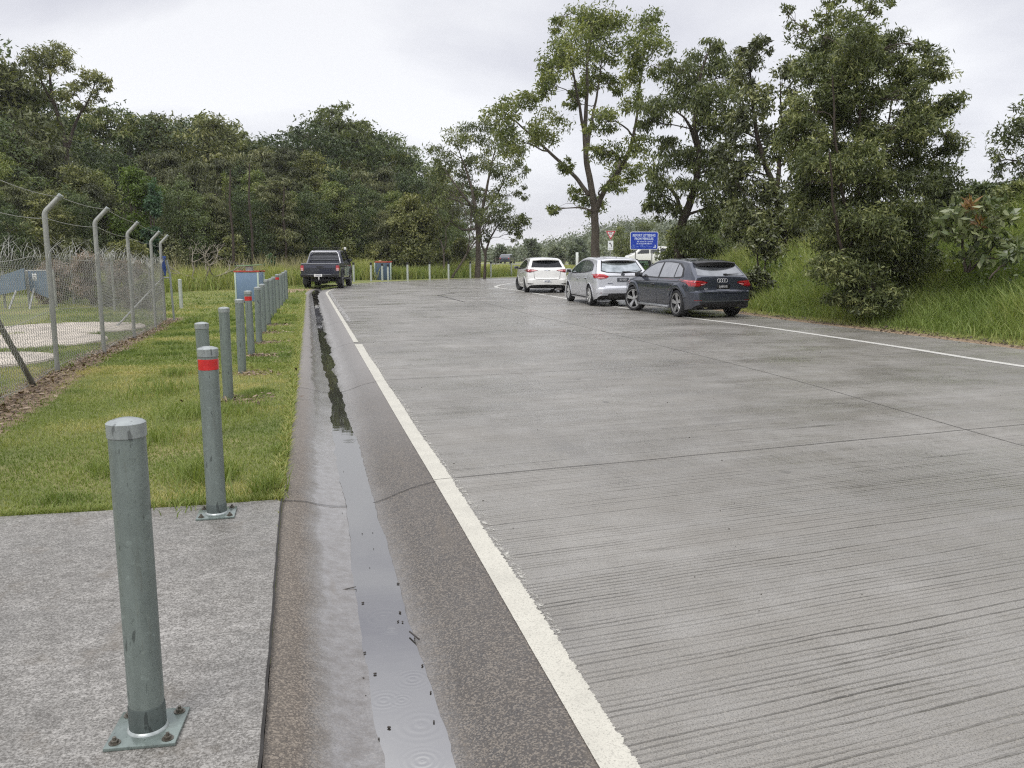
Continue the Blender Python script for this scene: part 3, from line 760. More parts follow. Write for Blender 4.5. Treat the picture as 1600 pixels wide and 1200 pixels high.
# white marker posts round the bend and one beyond the compound
M_post_white = plain('pale_post_paint', (0.40, 0.43, 0.39), .5, 0, .15, 10)
M_black = plain('black_plastic', (0.012, 0.012, 0.013), .45, 0, .2, 20)
def marker(x, y, h, lab, cap=True, mat=None):
    r = empty('marker_post', (x, y, hz1(x, y)), 0, lab, 'post', 'pale posts round the outside of the bend')
    MB().lathe([(.062, -.3), (.062, h), (.05, h + .012), (.001, h + .02)], 14).build('post', mat or M_post_white, r)
    if cap: MB().lathe([(.0645, h - .13), (.066, h - .128), (.066, h + .004), (.05, h + .02), (.001, h + .028)], 14).build('cap', M_black, r)
mk = [(283, 473, 28.5, 1.0, 'lone pale post on the lawn beyond the corner of the compound fence'),
      (553, 440, 50.0, 1.15, 'pale post right beside the front of the pickup'), (580, 439, 50.6, 1.12, 'pale post between the pickup and the far blue enclosure'),
      (597.5, 438, 51.2, 1.05, 'pale post in front of the middle of the far blue enclosure'), (606.5, 438, 51.4, 1.0, 'pale post in front of the right side of the far blue enclosure'),
      (637, 438, 52.2, 1.12, 'white post standing before a dark bush, right of the far blue enclosure'), (671.5, 437, 53.9, 1.12, 'pale post below the bare grey tree'),
      (701, 436, 55.4, 1.12, 'pale post left of the slim tree trunks by the bend'), (735, 434.5, 57.6, 1.12, 'pale post just left of the thin leaning tree at the bend'),
      (767, 433.5, 59.6, 1.1, 'pale post just right of the thin leaning tree at the bend'), (799, 432.5, 61.6, 1.1, 'pale post nearest the white hatchback')]
for (px, py, Y, h, lab) in mk: marker(AT(px, py, Y)[0], Y, h, lab, cap=Y > 49)

# ------------------------------------------------------------------ chain link fence of the compound
def ground_pt(x, y): return Vector((x, y, hz1(x, y)))
FENCE_H, CRANK = 2.12, 0.34
fence = empty('chain_link_fence', (-6.3, 11.3, 0), 0, 'tall chain link fence with cranked posts and curled wire along the lawn', 'fence')
M_wire = galv('mesh_wire', (0.40, 0.40, 0.37), .45, .4)
def into(root, mb_or_o):
    mb_or_o.parent = root; mb_or_o.matrix_parent_inverse = Matrix.Translation(-root.location); return mb_or_o
line_posts = []
for (Y, px) in ((8.6, None),) + tuple(POSTS):
    x = fence_x(Y) if px is None else AT(px, {90:582,163:555,210:525,243:507,258:500}[px], Y)[0]
    line_posts.append((float(x), Y))
line_posts[0] = (-5.45, 8.6)
tdir = Vector((line_posts[-1][0] - line_posts[1][0], line_posts[-1][1] - line_posts[1][1], 0)).normalized()
out = Vector((tdir.y, -tdir.x, 0))                        # towards the road
for i, (x, y) in enumerate(line_posts):
    if i == 0: continue
    g = ground_pt(x, y); r = .035 if i < 5 else .038
    lean = Vector((random.uniform(-.015, .015), random.uniform(-.02, .02), 0))
    p0 = g - Vector((0, 0, .3)); p1 = g + Vector((0, 0, FENCE_H)) + lean
    pts = [p0, g + lean * .5 + Vector((0, 0, 1.0)), p1]
    for k in range(1, 6):
        a = k / 5 * math.radians(43)
        pts.append(p1 + out * (.12 * (1 - math.cos(a))) + Vector((0, 0, .12 * math.sin(a))))
    last = pts[-1]; d = out * math.sin(math.radians(43)) + Vector((0, 0, math.cos(math.radians(43))))
    pts.append(last + d * .27)
    into(fence, MB().tube(pts, r, 12).build('post', M_galv_fence))
    into(fence, MB().tube([pts[-1] - d * .02, pts[-1] + d * .006], r + .003, 12).build('post_cap', M_cap))
# two plain wires on the cranks
def wire_line(z, offs, name):
    pts = []
    ext = [(-3.25, 0.0)] + [(line_posts[0][0], line_posts[0][1])] + line_posts[1:]
    for i in range(len(ext) - 1):
        A = ground_pt(*ext[i]); B = ground_pt(*ext[i + 1])
        for k in range(10):
            t = k / 10; pts.append(A.lerp(B, t) + out * offs + Vector((0, 0, z - .03 * 4 * t * (1 - t))))
    pts.append(ground_pt(*ext[-1]) + out * offs + Vector((0, 0, z)))
    into(fence, MB().tube(pts, .0048, 5).build(name, M_wire))
wire_line(FENCE_H - .03, .035, 'wire'); wire_line(FENCE_H + .26, .20, 'wire')
# chain link fabric: interlocked zigzag wires
def chain_link(path, h, pitch=.052, amp=None, r=.0030, sag=True, seed=1, curl=True):
    rg = np.random.default_rng(seed)
    P = resample(np.array(path), step=pitch); n = len(P); nr = normals2d(P)
    zg = hz(P[:, 0], P[:, 1])
    Vs, Fs = [], []; base = 0
    rows = int(h / (pitch * .5))
    along = np.gradient(P, axis=0); along /= np.linalg.norm(along, axis=1)[:, None]
    droop = .05 * vnoise(np.arange(n) * .035, np.zeros(n) + seed)
    for i in range(n):
        k = np.arange(rows + 1)
        side = np.where((k + (i % 2)) % 2 == 0, -.5, .5) * pitch * 1.03
        zz = .015 + k * pitch * .5
        top = (zz / h)
        wob = .02 * (vnoise(i * .05 + zz * 2, zz * 3) - .5)
        bell = .05 * np.sin(i * .11) * top ** 2
        x = P[i, 0] + along[i, 0] * (side + wob) + nr[i, 0] * (bell + .006 * np.where(k % 2 == 0, 1, -1))
        y = P[i, 1] + along[i, 1] * (side + wob) + nr[i, 1] * (bell + .006 * np.where(k % 2 == 0, 1, -1))
        z = zg[i] + zz * (1 - droop[i])
        pts = np.stack([x, y, z], 1)
        if curl:   # loose barbed ends above the top wire
            e = pts[-1]; L = rg.uniform(.10, .36); a = rg.uniform(-1.1, 1.1); b = rg.uniform(-.6, .6)
            m1 = e + np.array([along[i, 0]*math.sin(a)*L*.5, along[i, 1]*math.sin(a)*L*.5, L*.5]) + np.append(nr[i], 0) * b * L * .4
            m2 = m1 + np.array([along[i, 0]*math.sin(a*1.9)*L*.6, along[i, 1]*math.sin(a*1.9)*L*.6, L*.45*math.cos(a)]) + np.append(nr[i], 0) * b * L
            pts = np.vstack([pts, m1, m2])
        m = len(pts)
        # square-section wire as a 3-sided tube, cheap and solid
        nn = np.append(nr[i], 0); al = np.append(along[i], 0)
        ring = np.stack([pts + nn * r, pts - nn * r * .5 + al * r * .87, pts - nn * r * .5 - al * r * .87], 1)
        Vs.append(ring.reshape(-1, 3))
        a0 = base + np.arange(m - 1) * 3
        for q in range(3):
            q2 = (q + 1) % 3
            Fs.append(np.stack([a0 + q, a0 + q2, a0 + 3 + q2, a0 + 3 + q], 1))
        base += m * 3
    return np.vstack(Vs), np.vstack(Fs)
side_path = [(-3.9, 3.4), (line_posts[0][0], line_posts[0][1])] + line_posts[1:]
side_path = [(p[0] - out.x * .035, p[1] - out.y * .035) for p in side_path]
Vc, Fc = chain_link(side_path, 1.60, seed=3)
into(fence, np_mesh('wire_mesh', Vc, Fc, M_wire))
for zz in (1.56, .82, .06):
    pts = []
    Pp = resample(np.array(side_path), step=.5)
    for (x, y) in Pp: pts.append(Vector((x, y, hz1(x, y) + zz + .03 * math.sin(y * 1.7 + zz))))
    into(fence, MB().tube(pts, .0035, 5).build('wire', M_wire))
# braces: the leaning stay at the picture's left edge and the corner brace
st0 = Vector((*G(60, 602, 0), hz1(*G(60, 602, 0))))
xx, zz = AT(-14, 484, 9.4)
into(fence, MB().tube([st0 - Vector((0, 0, .12)), Vector((xx, 9.4, zz))], .034, 12).build('leaning_stay', galv('rusty_stay', (0.12, 0.115, 0.095), .6, .1)))
cp = ground_pt(*line_posts[-1]); sA, zA = AT(176, 498, 20.5)
into(fence, MB().tube([cp + Vector((0, 0, 1.22)), Vector((sA, 20.6, hz1(sA, 20.6) + .02))], .024, 10).build('corner_brace', M_galv_fence))
into(fence, MB().tube([cp + Vector((0, 0, 1.22)), cp + Vector((.16, .12, 1.23))], .02, 8).build('brace_arm', M_galv_fence))
into(fence, MB().tube([cp + Vector((.20, .15, -.3)), cp + Vector((.17, .12, 1.3)), cp + Vector((.10, .1, 1.72))], .03, 10).build('corner_post', M_cap))
# faded blue cloth tied at the corner post
bm = MB()
V, F = [], []
for i in range(9):
    for j in range(5):
        V.append(cp + Vector((.06 + .07 * j / 4 + .02 * math.sin(i * 1.3 + j), -.05 + .04 * math.sin(j * 1.7 + i), 1.28 + .55 * i / 8)))
for i in range(8):
    for j in range(4): F.append((i*5+j, i*5+j+1, (i+1)*5+j+1, (i+1)*5+j))
o = mesh_obj('cloth_strip', V, F, plain('blue_cloth', (0.03, 0.065, 0.22), .8, 0, .35, 18), None, True)
sm = o.modifiers.new('thick', 'SOLIDIFY'); sm.thickness = .006
tag(o, 'torn blue plastic strip tied round the corner post of the mesh fence', 'cloth')

# the far side of the compound
bf = empty('chain_link_fence', (-12, 27, 0), 0, 'chain link fence closing the far side of the compound, overgrown with brown vines', 'fence')
back = [line_posts[-1], (-13.2, 27.5), (-16.5, 31.2), (-20.6, 31.6), (-24.5, 30.8)]
Vc, Fc = chain_link(back, 1.62, pitch=.085, r=.0034, seed=5)
into(bf, np_mesh('wire_mesh', Vc, Fc, M_wire))
for (x, y) in back[1:]:
    g = ground_pt(x, y)
    into(bf, MB().tube([g - Vector((0, 0, .2)), g + Vector((0, 0, 1.75)), g + Vector((.12, -.1, 1.98))], .04, 10).build('post', M_galv_fence))
for (pa, pb_) in (((38, 420), (14, 490)), ((55, 442), (45, 478))):
    xa_, za_ = AT(*pa, 29.5); xb_, zb_ = AT(*pb_, 28.3)
    into(bf, MB().tube([Vector((xa_, 29.5, za_)), Vector((xb_, 28.3, hz1(xb_, 28.3) - .05))], .035, 8).build('brace', M_galv_fence))

# blue-grey board shelter with a white notice
bs = empty('equipment_cover', (-18.5, 30.4, 0), 0, 'blue grey boarded cover with a white notice inside the fenced compound', 'shelter')
M_bluegrey = plain('blue_grey_sheet', (0.135, 0.185, 0.245), .5, 0, .12, 3)
xa_, za_ = AT(-25, 440, 28.9); xb_, zb_ = AT(38, 419, 28.9); zc_ = hz1(-18, 29)
def slab(p, q, z0a, z0b, z1a, z1b, th, name, mat, root, n=1):
    p, q = Vector(p), Vector(q); nr = (q - p).cross(Vector((0, 0, 1))).normalized() * th
    V = [Vector((p.x, p.y, z0a)), Vector((q.x, q.y, z0b)), Vector((q.x, q.y, z1b)), Vector((p.x, p.y, z1a))]
    V += [v + nr for v in V]
    return into(root, mesh_obj(name, V, [(0,1,2,3),(7,6,5,4),(0,4,5,1),(1,5,6,2),(2,6,7,3),(3,7,4,0)], mat))
slab((xa_, 28.9, 0), (xb_, 28.9, 0), AT(-25, 466, 28.9)[1], AT(38, 452, 28.9)[1], za_, zb_, .06, 'side_board', M_bluegrey, bs)
xc_, zc2 = AT(41, 424, 29.3); xd_, zd_ = AT(84, 424, 29.3)
slab((xc_, 29.3, 0), (xd_, 29.3, 0), AT(41, 452, 29.3)[1], AT(84, 470, 29.3)[1], zc2, zd_, .06, 'end_board', M_bluegrey, bs)
into(bs, MB().tube([(xc_, 29.28, zc2 + .02), (xd_, 29.28, zd_ + .03)], .03, 8).build('top_rail', M_galv_fence))
xn, zn = AT(53, 433, 29.2)
nt = into(bs, MB().box((xn, 29.24, zn), (.15, .012, .24), bevel=.003).build('notice', plain('white_notice', (0.72, 0.72, 0.70), .5, 0, .05)))
into(bs, MB().box((xn, 29.231, zn - .045), (.075, .006, .10)).box((xn, 29.231, zn + .06), (.09, .006, .028)).build('notice_marks', plain('grey_mark', (.3, .3, .31), .6)))
for (px, pz) in ((2, 0), (40, 0), (82, 0)):
    x, z = AT(px, 424, 29.05)
    into(bs, MB().tube([(x, 29.1, hz1(x, 29.1) - .1), (x, 29.1, z)], .04, 8).build('leg', M_galv_fence))

# round pale slabs in the compound
M_slab = plain('pale_slab_concrete', (0.40, 0.355, 0.295), .7, 0, .35, 3.0)
M_slab_side = M_slab
for (px, py, Y, R, lab) in ((106, 508, 20.2, 1.75, 'farthest of the three pale round concrete slabs inside the mesh fence'), (30, 533, 15.9, 1.55, 'middle of the three pale round concrete slabs inside the mesh fence'), (-25, 568, 12.4, .98, 'nearest of the three pale round concrete slabs, cut by the picture edge')):
    x = AT(px, py, Y)[0]; z = hz1(x, Y)
    o = MB().lathe([(R, -.25), (R, .045), (R - .02, .065), (R * .99, .065), (.001, .075)], 64).build('round_slab', M_slab)
    o.location = (x, Y, z); tag(o, lab, 'slab', 'round slabs in the compound')

# ------------------------------------------------------------------ the two blue bin enclosures
M_blue = plain('blue_grey_panel', (0.145, 0.215, 0.315), .42, 0, .06, 2)
M_bluedark = plain('dark_blue_panel', (0.048, 0.082, 0.13), .45, 0, .1, 2)
M_palegreen = plain('pale_green_frame', (0.42, 0.50, 0.43), .5, 0, .1, 8)
M_redtrim = plain('red_trim', (0.36, 0.045, 0.03), .5, 0, .2, 10)
M_greenlid = plain('green_steel', (0.11, 0.20, 0.085), .5, 0, .12, 6)
M_offwhite = plain('off_white', (0.62, 0.62, 0.58), .5, 0, .08, 6)
def enclosure(px, py, Y, w, h, rz, lab, panel, lid):
    x = AT(px, py, Y)[0]; z = hz1(x, Y)
    r = empty('bin_enclosure', (x, Y, z), rz, lab, 'bin enclosure', 'blue bin enclosures')
    MB().box((0, 0, h/2), (w - .06, .05, h - .06), bevel=.006).build('front_panel', panel, r)
    for s in (-1, 1):
        MB().box((s*(w/2 - .035), .38, h/2), (.045, .70, h - .06), bevel=.005).build('side_panel', panel, r)
        MB().box((s*w/2, -.002, h/2 - .04), (.055, .062, h + .02), bevel=.006).build('post', M_palegreen, r)
        MB().box((s*w/2, .74, h/2 - .04), (.055, .062, h + .02), bevel=.006).build('post', M_palegreen, r)
    MB().box((0, 0, h + .005), (w + .10, .085, .05), bevel=.008).build('top_rail', M_redtrim, r)
    MB().box((0, .74, h + .005), (w + .10, .085, .05), bevel=.008).build('top_rail', M_redtrim, r)
    if lid:
        MB().box((.01, .35, h + .10), (.21, .25, .19), bevel=.01).build('bin_top', M_offwhite, r)
        MB().box((-.02, .35, h + .215), (.86, .52, .022), rx=.02, ry=-.045, bevel=.006).build('lid', M_greenlid, r)
    else:
        MB().box((-.16, .35, h + .07), (.14, .2, .12), bevel=.01).build('bin_top', plain('bin_buff', (.45, .33, .25), .5), r)
        MB().box((.05, .3, h + .045), (w + .1, .4, .02), bevel=.006).build('lid', M_redtrim, r)
enclosure(387, 467, 29.6, .80, 1.10, 0.02, 'tall blue grey bin enclosure with red top edge and green lid, behind the bollard row', M_blue, True)
enclosure(598.5, 438, 53.0, 1.0, 1.13, 0.10, 'small dark blue bin enclosure on the far verge in front of the forest', M_bluedark, False)

# ------------------------------------------------------------------ signs beyond the parked cars
M_signblue = plain('sign_blue', (0.012, 0.05, 0.42), .4, 0, .06, 3)
M_signwhite = plain('sign_white', (0.74, 0.76, 0.76), .4, 0, .04, 5)
M_signred = plain('sign_red', (0.42, 0.02, 0.03), .4, 0, .08, 5)
M_signink = plain('sign_black', (0.01, 0.01, 0.011), .5)
M_lettering = plain('sign_lettering', (0.58, 0.66, 0.86), .4, 0, .03)
M_emblem = plain('sign_emblem', (0.15, 0.24, 0.62), .4, 0, .03)
Ys = 52.0
xs, zs = AT(1006.5, 376, Ys); zg_ = hz1(xs, Ys)
bsn = empty('litter_sign', (xs, Ys, zg_), math.radians(4), 'big blue roadside sign on two posts about reporting litter thrown from vehicles', 'sign')
W, Hh = 1.76, 1.10; zc = zs - zg_
def rrect(w, h, r, n=6):
    out_ = []
    for (cx, cy, a0) in ((w/2-r, h/2-r, 0), (-w/2+r, h/2-r, 90), (-w/2+r, -h/2+r, 180), (w/2-r, -h/2+r, 270)):
        for k in range(n+1):
            a = math.radians(a0 + 90*k/n); out_.append((cx + r*math.cos(a), cy + r*math.sin(a)))
    return out_
RX = Matrix.Rotation(math.pi/2, 4, 'X')
def face(y, x=0.0, z=0.0): return Matrix.Translation((x, y, z)) @ RX
MB().prism(rrect(W, Hh, .11), 0, .02, face(0.0, 0, zc)).build('sign_border', M_signwhite, bsn)
MB().prism(rrect(W - .07, Hh - .07, .085), 0, .006, face(-.0205, 0, zc)).build('sign_panel', M_signblue, bsn)
for (s_, sz, dz, bold, sp) in (('REPORT LITTERING', .205, .315, .008, 1.0), ('FROM VEHICLES', .205, .105, .008, 1.0)):
    text_obj('lettering', s_, sz, M_lettering, bsn, face(-.029, -.02 if sz > .15 else .0, zc + dz), bold=bold, space=sp, xscale=.80 if sz > .15 else .82)
fine_print = MB()
for (zz, xa, xb) in ((-.07, -.44, .50), (-.195, -.50, .50)):
    xq = xa
    while xq < xb:
        wq = random.uniform(.022, .05); hq = random.choice((.05, .05, .075)); fine_print.box((xq + wq/2, -.0285, zc + zz + hq/2 - .025), (wq, .003, hq)); xq += wq + random.choice((.014, .014, .04))
fine_print.build('small_lettering', M_lettering, bsn)
em = MB().lathe([(.115, 0), (.115, .003), (.092, .003), (.092, 0)], 28, face(-.028, -.68, zc - .36))
em.box((-.68, -.0295, zc - .36), (.03, .003, .11)); em.box((-.68, -.0295, zc - .29), (.07, .003, .03))
em.build('emblem', M_emblem, bsn)
em2 = MB()
for (ex, ew, eh) in ((-.42, .12, .05), (-.2, .05, .15), (-.10, .05, .19), (.02, .16, .04), (.18, .04, .16), (.34, .18, .035), (.45, .12, .04)):
    em2.box((ex, -.0285, zc - .40 + eh/2), (ew, .003, eh))
em2.build('emblem', M_emblem, bsn)
cr = MB(); cr.box((.66, -.0285, zc - .41), (.17, .003, .05)); cr.box((.70, -.0285, zc - .345), (.09, .003, .09)); cr.lathe([(.001, 0), (.04, 0), (.04, .003), (.001, .003)], 16, face(-.027, .69, zc - .29))
cr.build('emblem', M_lettering, bsn)
for s_ in (-.52, .52): MB().lathe([(.035, -.4), (.035, zc + .5), (.001, zc + .51)], 10, Matrix.Translation((s_, .045, 0))).build('post', M_galv_fence, bsn)

Yg = 56.0
xg, zt_ = AT(954.3, 360.5, Yg); zgr = hz1(xg, Yg)
gw = empty('give_way_sign', (xg, Yg, zgr), math.radians(2), 'red and white triangular give way sign above a small left turn plate', 'sign')
zt = zt_ - zgr; tw = .70; th_ = .62
def tri(w, h, r=.05):
    pts = [(-w/2, 0), (0, -h), (w/2, 0)]
    o_ = []
    for i in range(3):
        p = Vector(pts[i]); a = (Vector(pts[i-1]) - p).normalized(); b = (Vector(pts[(i+1) % 3]) - p).normalized()
        for t in (0, .25, .5, .75, 1):
            q0 = p + a*r; q1 = p; q2 = p + b*r; o_.append(tuple(q0.lerp(q1, t).lerp(q1.lerp(q2, t), t)))
    return o_
MB().prism(tri(tw, th_), 0, .014, face(0, 0, zt)).build('sign_border', M_signwhite, gw)
MB().prism(tri(tw*.95, th_*.95), 0, .004, face(-.0145, 0, zt - .012)).build('red_border', M_signred, gw)
MB().prism(tri(tw*.66, th_*.66), 0, .004, face(-.019, 0, zt - .075)).build('sign_panel', plain('sign_pinkish', (.74, .66, .64), .4), gw)
text_obj('lettering', 'GIVE', .098, M_signink, gw, face(-.0245, 0, zt - .14), bold=.003)
text_obj('lettering', 'WAY', .098, M_signink, gw, face(-.0245, 0, zt - .235), bold=.003)
MB().prism(rrect(.36, .62, .03), 0, .012, face(0, 0, zt - .97)).build('turn_plate', M_signwhite, gw)
ar = MB().tube([(.07, -.016, zt - 1.05), (.065, -.016, zt - .95), (.03, -.016, zt - .88), (-.02, -.016, zt - .845)], .02, 6)
ar.prism([(-.11, .0), (0.0, .075), (.01, -.055)], 0, .006, face(-.014, 0, zt - .84))
ar.build('arrow', M_signink, gw)
mk_ = MB()
for q in range(4): mk_.box((-.105 + q*.07, -.0145, zt - 1.17), (.022, .004, .075)); mk_.box((-.09 + q*.07, -.0145, zt - 1.15 - .04*(q % 2)), (.03, .004, .02))
mk_.build('small_lettering', plain('faded_ink', (.22, .22, .21), .5), gw)
MB().lathe([(.032, -.4), (.032, zt - .02), (.001, zt - .01)], 10, Matrix.Translation((0, .04, 0))).build('post', M_galv_fence, gw)

# ------------------------------------------------------------------ wire farm fence along the highway
ff = empty('farm_fence', (0, 100, 0), 0, 'low wire farm fence with thin dark posts crossing the far field', 'fence')
M_fpost = plain('weathered_wood', (0.10, 0.09, 0.075), .85, 0, .3, 10)
fpath = resample(catmull([(-14, 118), (-2, 112), (8, 100), (18, 84), (26, 74)], 100), step=2.6)
for (x, y) in fpath:
    z = hz1(x, y)
    into(ff, MB().tube([(x, y, z - .3), (x + random.uniform(-.04, .04), y, z + 1.25)], .07, 6).build('post', M_fpost))
for zz in (.45, .8, 1.12):
    into(ff, MB().tube([(x, y, hz1(x, y) + zz) for (x, y) in fpath], .012, 4).build('wire', M_fpost))
x, z = AT(901.5, 413, 96); g = hz1(x, 96)
o = MB().box((0, 0, .9), (.30, .08, 1.9), bevel=.02).build('guide_post', M_signwhite); o.location = (x, 96, g); tag(o, 'plain white guide post on the far highway edge between the white and silver hatchbacks', 'post')
# ------------------------------------------------------------------ vehicles
def paint(name, c, metal=0.0, rough=0.35, flake=0.0):
    t = NT(name); v = t.coord()
    dirt = t.noise(v, 3, 5); n = t.noise(v, 200, 2)
    gz = t.n.new('ShaderNodeSeparateXYZ'); t.l.new(v, gz.inputs[0])
    low = t.ramp(t.math('ADD', gz.outputs[2], t.math('MULTIPLY', t.math('SUBTRACT', dirt, .5), .35)), [(0.18, 0.55), (0.55, 0.0)])
    col = t.mix(t.math('MULTIPLY', low, .45), c, (0.10, 0.085, 0.065))
    drops = t.voronoi(v, 55)
    t.set(color=col, metal=metal, rough=rough, coat=1.0, coat_rough=0.04, spec=0.5)
    t.put(t.b.inputs['Coat Roughness'], t.ramp(dirt, [(0.3, 0.03), (0.7, 0.12)]))
    return t.m
M_glass = NT('tinted_glass').set(color=(0.012, 0.014, 0.015), rough=0.03, spec=0.9, coat=0.6, coat_rough=0.02).m
M_glass_dark = NT('dark_privacy_glass').set(color=(0.008, 0.009, 0.010), rough=0.06, spec=0.22).m
M_glass_wet = NT('rain_wet_glass').set(color=(0.05, 0.055, 0.06), rough=0.16, spec=1.0, coat=1.0, coat_rough=0.12, metal=0.25).m
def wetglass(name, lo, hi, rough, metal):
    t = NT(name); v = t.coord(); n = t.noise(v, 5, 5)
    t.set(color=t.ramp(n, [(.3, lo), (.7, hi)]), rough=rough, metal=metal, spec=1.0, coat=1.0, coat_rough=rough * .6); return t.m
M_glass_side = wetglass('rain_wet_side_glass', (0.30, 0.31, 0.33), (0.40, 0.41, 0.43), .10, .75)
M_glass_rear = wetglass('rain_wet_rear_glass', (0.10, 0.11, 0.12), (0.19, 0.20, 0.215), .12, .6)
M_glass_hatch = wetglass('wet_hatch_glass', (0.16, 0.19, 0.19), (0.42, 0.46, 0.46), .07, .7)
M_tyre = plain('tyre_rubber', (0.016, 0.016, 0.017), .65, 0, .3, 20)
M_trim = plain('black_trim', (0.012, 0.012, 0.013), .38, 0, .2, 20)
M_satin = plain('satin_black', (0.02, 0.02, 0.021), .55, 0, .2, 20)
M_alloy = plain('alloy_wheel', (0.42, 0.42, 0.42), .28, .7, .15, 12)
M_alloy_lt = plain('silver_wheel_cover', (0.58, 0.58, 0.57), .3, .5, .1, 12)
M_disc = plain('brake_disc', (0.10, 0.095, 0.09), .4, .6, .2, 30)
M_red_cal = plain('red_caliper', (0.45, 0.02, 0.015), .4)
M_chrome = NT('chrome').set(color=(0.75, 0.75, 0.76), metal=1.0, rough=0.1).m
M_badge = NT('bright_badge').set(color=(0.62, 0.62, 0.63), metal=.3, rough=0.3).m
def lens(name, c, rough=.12):
    return NT(name).set(color=c, rough=rough, spec=.6, coat=.8, coat_rough=.03).m
M_red_lens = lens('red_lens', (0.36, 0.012, 0.018)); M_red_dark = lens('dark_red_lens', (0.16, 0.006, 0.010)); M_red_bright = lens('bright_red_lens', (0.60, 0.05, 0.05))
M_clear_lens = lens('clear_lens', (0.62, 0.60, 0.60)); M_pink_lens = lens('pale_red_lens', (0.72, 0.36, 0.36))
M_plate_blk = plain('black_plate', (0.010, 0.010, 0.011), .4); M_plate_wht = plain('white_plate', (0.70, 0.70, 0.68), .4); M_plate_blue = plain('plate_blue', (0.05, 0.07, 0.16), .4)
M_plate_dark = plain('dark_plate', (0.07, 0.075, 0.085), .4)

def car_shape(ztop, zbot, plan, sect, L0, L1, ys=None, rr=0.07, crown=0.02, nside=16):
    """closed body skin lofted along y. ztop/zbot/plan: (y, value) tables; sect: (z, factor) table"""
    f = lambda tab, v: float(np.interp(v, [p[0] for p in tab], [p[1] for p in tab]))
    if ys is None:
        ys = np.unique(np.concatenate([np.linspace(L0, L0 + .75, 34), np.linspace(L0 + .75, L1 - .5, 44), np.linspace(L1 - .5, L1, 22)] + [[p[0] for p in ztop]]))
    rows = []
    for y in ys:
        zt, zb = f(ztop, y), f(zbot, y); r = min(rr, (zt - zb) * .4); half = []
        wref = f(plan, y)
        for i in range(5): half.append((wref * f(sect, zb) * .90 * i / 5, zb))
        for i in range(nside):
            z = zb + (zt - r - zb) * i / (nside - 1); half.append((wref * f(sect, z), z))
        w = half[-1][0]
        for i in range(1, 6):
            a = i / 5 * math.pi / 2; half.append((w - r * 1.25 * (1 - math.cos(a)), zt - r + r * math.sin(a) - crown * 0))
        we = half[-1][0]
        for i in range(1, 7): half.append((we * (1 - i / 6), zt + crown * (1 - (1 - i / 6) ** 2)))
        rows.append(half)
    m = len(rows[0]); ring = []
    V = []; nr = len(rows)
    for i, h in enumerate(rows):
        full = [(x, z) for (x, z) in h] + [(-x, z) for (x, z) in reversed(h[1:-1])]
        V += [(x, ys[i], z) for (x, z) in full]
    k = 2 * m - 2; F = []
    for i in range(nr - 1):
        for j in range(k):
            j2 = (j + 1) % k; F.append((i*k + j, (i+1)*k + j, (i+1)*k + j2, i*k + j2))
    F.append(tuple(range(k))); F.append(tuple((nr - 1) * k + j for j in range(k - 1, -1, -1)))
    return V, F
def cut_arches(name, V, F, mats, axles, R, depth, root, z_c=None, W=1.0):
    me = bpy.data.meshes.new(name); me.from_pydata(V, [], F); me.update()
    bm = bmesh.new(); bm.from_mesh(me); bmesh.ops.remove_doubles(bm, verts=bm.verts, dist=1e-5); bmesh.ops.recalc_face_normals(bm, faces=bm.faces); bm.to_mesh(me); bm.free()
    ob = bpy.data.objects.new('tmp_body', me); COL.objects.link(ob)
    cm = MB()
    for ya in axles:
        for s in (-1, 1):
            M = Matrix.Translation((s * (W/2 + .2), ya, z_c)) @ Matrix.Rotation(math.pi/2, 4, 'Y')
            prof = [(.0005, -depth - .2), (R, -depth - .2), (R, .3), (.0005, .3)]
            cm.lathe(prof, 40, M)
    co = cm.build('tmp_cut'); bm = bmesh.new(); bm.from_mesh(co.data); bmesh.ops.remove_doubles(bm, verts=bm.verts, dist=2e-3); bmesh.ops.recalc_face_normals(bm, faces=bm.faces); bm.to_mesh(co.data); bm.free()
    md = ob.modifiers.new('cut', 'BOOLEAN'); md.operation = 'DIFFERENCE'; md.solver = 'EXACT'; md.object = co
    dg = bpy.context.evaluated_depsgraph_get(); dg.update()
    out_ = bpy.data.meshes.new_from_object(ob.evaluated_get(dg))
    bpy.data.objects.remove(ob); bpy.data.objects.remove(co)
    out_.name = name; out_.materials.clear()
    o = link_mesh(name, out_, mats, root)
    for p in out_.polygons:
        c = p.center; p.material_index = 0
        for ya in axles:
            d = math.hypot(c.y - ya, c.z - z_c)
            if d < R + .004 and abs(c.x) < W/2 - .02 and (abs(d - R) < .01 or d < R - .01): p.material_index = 1
        if p.normal.z < -.8 and c.z < .35: p.material_index = 1
    out_.polygons.foreach_set('use_smooth', np.ones(len(out_.polygons), bool)); out_.set_sharp_from_angle(angle=math.radians(32))
    return o
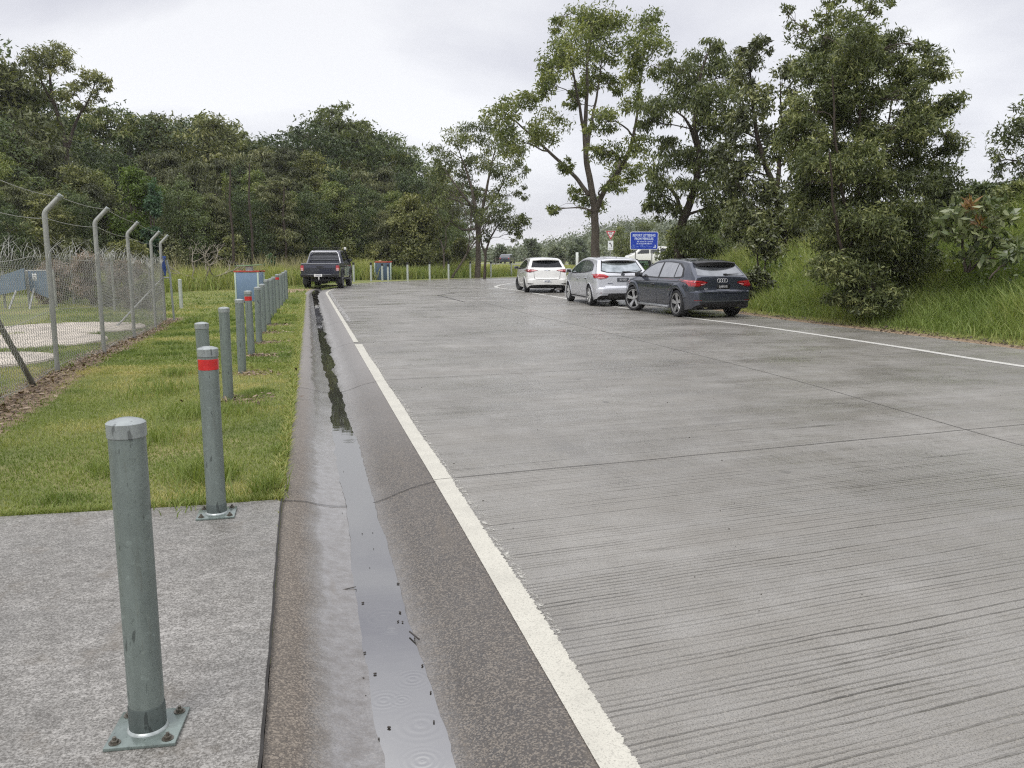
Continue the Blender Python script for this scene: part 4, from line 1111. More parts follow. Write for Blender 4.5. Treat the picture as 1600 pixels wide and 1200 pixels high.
class Skin:
    def __init__(s, V, F):
        bm = bmesh.new()
        vs = [bm.verts.new(v) for v in V]
        for f in F:
            try: bm.faces.new([vs[i] for i in f])
            except ValueError: pass
        bmesh.ops.recalc_face_normals(bm, faces=bm.faces)
        s.t = BVHTree.FromBMesh(bm); bm.free()
    def hit(s, view, a, b):
        if view == 'rear': o, d = Vector((a, -9, b)), Vector((0, 1, 0))
        elif view == 'front': o, d = Vector((a, 9, b)), Vector((0, -1, 0))
        elif view == 'left': o, d = Vector((-9, a, b)), Vector((1, 0, 0))
        elif view == 'right': o, d = Vector((9, a, b)), Vector((-1, 0, 0))
        else: o, d = Vector((a, b, 9)), Vector((0, 0, -1))
        p, n, _, _ = s.t.ray_cast(o, d)
        if p is None: return None, -d
        if n.dot(d) > 0: n = -n
        return p, n
    def patch(s, name, view, top, bot, mat, root, off=.005, nu=18, nv=6, skirt=.02, nblend=0.5):
        """sheet lying on the skin between two outline chains, with a rim going down into it"""
        A = resample(np.array(top, float), n=nu); B = resample(np.array(bot, float), n=nu)
        V = []; last = None; base = []
        for j in range(nv):
            for i in range(nu):
                q = A[i] + (B[i] - A[i]) * j / (nv - 1)
                p, n = s.hit(view, q[0], q[1])
                if p is None:
                    t = .96
                    while p is None and t > .5:
                        p, n = s.hit(view, q[0] * t if view in ('rear', 'front', 'top') else q[0], q[1]); t -= .02
                    if p is None: p = last or Vector((0, 0, 0)); n = Vector((0, 0, 1))
                last = p
                V.append(p + n * off); base.append(p - n * skirt)
        F = [(j*nu+i, j*nu+i+1, (j+1)*nu+i+1, (j+1)*nu+i) for j in range(nv-1) for i in range(nu-1)]
        rim = [i for i in range(nu)] + [j*nu + nu-1 for j in range(1, nv)] + [(nv-1)*nu + i for i in range(nu-2, -1, -1)] + [j*nu for j in range(nv-2, 0, -1)]
        nb = len(V); V += [base[i] for i in rim]; m = len(rim)
        F += [(rim[k], rim[(k+1) % m], nb + (k+1) % m, nb + k) for k in range(m)]
        me = bpy.data.meshes.new(name); me.from_pydata([tuple(v) for v in V], [], F); me.update()
        bm = bmesh.new(); bm.from_mesh(me); bmesh.ops.recalc_face_normals(bm, faces=bm.faces)
        # face the open sheet outwards
        c = sum((f.normal for f in bm.faces if len(f.verts) == 4), Vector())
        want = {'rear': Vector((0,-1,.2)), 'front': Vector((0,1,.2)), 'left': Vector((-1,0,0)), 'right': Vector((1,0,0)), 'top': Vector((0,0,1))}[view]
        bm.faces.ensure_lookup_table()
        if bm.faces[((nv-1)//2)*(nu-1) + (nu-1)//2].normal.dot(want) < 0: bmesh.ops.reverse_faces(bm, faces=bm.faces)
        bm.to_mesh(me); bm.free()
        return link_mesh(name, me, mat, root, angle=40)
def wheel(root, x, y, z, R, w, rim_r, style, mat, steer=0.0, caliper=None):
    s = -1 if x < 0 else 1
    W = empty('wheel', (x, y, z), steer); W.parent = root
    if s < 0: W.rotation_euler = (0, 0, steer + math.pi)
    M = Matrix.Rotation(math.pi/2, 4, 'Y')
    h = w / 2
    MB().lathe([(rim_r - .012, -h*.8), (rim_r + .005, -h*.92), (R*.90, -h), (R*.975, -h*.86), (R, -h*.6), (R, h*.6), (R*.975, h*.86), (R*.90, h), (rim_r + .005, h*.95), (rim_r - .006, h*.86)], 40, M).build('tyre', M_tyre, W)
    b = MB().lathe([(rim_r - .004, h*.86), (rim_r - .002, h*.93), (rim_r - .018, h*.93), (rim_r - .03, h*.72), (rim_r - .035, -h*.7), (.05, -h*.7)], 36, M)
    o = b.build('rim_barrel', M_satin if style != 'cover' else M_satin, W)
    MB().lathe([(rim_r * .72, -.02), (rim_r*.72, .005), (.04, .012), (.001, .012)], 28, M).build('brake_disc', M_disc, W)
    if caliper:
        MB().box((.0, .14, .06), (.05, .10, .15), bevel=.015).build('caliper', caliper, W)
    sp = MB()
    n = {'five': 5, 'cover': 7, 'ten': 10, 'six': 6}[style]
    for k in range(n):
        a = 2 * math.pi * k / n + .3
        Mk = Matrix.Rotation(a, 4, 'X')
        w0, w1 = {'five': (.030, .062), 'cover': (.034, .060), 'ten': (.012, .020), 'six': (.028, .040)}[style]
        tw = .05 if style == 'five' else 0
        rr_ = [(.035, h*.62), (rim_r*.55, h*.80), (rim_r - .016, h*.86)]
        V = []
        for q, (r_, xx_) in enumerate(rr_):
            ww = w0 + (w1 - w0) * q / 2; sh = tw * q / 2
            for (dx, dy) in ((-.02, -ww), (.0, -ww * .8), (.0, ww * .8), (-.02, ww)):
                V.append(Mk @ Vector((xx_ + dx, dy + sh, r_)))
        sp.add(V, [(q*4 + e, q*4 + e + 1, q*4 + e + 5, q*4 + e + 4) for q in range(2) for e in range(3)] + [(3, 0, 4, 7), (7, 4, 8, 11)])
    sp.lathe([(.058, h*.60), (.056, h*.70), (.03, h*.73), (.001, h*.73)], 20, M)
    sp.lathe([(rim_r + .003, h*.86), (rim_r + .003, h*.945), (rim_r - .016, h*.945), (rim_r - .022, h*.80)], 36, M)
    sp.build('rim', mat, W, angle=30)
    return W
def plate(skin, root, x, z, w, h, pm, tm, s_, size, y_off=.012, tilt=0.0, xs_=.8):
    p, n = skin.hit('rear', x, z)
    M = Matrix.Translation((x, p.y - y_off, z)) @ Matrix.Rotation(tilt, 4, 'X')
    o = MB().box((0, 0, 0), (w, .012, h), bevel=.004).build('number_plate', pm, root); o.data.transform(M)
    text_obj('plate_characters', s_, size, tm, o, M @ Matrix.Translation((0, -.0075, 0)) @ RX, extrude=.0012, bold=.002, xscale=xs_)
    return o
def mirror_part(root, s, y, z, w, mat):
    m = MB()
    m.box((s * (w + .11), y, z + .03), (.21, .10, .13), rz=-s * .15, bevel=.035).box((s * (w + .0), y + .02, z - .03), (.08, .05, .03), bevel=.01)
    o = m.build('side_mirror', mat, root, angle=50)
    MB().box((s * (w + .115), y - .052, z + .03), (.16, .006, .10), rz=-s * .15, bevel=.002).build('mirror_glass', M_glass, o)

def spoiler(skin, root, y0, y1, z, w, th, mat, droop=.02):
    V = []; n = 15
    for (yy, zo, ww) in ((y1, .012, w*.98), (y0 + .04, .010 - droop*.5, w), (y0, -droop, w*.97), (y0 + .01, -droop - th, w*.955), (y1, -th*1.2, w*.95)):
        for i in range(n):
            u = -1 + 2 * i / (n - 1); V.append((u * ww, yy + .10 * abs(u) ** 2.4, z + zo - .035 * abs(u) ** 2.6))
    F = [(j*n + i, j*n + i + 1, (j+1)*n + i + 1, (j+1)*n + i) for j in range(4) for i in range(n - 1)]
    F += [tuple(j*n for j in range(4, -1, -1)), tuple(j*n + n - 1 for j in range(5))]
    return mesh_obj('roof_spoiler', V, F, mat, root, angle=45)

def hatch(spec):
    """five-door hatchback; local +y is forwards, origin on the ground midway between the axles"""
    S = spec
    root = empty('parked_car', S['loc'], S['rz'], S['label'], 'car', 'hatchbacks parked along the right side')
    V, F = car_shape(S['ztop'], S['zbot'], S['plan'], S['sect'], S['L0'], S['L1'], rr=S.get('rr', .07), crown=S.get('crown', .02))
    skin = Skin(V, F); P = S['paint']; W = S['W']
    cut_arches('body', V, F, [P, M_satin], S['axles'], S['R'] + S.get('gap', .045), .26, root, z_c=S['R'], W=W)
    hw = W / 2
    for s, view in ((-1, 'left'), (1, 'right')):
        S['side'](skin, root, s, view)
        for k, ya in enumerate(S['axles']):
            st = S.get('steer', 0) if k == 1 else 0
            wheel(root, s * (hw - S['tw'] / 2 - .012), ya, S['R'], S['R'], S['tw'], S['rim'], S['style'], S['wmat'], st, S.get('cal') if k == 1 else None)
        mirror_part(root, s, S['mir'][0], S['mir'][1], S['mir'][2], S.get('mmat', P))
        # arch lips
        for ya in S['axles']:
            R = S['R'] + S.get('gap', .045)
            pts = []
            for q in range(19):
                a = math.radians(-8 + 196 * q / 18); yy, zz = ya + (R + .008) * math.cos(a), S['R'] + (R + .008) * math.sin(a)
                p, n = skin.hit(view, yy, zz)
                if p is not None and abs(p.x) > hw * .8: pts.append(p + n * .001)
            if len(pts) > 3: MB().tube(pts, .011, 6).build('arch_lip', S.get('lip', P), root, angle=50)
    S['rear'](skin, root)
    return root, skin

# --- the dark grey sporty hatchback nearest the camera
def lerp_tab(*p): return list(p)
A_Y = (-1.315, 1.315)
P_dark = paint('dark_grey_car_paint', (0.052, 0.060, 0.080), .5, .26)
def door(skin, root, view, top, bot, mat, handle, hmat, name='door'):
    gap_t = [(p[0], p[1] + .006) for p in top]; gap_b = [(p[0], p[1] - .006) for p in bot]
    gap_t[0] = (gap_t[0][0] - .006, gap_t[0][1]); gap_b[0] = (gap_b[0][0] - .006, gap_b[0][1]); gap_t[-1] = (gap_t[-1][0] + .006, gap_t[-1][1]); gap_b[-1] = (gap_b[-1][0] + .006, gap_b[-1][1])
    d = skin.patch(name, view, top, bot, mat, root, off=.0045, nu=22, nv=14)
    skin.patch('door_gap', view, gap_t, gap_b, M_trim, d, off=.0022, nu=22, nv=14)
    if handle:
        y, z = handle
        p, n = skin.hit(view, y, z)
        MB().box((p.x + n.x * .024, y, z), (.022, .20, .028), rx=0, bevel=.009).build('handle', hmat, d)
        skin.patch('handle_shade', view, [(y - .07, z + .005), (y + .07, z + .005)], [(y - .05, z - .045), (y + .05, z - .045)], M_trim, d, off=.006, nu=6, nv=3)  # black patch painted as shade behind the handle; no hollow is cut
    return d
def audi_side(skin, root, s, view):
    # window band: one dark frame, three panes
    fr_t = [(-1.50, 1.02), (-1.40, 1.21), (-1.16, 1.325), (-.70, 1.362), (-.1, 1.362), (.30, 1.325), (.62, 1.215), (.93, 1.035)]
    fr_b = [(-1.50, .985), (-1.2, .955), (-.7, .945), (-.1, .94), (.30, .94), (.62, .945), (.93, .96)]
    frame = skin.patch('window_frame', view, fr_t, fr_b, M_trim, root, off=.006, nu=40, nv=8)
    g = M_glass_side
    skin.patch('window', view, [(-.15, 1.335), (.20, 1.31), (.52, 1.215), (.84, 1.045)], [(-.15, .965), (.84, .975)], g, frame, off=.010, nu=20)
    skin.patch('window', view, [(-1.02, 1.315), (-.6, 1.338), (-.24, 1.338)], [(-1.02, .972), (-.24, .965)], g, frame, off=.010)
    skin.patch('window', view, [(-1.41, 1.06), (-1.34, 1.20), (-1.07, 1.305)], [(-1.41, 1.0), (-1.07, .978)], g, frame, off=.010)
    door(skin, root, view, [(-.19, .935), (.95, .935)], [(-.19, .30), (.86, .30)], P_dark, (-.02, .785), P_dark)
    door(skin, root, view, [(-1.36, .95), (-.21, .935)], [(-.92, .30), (-.21, .30)], P_dark, (-1.06, .80), P_dark)
    # crease shade as a black strip; wet sheen put into the sill's pale colour
    skin.patch('shoulder_shade_strip', view, [(-1.95, .885), (-1.0, .880), (0, .865), (1.2, .84), (1.75, .80)], [(-1.95, .868), (-1.0, .866), (0, .851), (1.2, .826), (1.75, .788)], M_trim, root, off=.0062, nu=40, nv=3)
    sl = MB().box((s * .872, 0, .235), (.075, 1.78, .055), bevel=.02).build('sill_blade', plain('sill_sheen', (0.34, 0.35, 0.36), .2, .4), root)
    # muscular haunches over the wheels
    for ya in A_Y:
        V = []
        for i in range(17):
            a = math.radians(20 + 140 * i / 16)
            for (rad, lift) in ((.395, .020), (.43, .026), (.48, .018), (.53, -.004)):
                yy, zz = ya + rad * math.cos(a), .335 + rad * math.sin(a)
                p, n = skin.hit(view, yy, min(zz, .92))
                p = p or Vector((s * .85, yy, zz)); V.append((p.x + s * lift, yy, zz))
        F = [(i*4+j, i*4+j+1, (i+1)*4+j+1, (i+1)*4+j) for i in range(16) for j in range(3)]
        mesh_obj('wheel_arch_flare', V, F, P_dark, root, smooth=True)
def audi_rear(skin, root):
    tg = skin.patch('tailgate', 'rear', [(-.60, 1.36), (0, 1.372), (.60, 1.36)], [(-.60, .655), (0, .648), (.60, .655)], P_dark, root, off=.003, nu=26, nv=22)
    skin.patch('rear_window', 'rear', [(-.555, 1.325), (0, 1.345), (.555, 1.325)], [(-.665, 1.035), (0, 1.012), (.665, 1.035)], M_glass_rear, tg, off=.007, nu=26, nv=10)
    spoiler(skin, root, -1.83, -1.45, 1.388, .585, .085, M_trim, .03)
    skin.patch('glass_top_band', 'rear', [(-.56, 1.345), (0, 1.358), (.56, 1.345)], [(-.58, 1.28), (0, 1.29), (.58, 1.28)], M_trim, tg, off=.010, nu=20, nv=4)
    for s in (-1, 1):
        L = skin.patch('tail_light', 'rear', [(s*.42, .875), (s*.50, .905), (s*.70, .925), (s*.855, .925)], [(s*.42, .865), (s*.55, .80), (s*.70, .765), (s*.855, .775)], M_red_dark, root, off=.010, nu=20, nv=8)
        sd_ = skin.patch('tail_light', 'left' if s < 0 else 'right', [(-1.99, .915), (-1.90, .918), (-1.80, .895)], [(-1.99, .785), (-1.90, .795), (-1.80, .845)], M_red_lens, root, off=.009, nu=8, nv=6)
        skin.patch('light_bar', 'rear', [(s*.47, .878), (s*.70, .905), (s*.83, .905)], [(s*.47, .868), (s*.70, .886), (s*.83, .884)], M_red_bright, L, off=.013, nu=12, nv=3)
        skin.patch('light_bar', 'rear', [(s*.63, .868), (s*.83, .865)], [(s*.63, .795), (s*.83, .795)], M_red_lens, L, off=.013, nu=8, nv=3)
        skin.patch('light_bar', 'rear', [(s*.48, .848), (s*.61, .832)], [(s*.485, .835), (s*.61, .812)], M_pink_lens, L, off=.013, nu=8, nv=3)
    skin.patch('shut_line', 'rear', [(-.66, .985), (.66, .985)], [(-.66, .979), (.66, .979)], M_trim, tg, off=.005, nu=20, nv=2)
    plate(skin, tg, 0.02, .765, .372, .115, M_plate_blk, M_badge, 'Q\u00b7MM195', .082, .014, xs_=.72)
    rg = MB()
    for k in range(4):
        cx = -.102 + k * .068
        p, n = skin.hit('rear', cx, .915)
        rg.tube([(cx + .044 * math.cos(a), p.y - .012, .915 + .044 * math.sin(a)) for a in np.linspace(0, 2 * math.pi, 25)], .0055, 6)
    rg.build('badge', M_badge, tg)
    p, n = skin.hit('rear', -.45, .715)
    text_obj('badge_lettering', 'RS 3', .055, M_badge, tg, Matrix.Translation((-.46, p.y - .009, .712)) @ RX, bold=.001)
    text_obj('badge_lettering', 'quattro', .050, M_satin, tg, Matrix.Translation((.47, p.y - .009, .712)) @ RX, bold=.001)
    p, n = skin.hit('rear', .18, 1.06)
    wp = MB().box((.12, p.y - .02, 1.062), (.10, .05, .042), bevel=.012).tube([(.12, p.y - .04, 1.062), (.5, p.y - .012, 1.075)], [.014, .006], 6)
    wp.build('wiper', M_trim, tg)
    bp = skin.patch('bumper', 'rear', [(-.80, .635), (0, .625), (.80, .635)], [(-.80, .40), (0, .395), (.80, .40)], P_dark, root, off=.012, nu=26, nv=8)
    skin.patch('bumper_ledge', 'rear', [(-.84, .648), (0, .645), (.84, .648)], [(-.84, .62), (0, .612), (.84, .62)], P_dark, root, off=.022, nu=26, nv=3)
    skin.patch('bumper_trim', 'rear', [(-.76, .435), (0, .43), (.76, .435)], [(-.76, .41), (0, .408), (.76, .41)], plain('grey_trim', (.10, .105, .115), .25, .4), root, off=.020, nu=26, nv=3)
    df = skin.patch('diffuser', 'rear', [(-.66, .385), (0, .395), (.66, .385)], [(-.56, .215), (0, .205), (.56, .215)], M_trim, root, off=.02, nu=24, nv=5)
    for s in (-1, 1):
        p, n = skin.hit('rear', s * .45, .29)
        MB().lathe([(.03, 0), (.06, 0), (.062, -.03), (.055, -.055), (.05, -.05), (.05, .0)], 24, Matrix.Translation((s * .45, p.y - .0, .285)) @ Matrix.Rotation(-math.pi/2, 4, 'X') @ Matrix.Diagonal((1.25, .85, -1, 1))).build('exhaust', M_chrome, root)
        skin.patch('reflector', 'rear', [(s*.60, .445), (s*.78, .45)], [(s*.62, .43), (s*.78, .432)], M_red_dark, root, off=.016, nu=6, nv=2)
    MB().tube([(0, -.95, 1.44), (0, -1.06, 1.475)], [.012, .005], 6).build('aerial', M_trim, root)
Sa = dict(loc=(4.78, 23.05, 0), rz=math.radians(20.0), paint=P_dark, W=1.80, L0=-2.15, L1=2.165, axles=A_Y, R=.335, tw=.235, rim=.252, style='five', wmat=M_alloy, cal=M_red_cal, steer=math.radians(24),
    label='dark grey hatchback with black spoiler and five spoke wheels, nearest parked car',
    ztop=[(-2.15,.640),(-2.13,.66),(-2.085,.68),(-2.075,.95),(-2.06,.985),(-2.03,1.01),(-1.57,1.350),(-1.44,1.375),(-1.1,1.408),(-.6,1.428),(-.1,1.425),(.25,1.385),(.52,1.30),(1.12,.985),(1.25,.95),(1.6,.885),(1.92,.785),(2.08,.68),(2.15,.58),(2.165,.50)],
    zbot=[(-2.15,.33),(-2.0,.24),(-1.7,.19),(1.7,.19),(2.0,.2),(2.165,.28)],
    plan=[(-2.15,.72),(-2.12,.775),(-2.05,.825),(-1.9,.858),(-1.5,.890),(0,.895),(1.0,.892),(1.5,.88),(1.85,.83),(2.05,.74),(2.13,.66),(2.165,.56)],
    sect=[(.18,.93),(.28,.965),(.45,.985),(.62,1.0),(.80,.998),(.855,.985),(.92,.925),(1.1,.845),(1.25,.77),(1.35,.705),(1.45,.64)],
    mir=(.80, .985, .84), mmat=M_trim, side=audi_side, rear=audi_rear, rr=.065)
# place by the rear wheels' contact points
def place(spec, rear_left, heading, wb):
    fx, fy = -math.sin(heading), math.cos(heading); rx, ry = fy, -fx
    hw = spec['W'] / 2 - .12
    spec['loc'] = (rear_left[0] + rx * hw + fx * wb / 2, rear_left[1] + ry * hw + fy * wb / 2, 0); spec['rz'] = heading
place(Sa, (4.38, 21.6), math.radians(17.5), 2.63)
audi, _sk = hatch(Sa); audi.scale = (1.01, .985, 1.04)

# --- the silver hatchback
P_silver = paint('silver_car_paint', (0.60, 0.61, 0.64), .35, .32)
S_Y = (-1.35, 1.35)
def silver_side(skin, root, s, view):
    fr_t = [(-1.46, 1.10), (-1.30, 1.24), (-1.0, 1.325), (-.5, 1.372), (0, 1.372), (.42, 1.315), (.75, 1.19), (1.10, 1.0)]
    fr_b = [(-1.46, 1.07), (-1.2, 1.025), (-.5, .975), (.4, .945), (1.10, .94)]
    frame = skin.patch('window_frame', view, fr_t, fr_b, M_trim, root, off=.006, nu=40, nv=8)
    if s < 0:
        skin.patch('window', view, [(-.12, 1.345), (.35, 1.30), (.68, 1.185), (.98, 1.01)], [(-.12, .99), (.98, .965)], wetglass('green_side_glass', (.05, .08, .075), (.16, .20, .19), .06, .6), frame, off=.010, nu=20)
        skin.patch('window', view, [(-.86, 1.325), (-.5, 1.348), (-.19, 1.348)], [(-.86, 1.025), (-.19, .992)], M_glass_hatch, frame, off=.010)
        skin.patch('window', view, [(-1.37, 1.12), (-1.22, 1.235), (-.91, 1.318)], [(-1.37, 1.085), (-.91, 1.03)], M_glass_hatch, frame, off=.010)
        door(skin, root, view, [(-.15, .96), (1.02, .935)], [(-.15, .30), (.92, .30)], P_silver, (.03, .80), P_silver)
    else:
        skin.patch('window', view, [(-.86, 1.325), (-.5, 1.348), (-.19, 1.348)], [(-.86, 1.025), (-.19, .992)], M_glass, frame, off=.010)
        skin.patch('doorway_shade', view, [(-.15, 1.35), (.35, 1.30), (.68, 1.185), (1.02, 1.0)], [(-.15, .32), (.92, .32)], M_satin, root, off=.007)  # black sheet stands for the shaded interior; the body stays closed
    door(skin, root, view, [(-1.22, 1.0), (-.17, .96)], [(-.90, .30), (-.17, .30)], P_silver, (-.95, .84), P_silver)
    skin.patch('sill_trim', view, [(-.88, .265), (.95, .265)], [(-.88, .225), (.95, .225)], M_satin, root, off=.006, nu=12, nv=3)
def silver_rear(skin, root):
    tg = skin.patch('tailgate', 'rear', [(-.60, 1.385), (0, 1.405), (.60, 1.385)], [(-.56, .545), (0, .54), (.56, .545)], P_silver, root, off=.004, nu=26, nv=22)
    skin.patch('window_surround', 'rear', [(-.56, 1.362), (0, 1.388), (.56, 1.362)], [(-.67, 1.055), (-.5, 1.0), (0, .985), (.5, 1.0), (.67, 1.055)], M_trim, tg, off=.007, nu=26, nv=10)
    skin.patch('rear_window', 'rear', [(-.545, 1.29), (0, 1.33), (.545, 1.29)], [(-.635, 1.075), (-.48, 1.02), (0, 1.005), (.48, 1.02), (.635, 1.075)], M_glass_hatch, tg, off=.012, nu=26, nv=10)
    spoiler(skin, root, -1.75, -1.38, 1.418, .565, .028, P_silver, .03)
    spoiler(skin, root, -1.72, -1.48, 1.388, .545, .05, M_trim, .03)
    for s in (-1, 1):
        L = skin.patch('tail_light', 'rear', [(s*.45, .90), (s*.58, .955), (s*.74, .97), (s*.845, .97)], [(s*.45, .888), (s*.53, .845), (s*.72, .82), (s*.845, .855)], M_red_lens, root, off=.013, nu=20, nv=8)
        skin.patch('tail_light', 'left' if s < 0 else 'right', [(-2.0, .975), (-1.90, .975), (-1.78, .935)], [(-2.0, .84), (-1.90, .85), (-1.78, .885)], M_red_lens, root, off=.010, nu=8, nv=6)
        skin.patch('light_bar', 'rear', [(s*.60, .875), (s*.80, .875)], [(s*.58, .84), (s*.80, .845)], M_pink_lens, L, off=.016, nu=8, nv=3)
        skin.patch('light_bar', 'rear', [(s*.50, .90), (s*.62, .955), (s*.82, .965)], [(s*.52, .888), (s*.62, .93), (s*.82, .94)], M_red_bright, L, off=.016, nu=8, nv=3)
        skin.patch('reflector', 'rear', [(s*.58, .425), (s*.72, .43)], [(s*.60, .405), (s*.72, .408)], M_red_dark, root, off=.018, nu=6, nv=2)
    skin.patch('shut_line', 'rear', [(-.52, .905), (.52, .905)], [(-.52, .893), (.52, .893)], M_trim, tg, off=.006, nu=20, nv=2)
    plate(skin, tg, .0, .80, .372, .115, M_plate_dark, M_badge, '051\u00b7CK0', .085, .016, xs_=.72)
    p, n = skin.hit('rear', 0, .945)
    bd = MB().lathe([(.001, .006), (.050, .006), (.052, 0)], 24, Matrix.Translation((0, p.y - .008, .948)) @ RX @ Matrix.Diagonal((1.3, .8, 1, 1)))
    bd.build('badge', M_chrome, tg)
    p, n = skin.hit('rear', -.40, .69)
    MB().box((-.40, p.y - .008, .69), (.17, .005, .022)).build('badge', M_chrome, tg)
    p, n = skin.hit('rear', .12, 1.035)
    MB().box((.05, p.y - .025, 1.03), (.10, .05, .04), bevel=.012).tube([(.05, p.y - .045, 1.03), (.48, p.y - .02, 1.07)], [.014, .006], 6).build('wiper', M_trim, tg)
    skin.patch('bumper', 'rear', [(-.83, .525), (0, .515), (.83, .525)], [(-.82, .40), (0, .40), (.82, .40)], P_silver, root, off=.020, nu=26, nv=6)
    skin.patch('bumper_insert', 'rear', [(-.46, .40), (0, .405), (.46, .40)], [(-.62, .215), (0, .205), (.62, .215)], M_satin, root, off=.022, nu=24, nv=6)
    skin.patch('light_bar', 'rear', [(-.54, .235), (-.42, .235)], [(-.54, .22), (-.42, .22)], M_chrome, root, off=.028, nu=6, nv=3)
    MB().tube([(0.06, -1.15, 1.455), (0.06, -1.24, 1.515)], [.012, .006], 6).build('aerial', M_trim, root)
Ss = dict(paint=P_silver, W=1.78, L0=-2.17, L1=2.18, axles=S_Y, R=.316, tw=.205, rim=.212, style='cover', wmat=M_alloy_lt,
    label='silver hatchback with open door parked between the white and dark grey cars',
    ztop=[(-2.17,.545),(-2.15,.565),(-2.10,.585),(-2.075,.90),(-2.05,.965),(-2.0,1.0),(-1.53,1.380),(-1.38,1.412),(-1.0,1.445),(-.5,1.460),(-.05,1.452),(.30,1.41),(.60,1.32),(1.25,1.005),(1.40,.955),(1.75,.865),(2.0,.765),(2.12,.65),(2.18,.50)],
    zbot=[(-2.17,.34),(-2.0,.24),(-1.7,.19),(1.7,.19),(2.0,.2),(2.18,.28)],
    plan=[(-2.17,.72),(-2.13,.785),(-2.05,.835),(-1.9,.868),(-1.5,.885),(0,.89),(1.0,.888),(1.5,.875),(1.85,.82),(2.05,.73),(2.14,.64),(2.18,.52)],
    sect=[(.18,.93),(.30,.96),(.45,.985),(.62,1.0),(.80,1.0),(.92,.975),(1.0,.93),(1.15,.85),(1.30,.765),(1.40,.71),(1.48,.655)],
    mir=(.92, .99, .86), mmat=P_silver, side=silver_side, rear=silver_rear, rr=.07)
place(Ss, (2.56, 26.4), math.radians(10.5), 2.70)
silver, sk2 = hatch(Ss); silver.scale = (1.01, .985, 1.04)
# its open driver's door
dr_ = MB()
hy = 1.0; a = math.radians(-76)
def dpt(u, z, t=0.0):     # u from the hinge backwards, swung outwards
    d = Vector((-math.sin(a), -math.cos(a), 0)); nrm = Vector((math.cos(a), -math.sin(a), 0))
    return Vector((.875, hy, 0)) + d * u + nrm * t + Vector((-(.10) * max(0, z - .95) / .4, 0, z))
def dslab(mb, pts, t0, t1):
    n = len(pts); V = [dpt(u, z, t0) for (u, z) in pts] + [dpt(u, z, t1) for (u, z) in pts]
    mb.add(V, [tuple(range(n)), tuple(range(2*n - 1, n - 1, -1))] + [(i, n + i, n + (i+1) % n, (i+1) % n) for i in range(n)])
dslab(dr_, [(0, .32), (1.08, .32), (1.12, .95), (0, .95)], -.035, .035)
d_o = dr_.build('open_door', P_silver, silver)
fm = MB(); dslab(fm, [(1.04, .95), (1.14, .95), (1.13, 1.36), (1.03, 1.36)], -.03, .03); dslab(fm, [(.55, 1.33), (1.05, 1.33), (1.05, 1.362), (.5, 1.362)], -.02, .02); dslab(fm, [(.0, .95), (.05, .95), (.57, 1.345), (.52, 1.36)], -.02, .02)
fm.build('window_frame', M_trim, d_o)
tg_ = NT('door_glass'); tr = tg_.n.new('ShaderNodeBsdfTransparent'); mx = tg_.n.new('ShaderNodeMixShader'); tr.inputs[0].default_value = (.55, .68, .6, 1)
tg_.set(color=(.02, .03, .03), rough=.04, spec=.8); mx.inputs[0].default_value = .28; tg_.l.new(tr.outputs[0], mx.inputs[1]); tg_.l.new(tg_.b.outputs[0], mx.inputs[2]); tg_.l.new(mx.outputs[0], tg_.out.inputs[0])
gm = MB(); dslab(gm, [(.05, .95), (1.05, .95), (1.05, 1.34), (.55, 1.34)], -.003, .003); gm.build('window', tg_.m, d_o)

# --- the white hatchback
P_white = paint('white_car_paint', (0.74, 0.735, 0.71), 0.0, .32)
W_Y = (-1.30, 1.30)
def white_side(skin, root, s, view):
    fr_t = [(-1.40, 1.11), (-1.25, 1.23), (-.9, 1.325), (-.4, 1.372), (.05, 1.37), (.45, 1.31), (.78, 1.19), (1.08, 1.02)]
    fr_b = [(-1.40, 1.08), (-.9, 1.01), (.4, .955), (1.08, .95)]
    frame = skin.patch('window_frame', view, fr_t, fr_b, M_trim, root, off=.006, nu=40, nv=8)
    skin.patch('window', view, [(-.08, 1.345), (.40, 1.295), (.70, 1.185), (.98, 1.03)], [(-.08, .995), (.98, .975)], M_glass, frame, off=.010, nu=20)
    skin.patch('window', view, [(-1.2, 1.215), (-.8, 1.325), (-.14, 1.348)], [(-1.2, 1.075), (-.14, 1.0)], M_glass, frame, off=.010)
    door(skin, root, view, [(-.11, .965), (1.0, .945)], [(-.11, .30), (.90, .30)], P_white, (.05, .82), P_white)
    door(skin, root, view, [(-1.15, 1.0), (-.13, .965)], [(-.86, .30), (-.13, .30)], P_white, (-.9, .86), P_white)
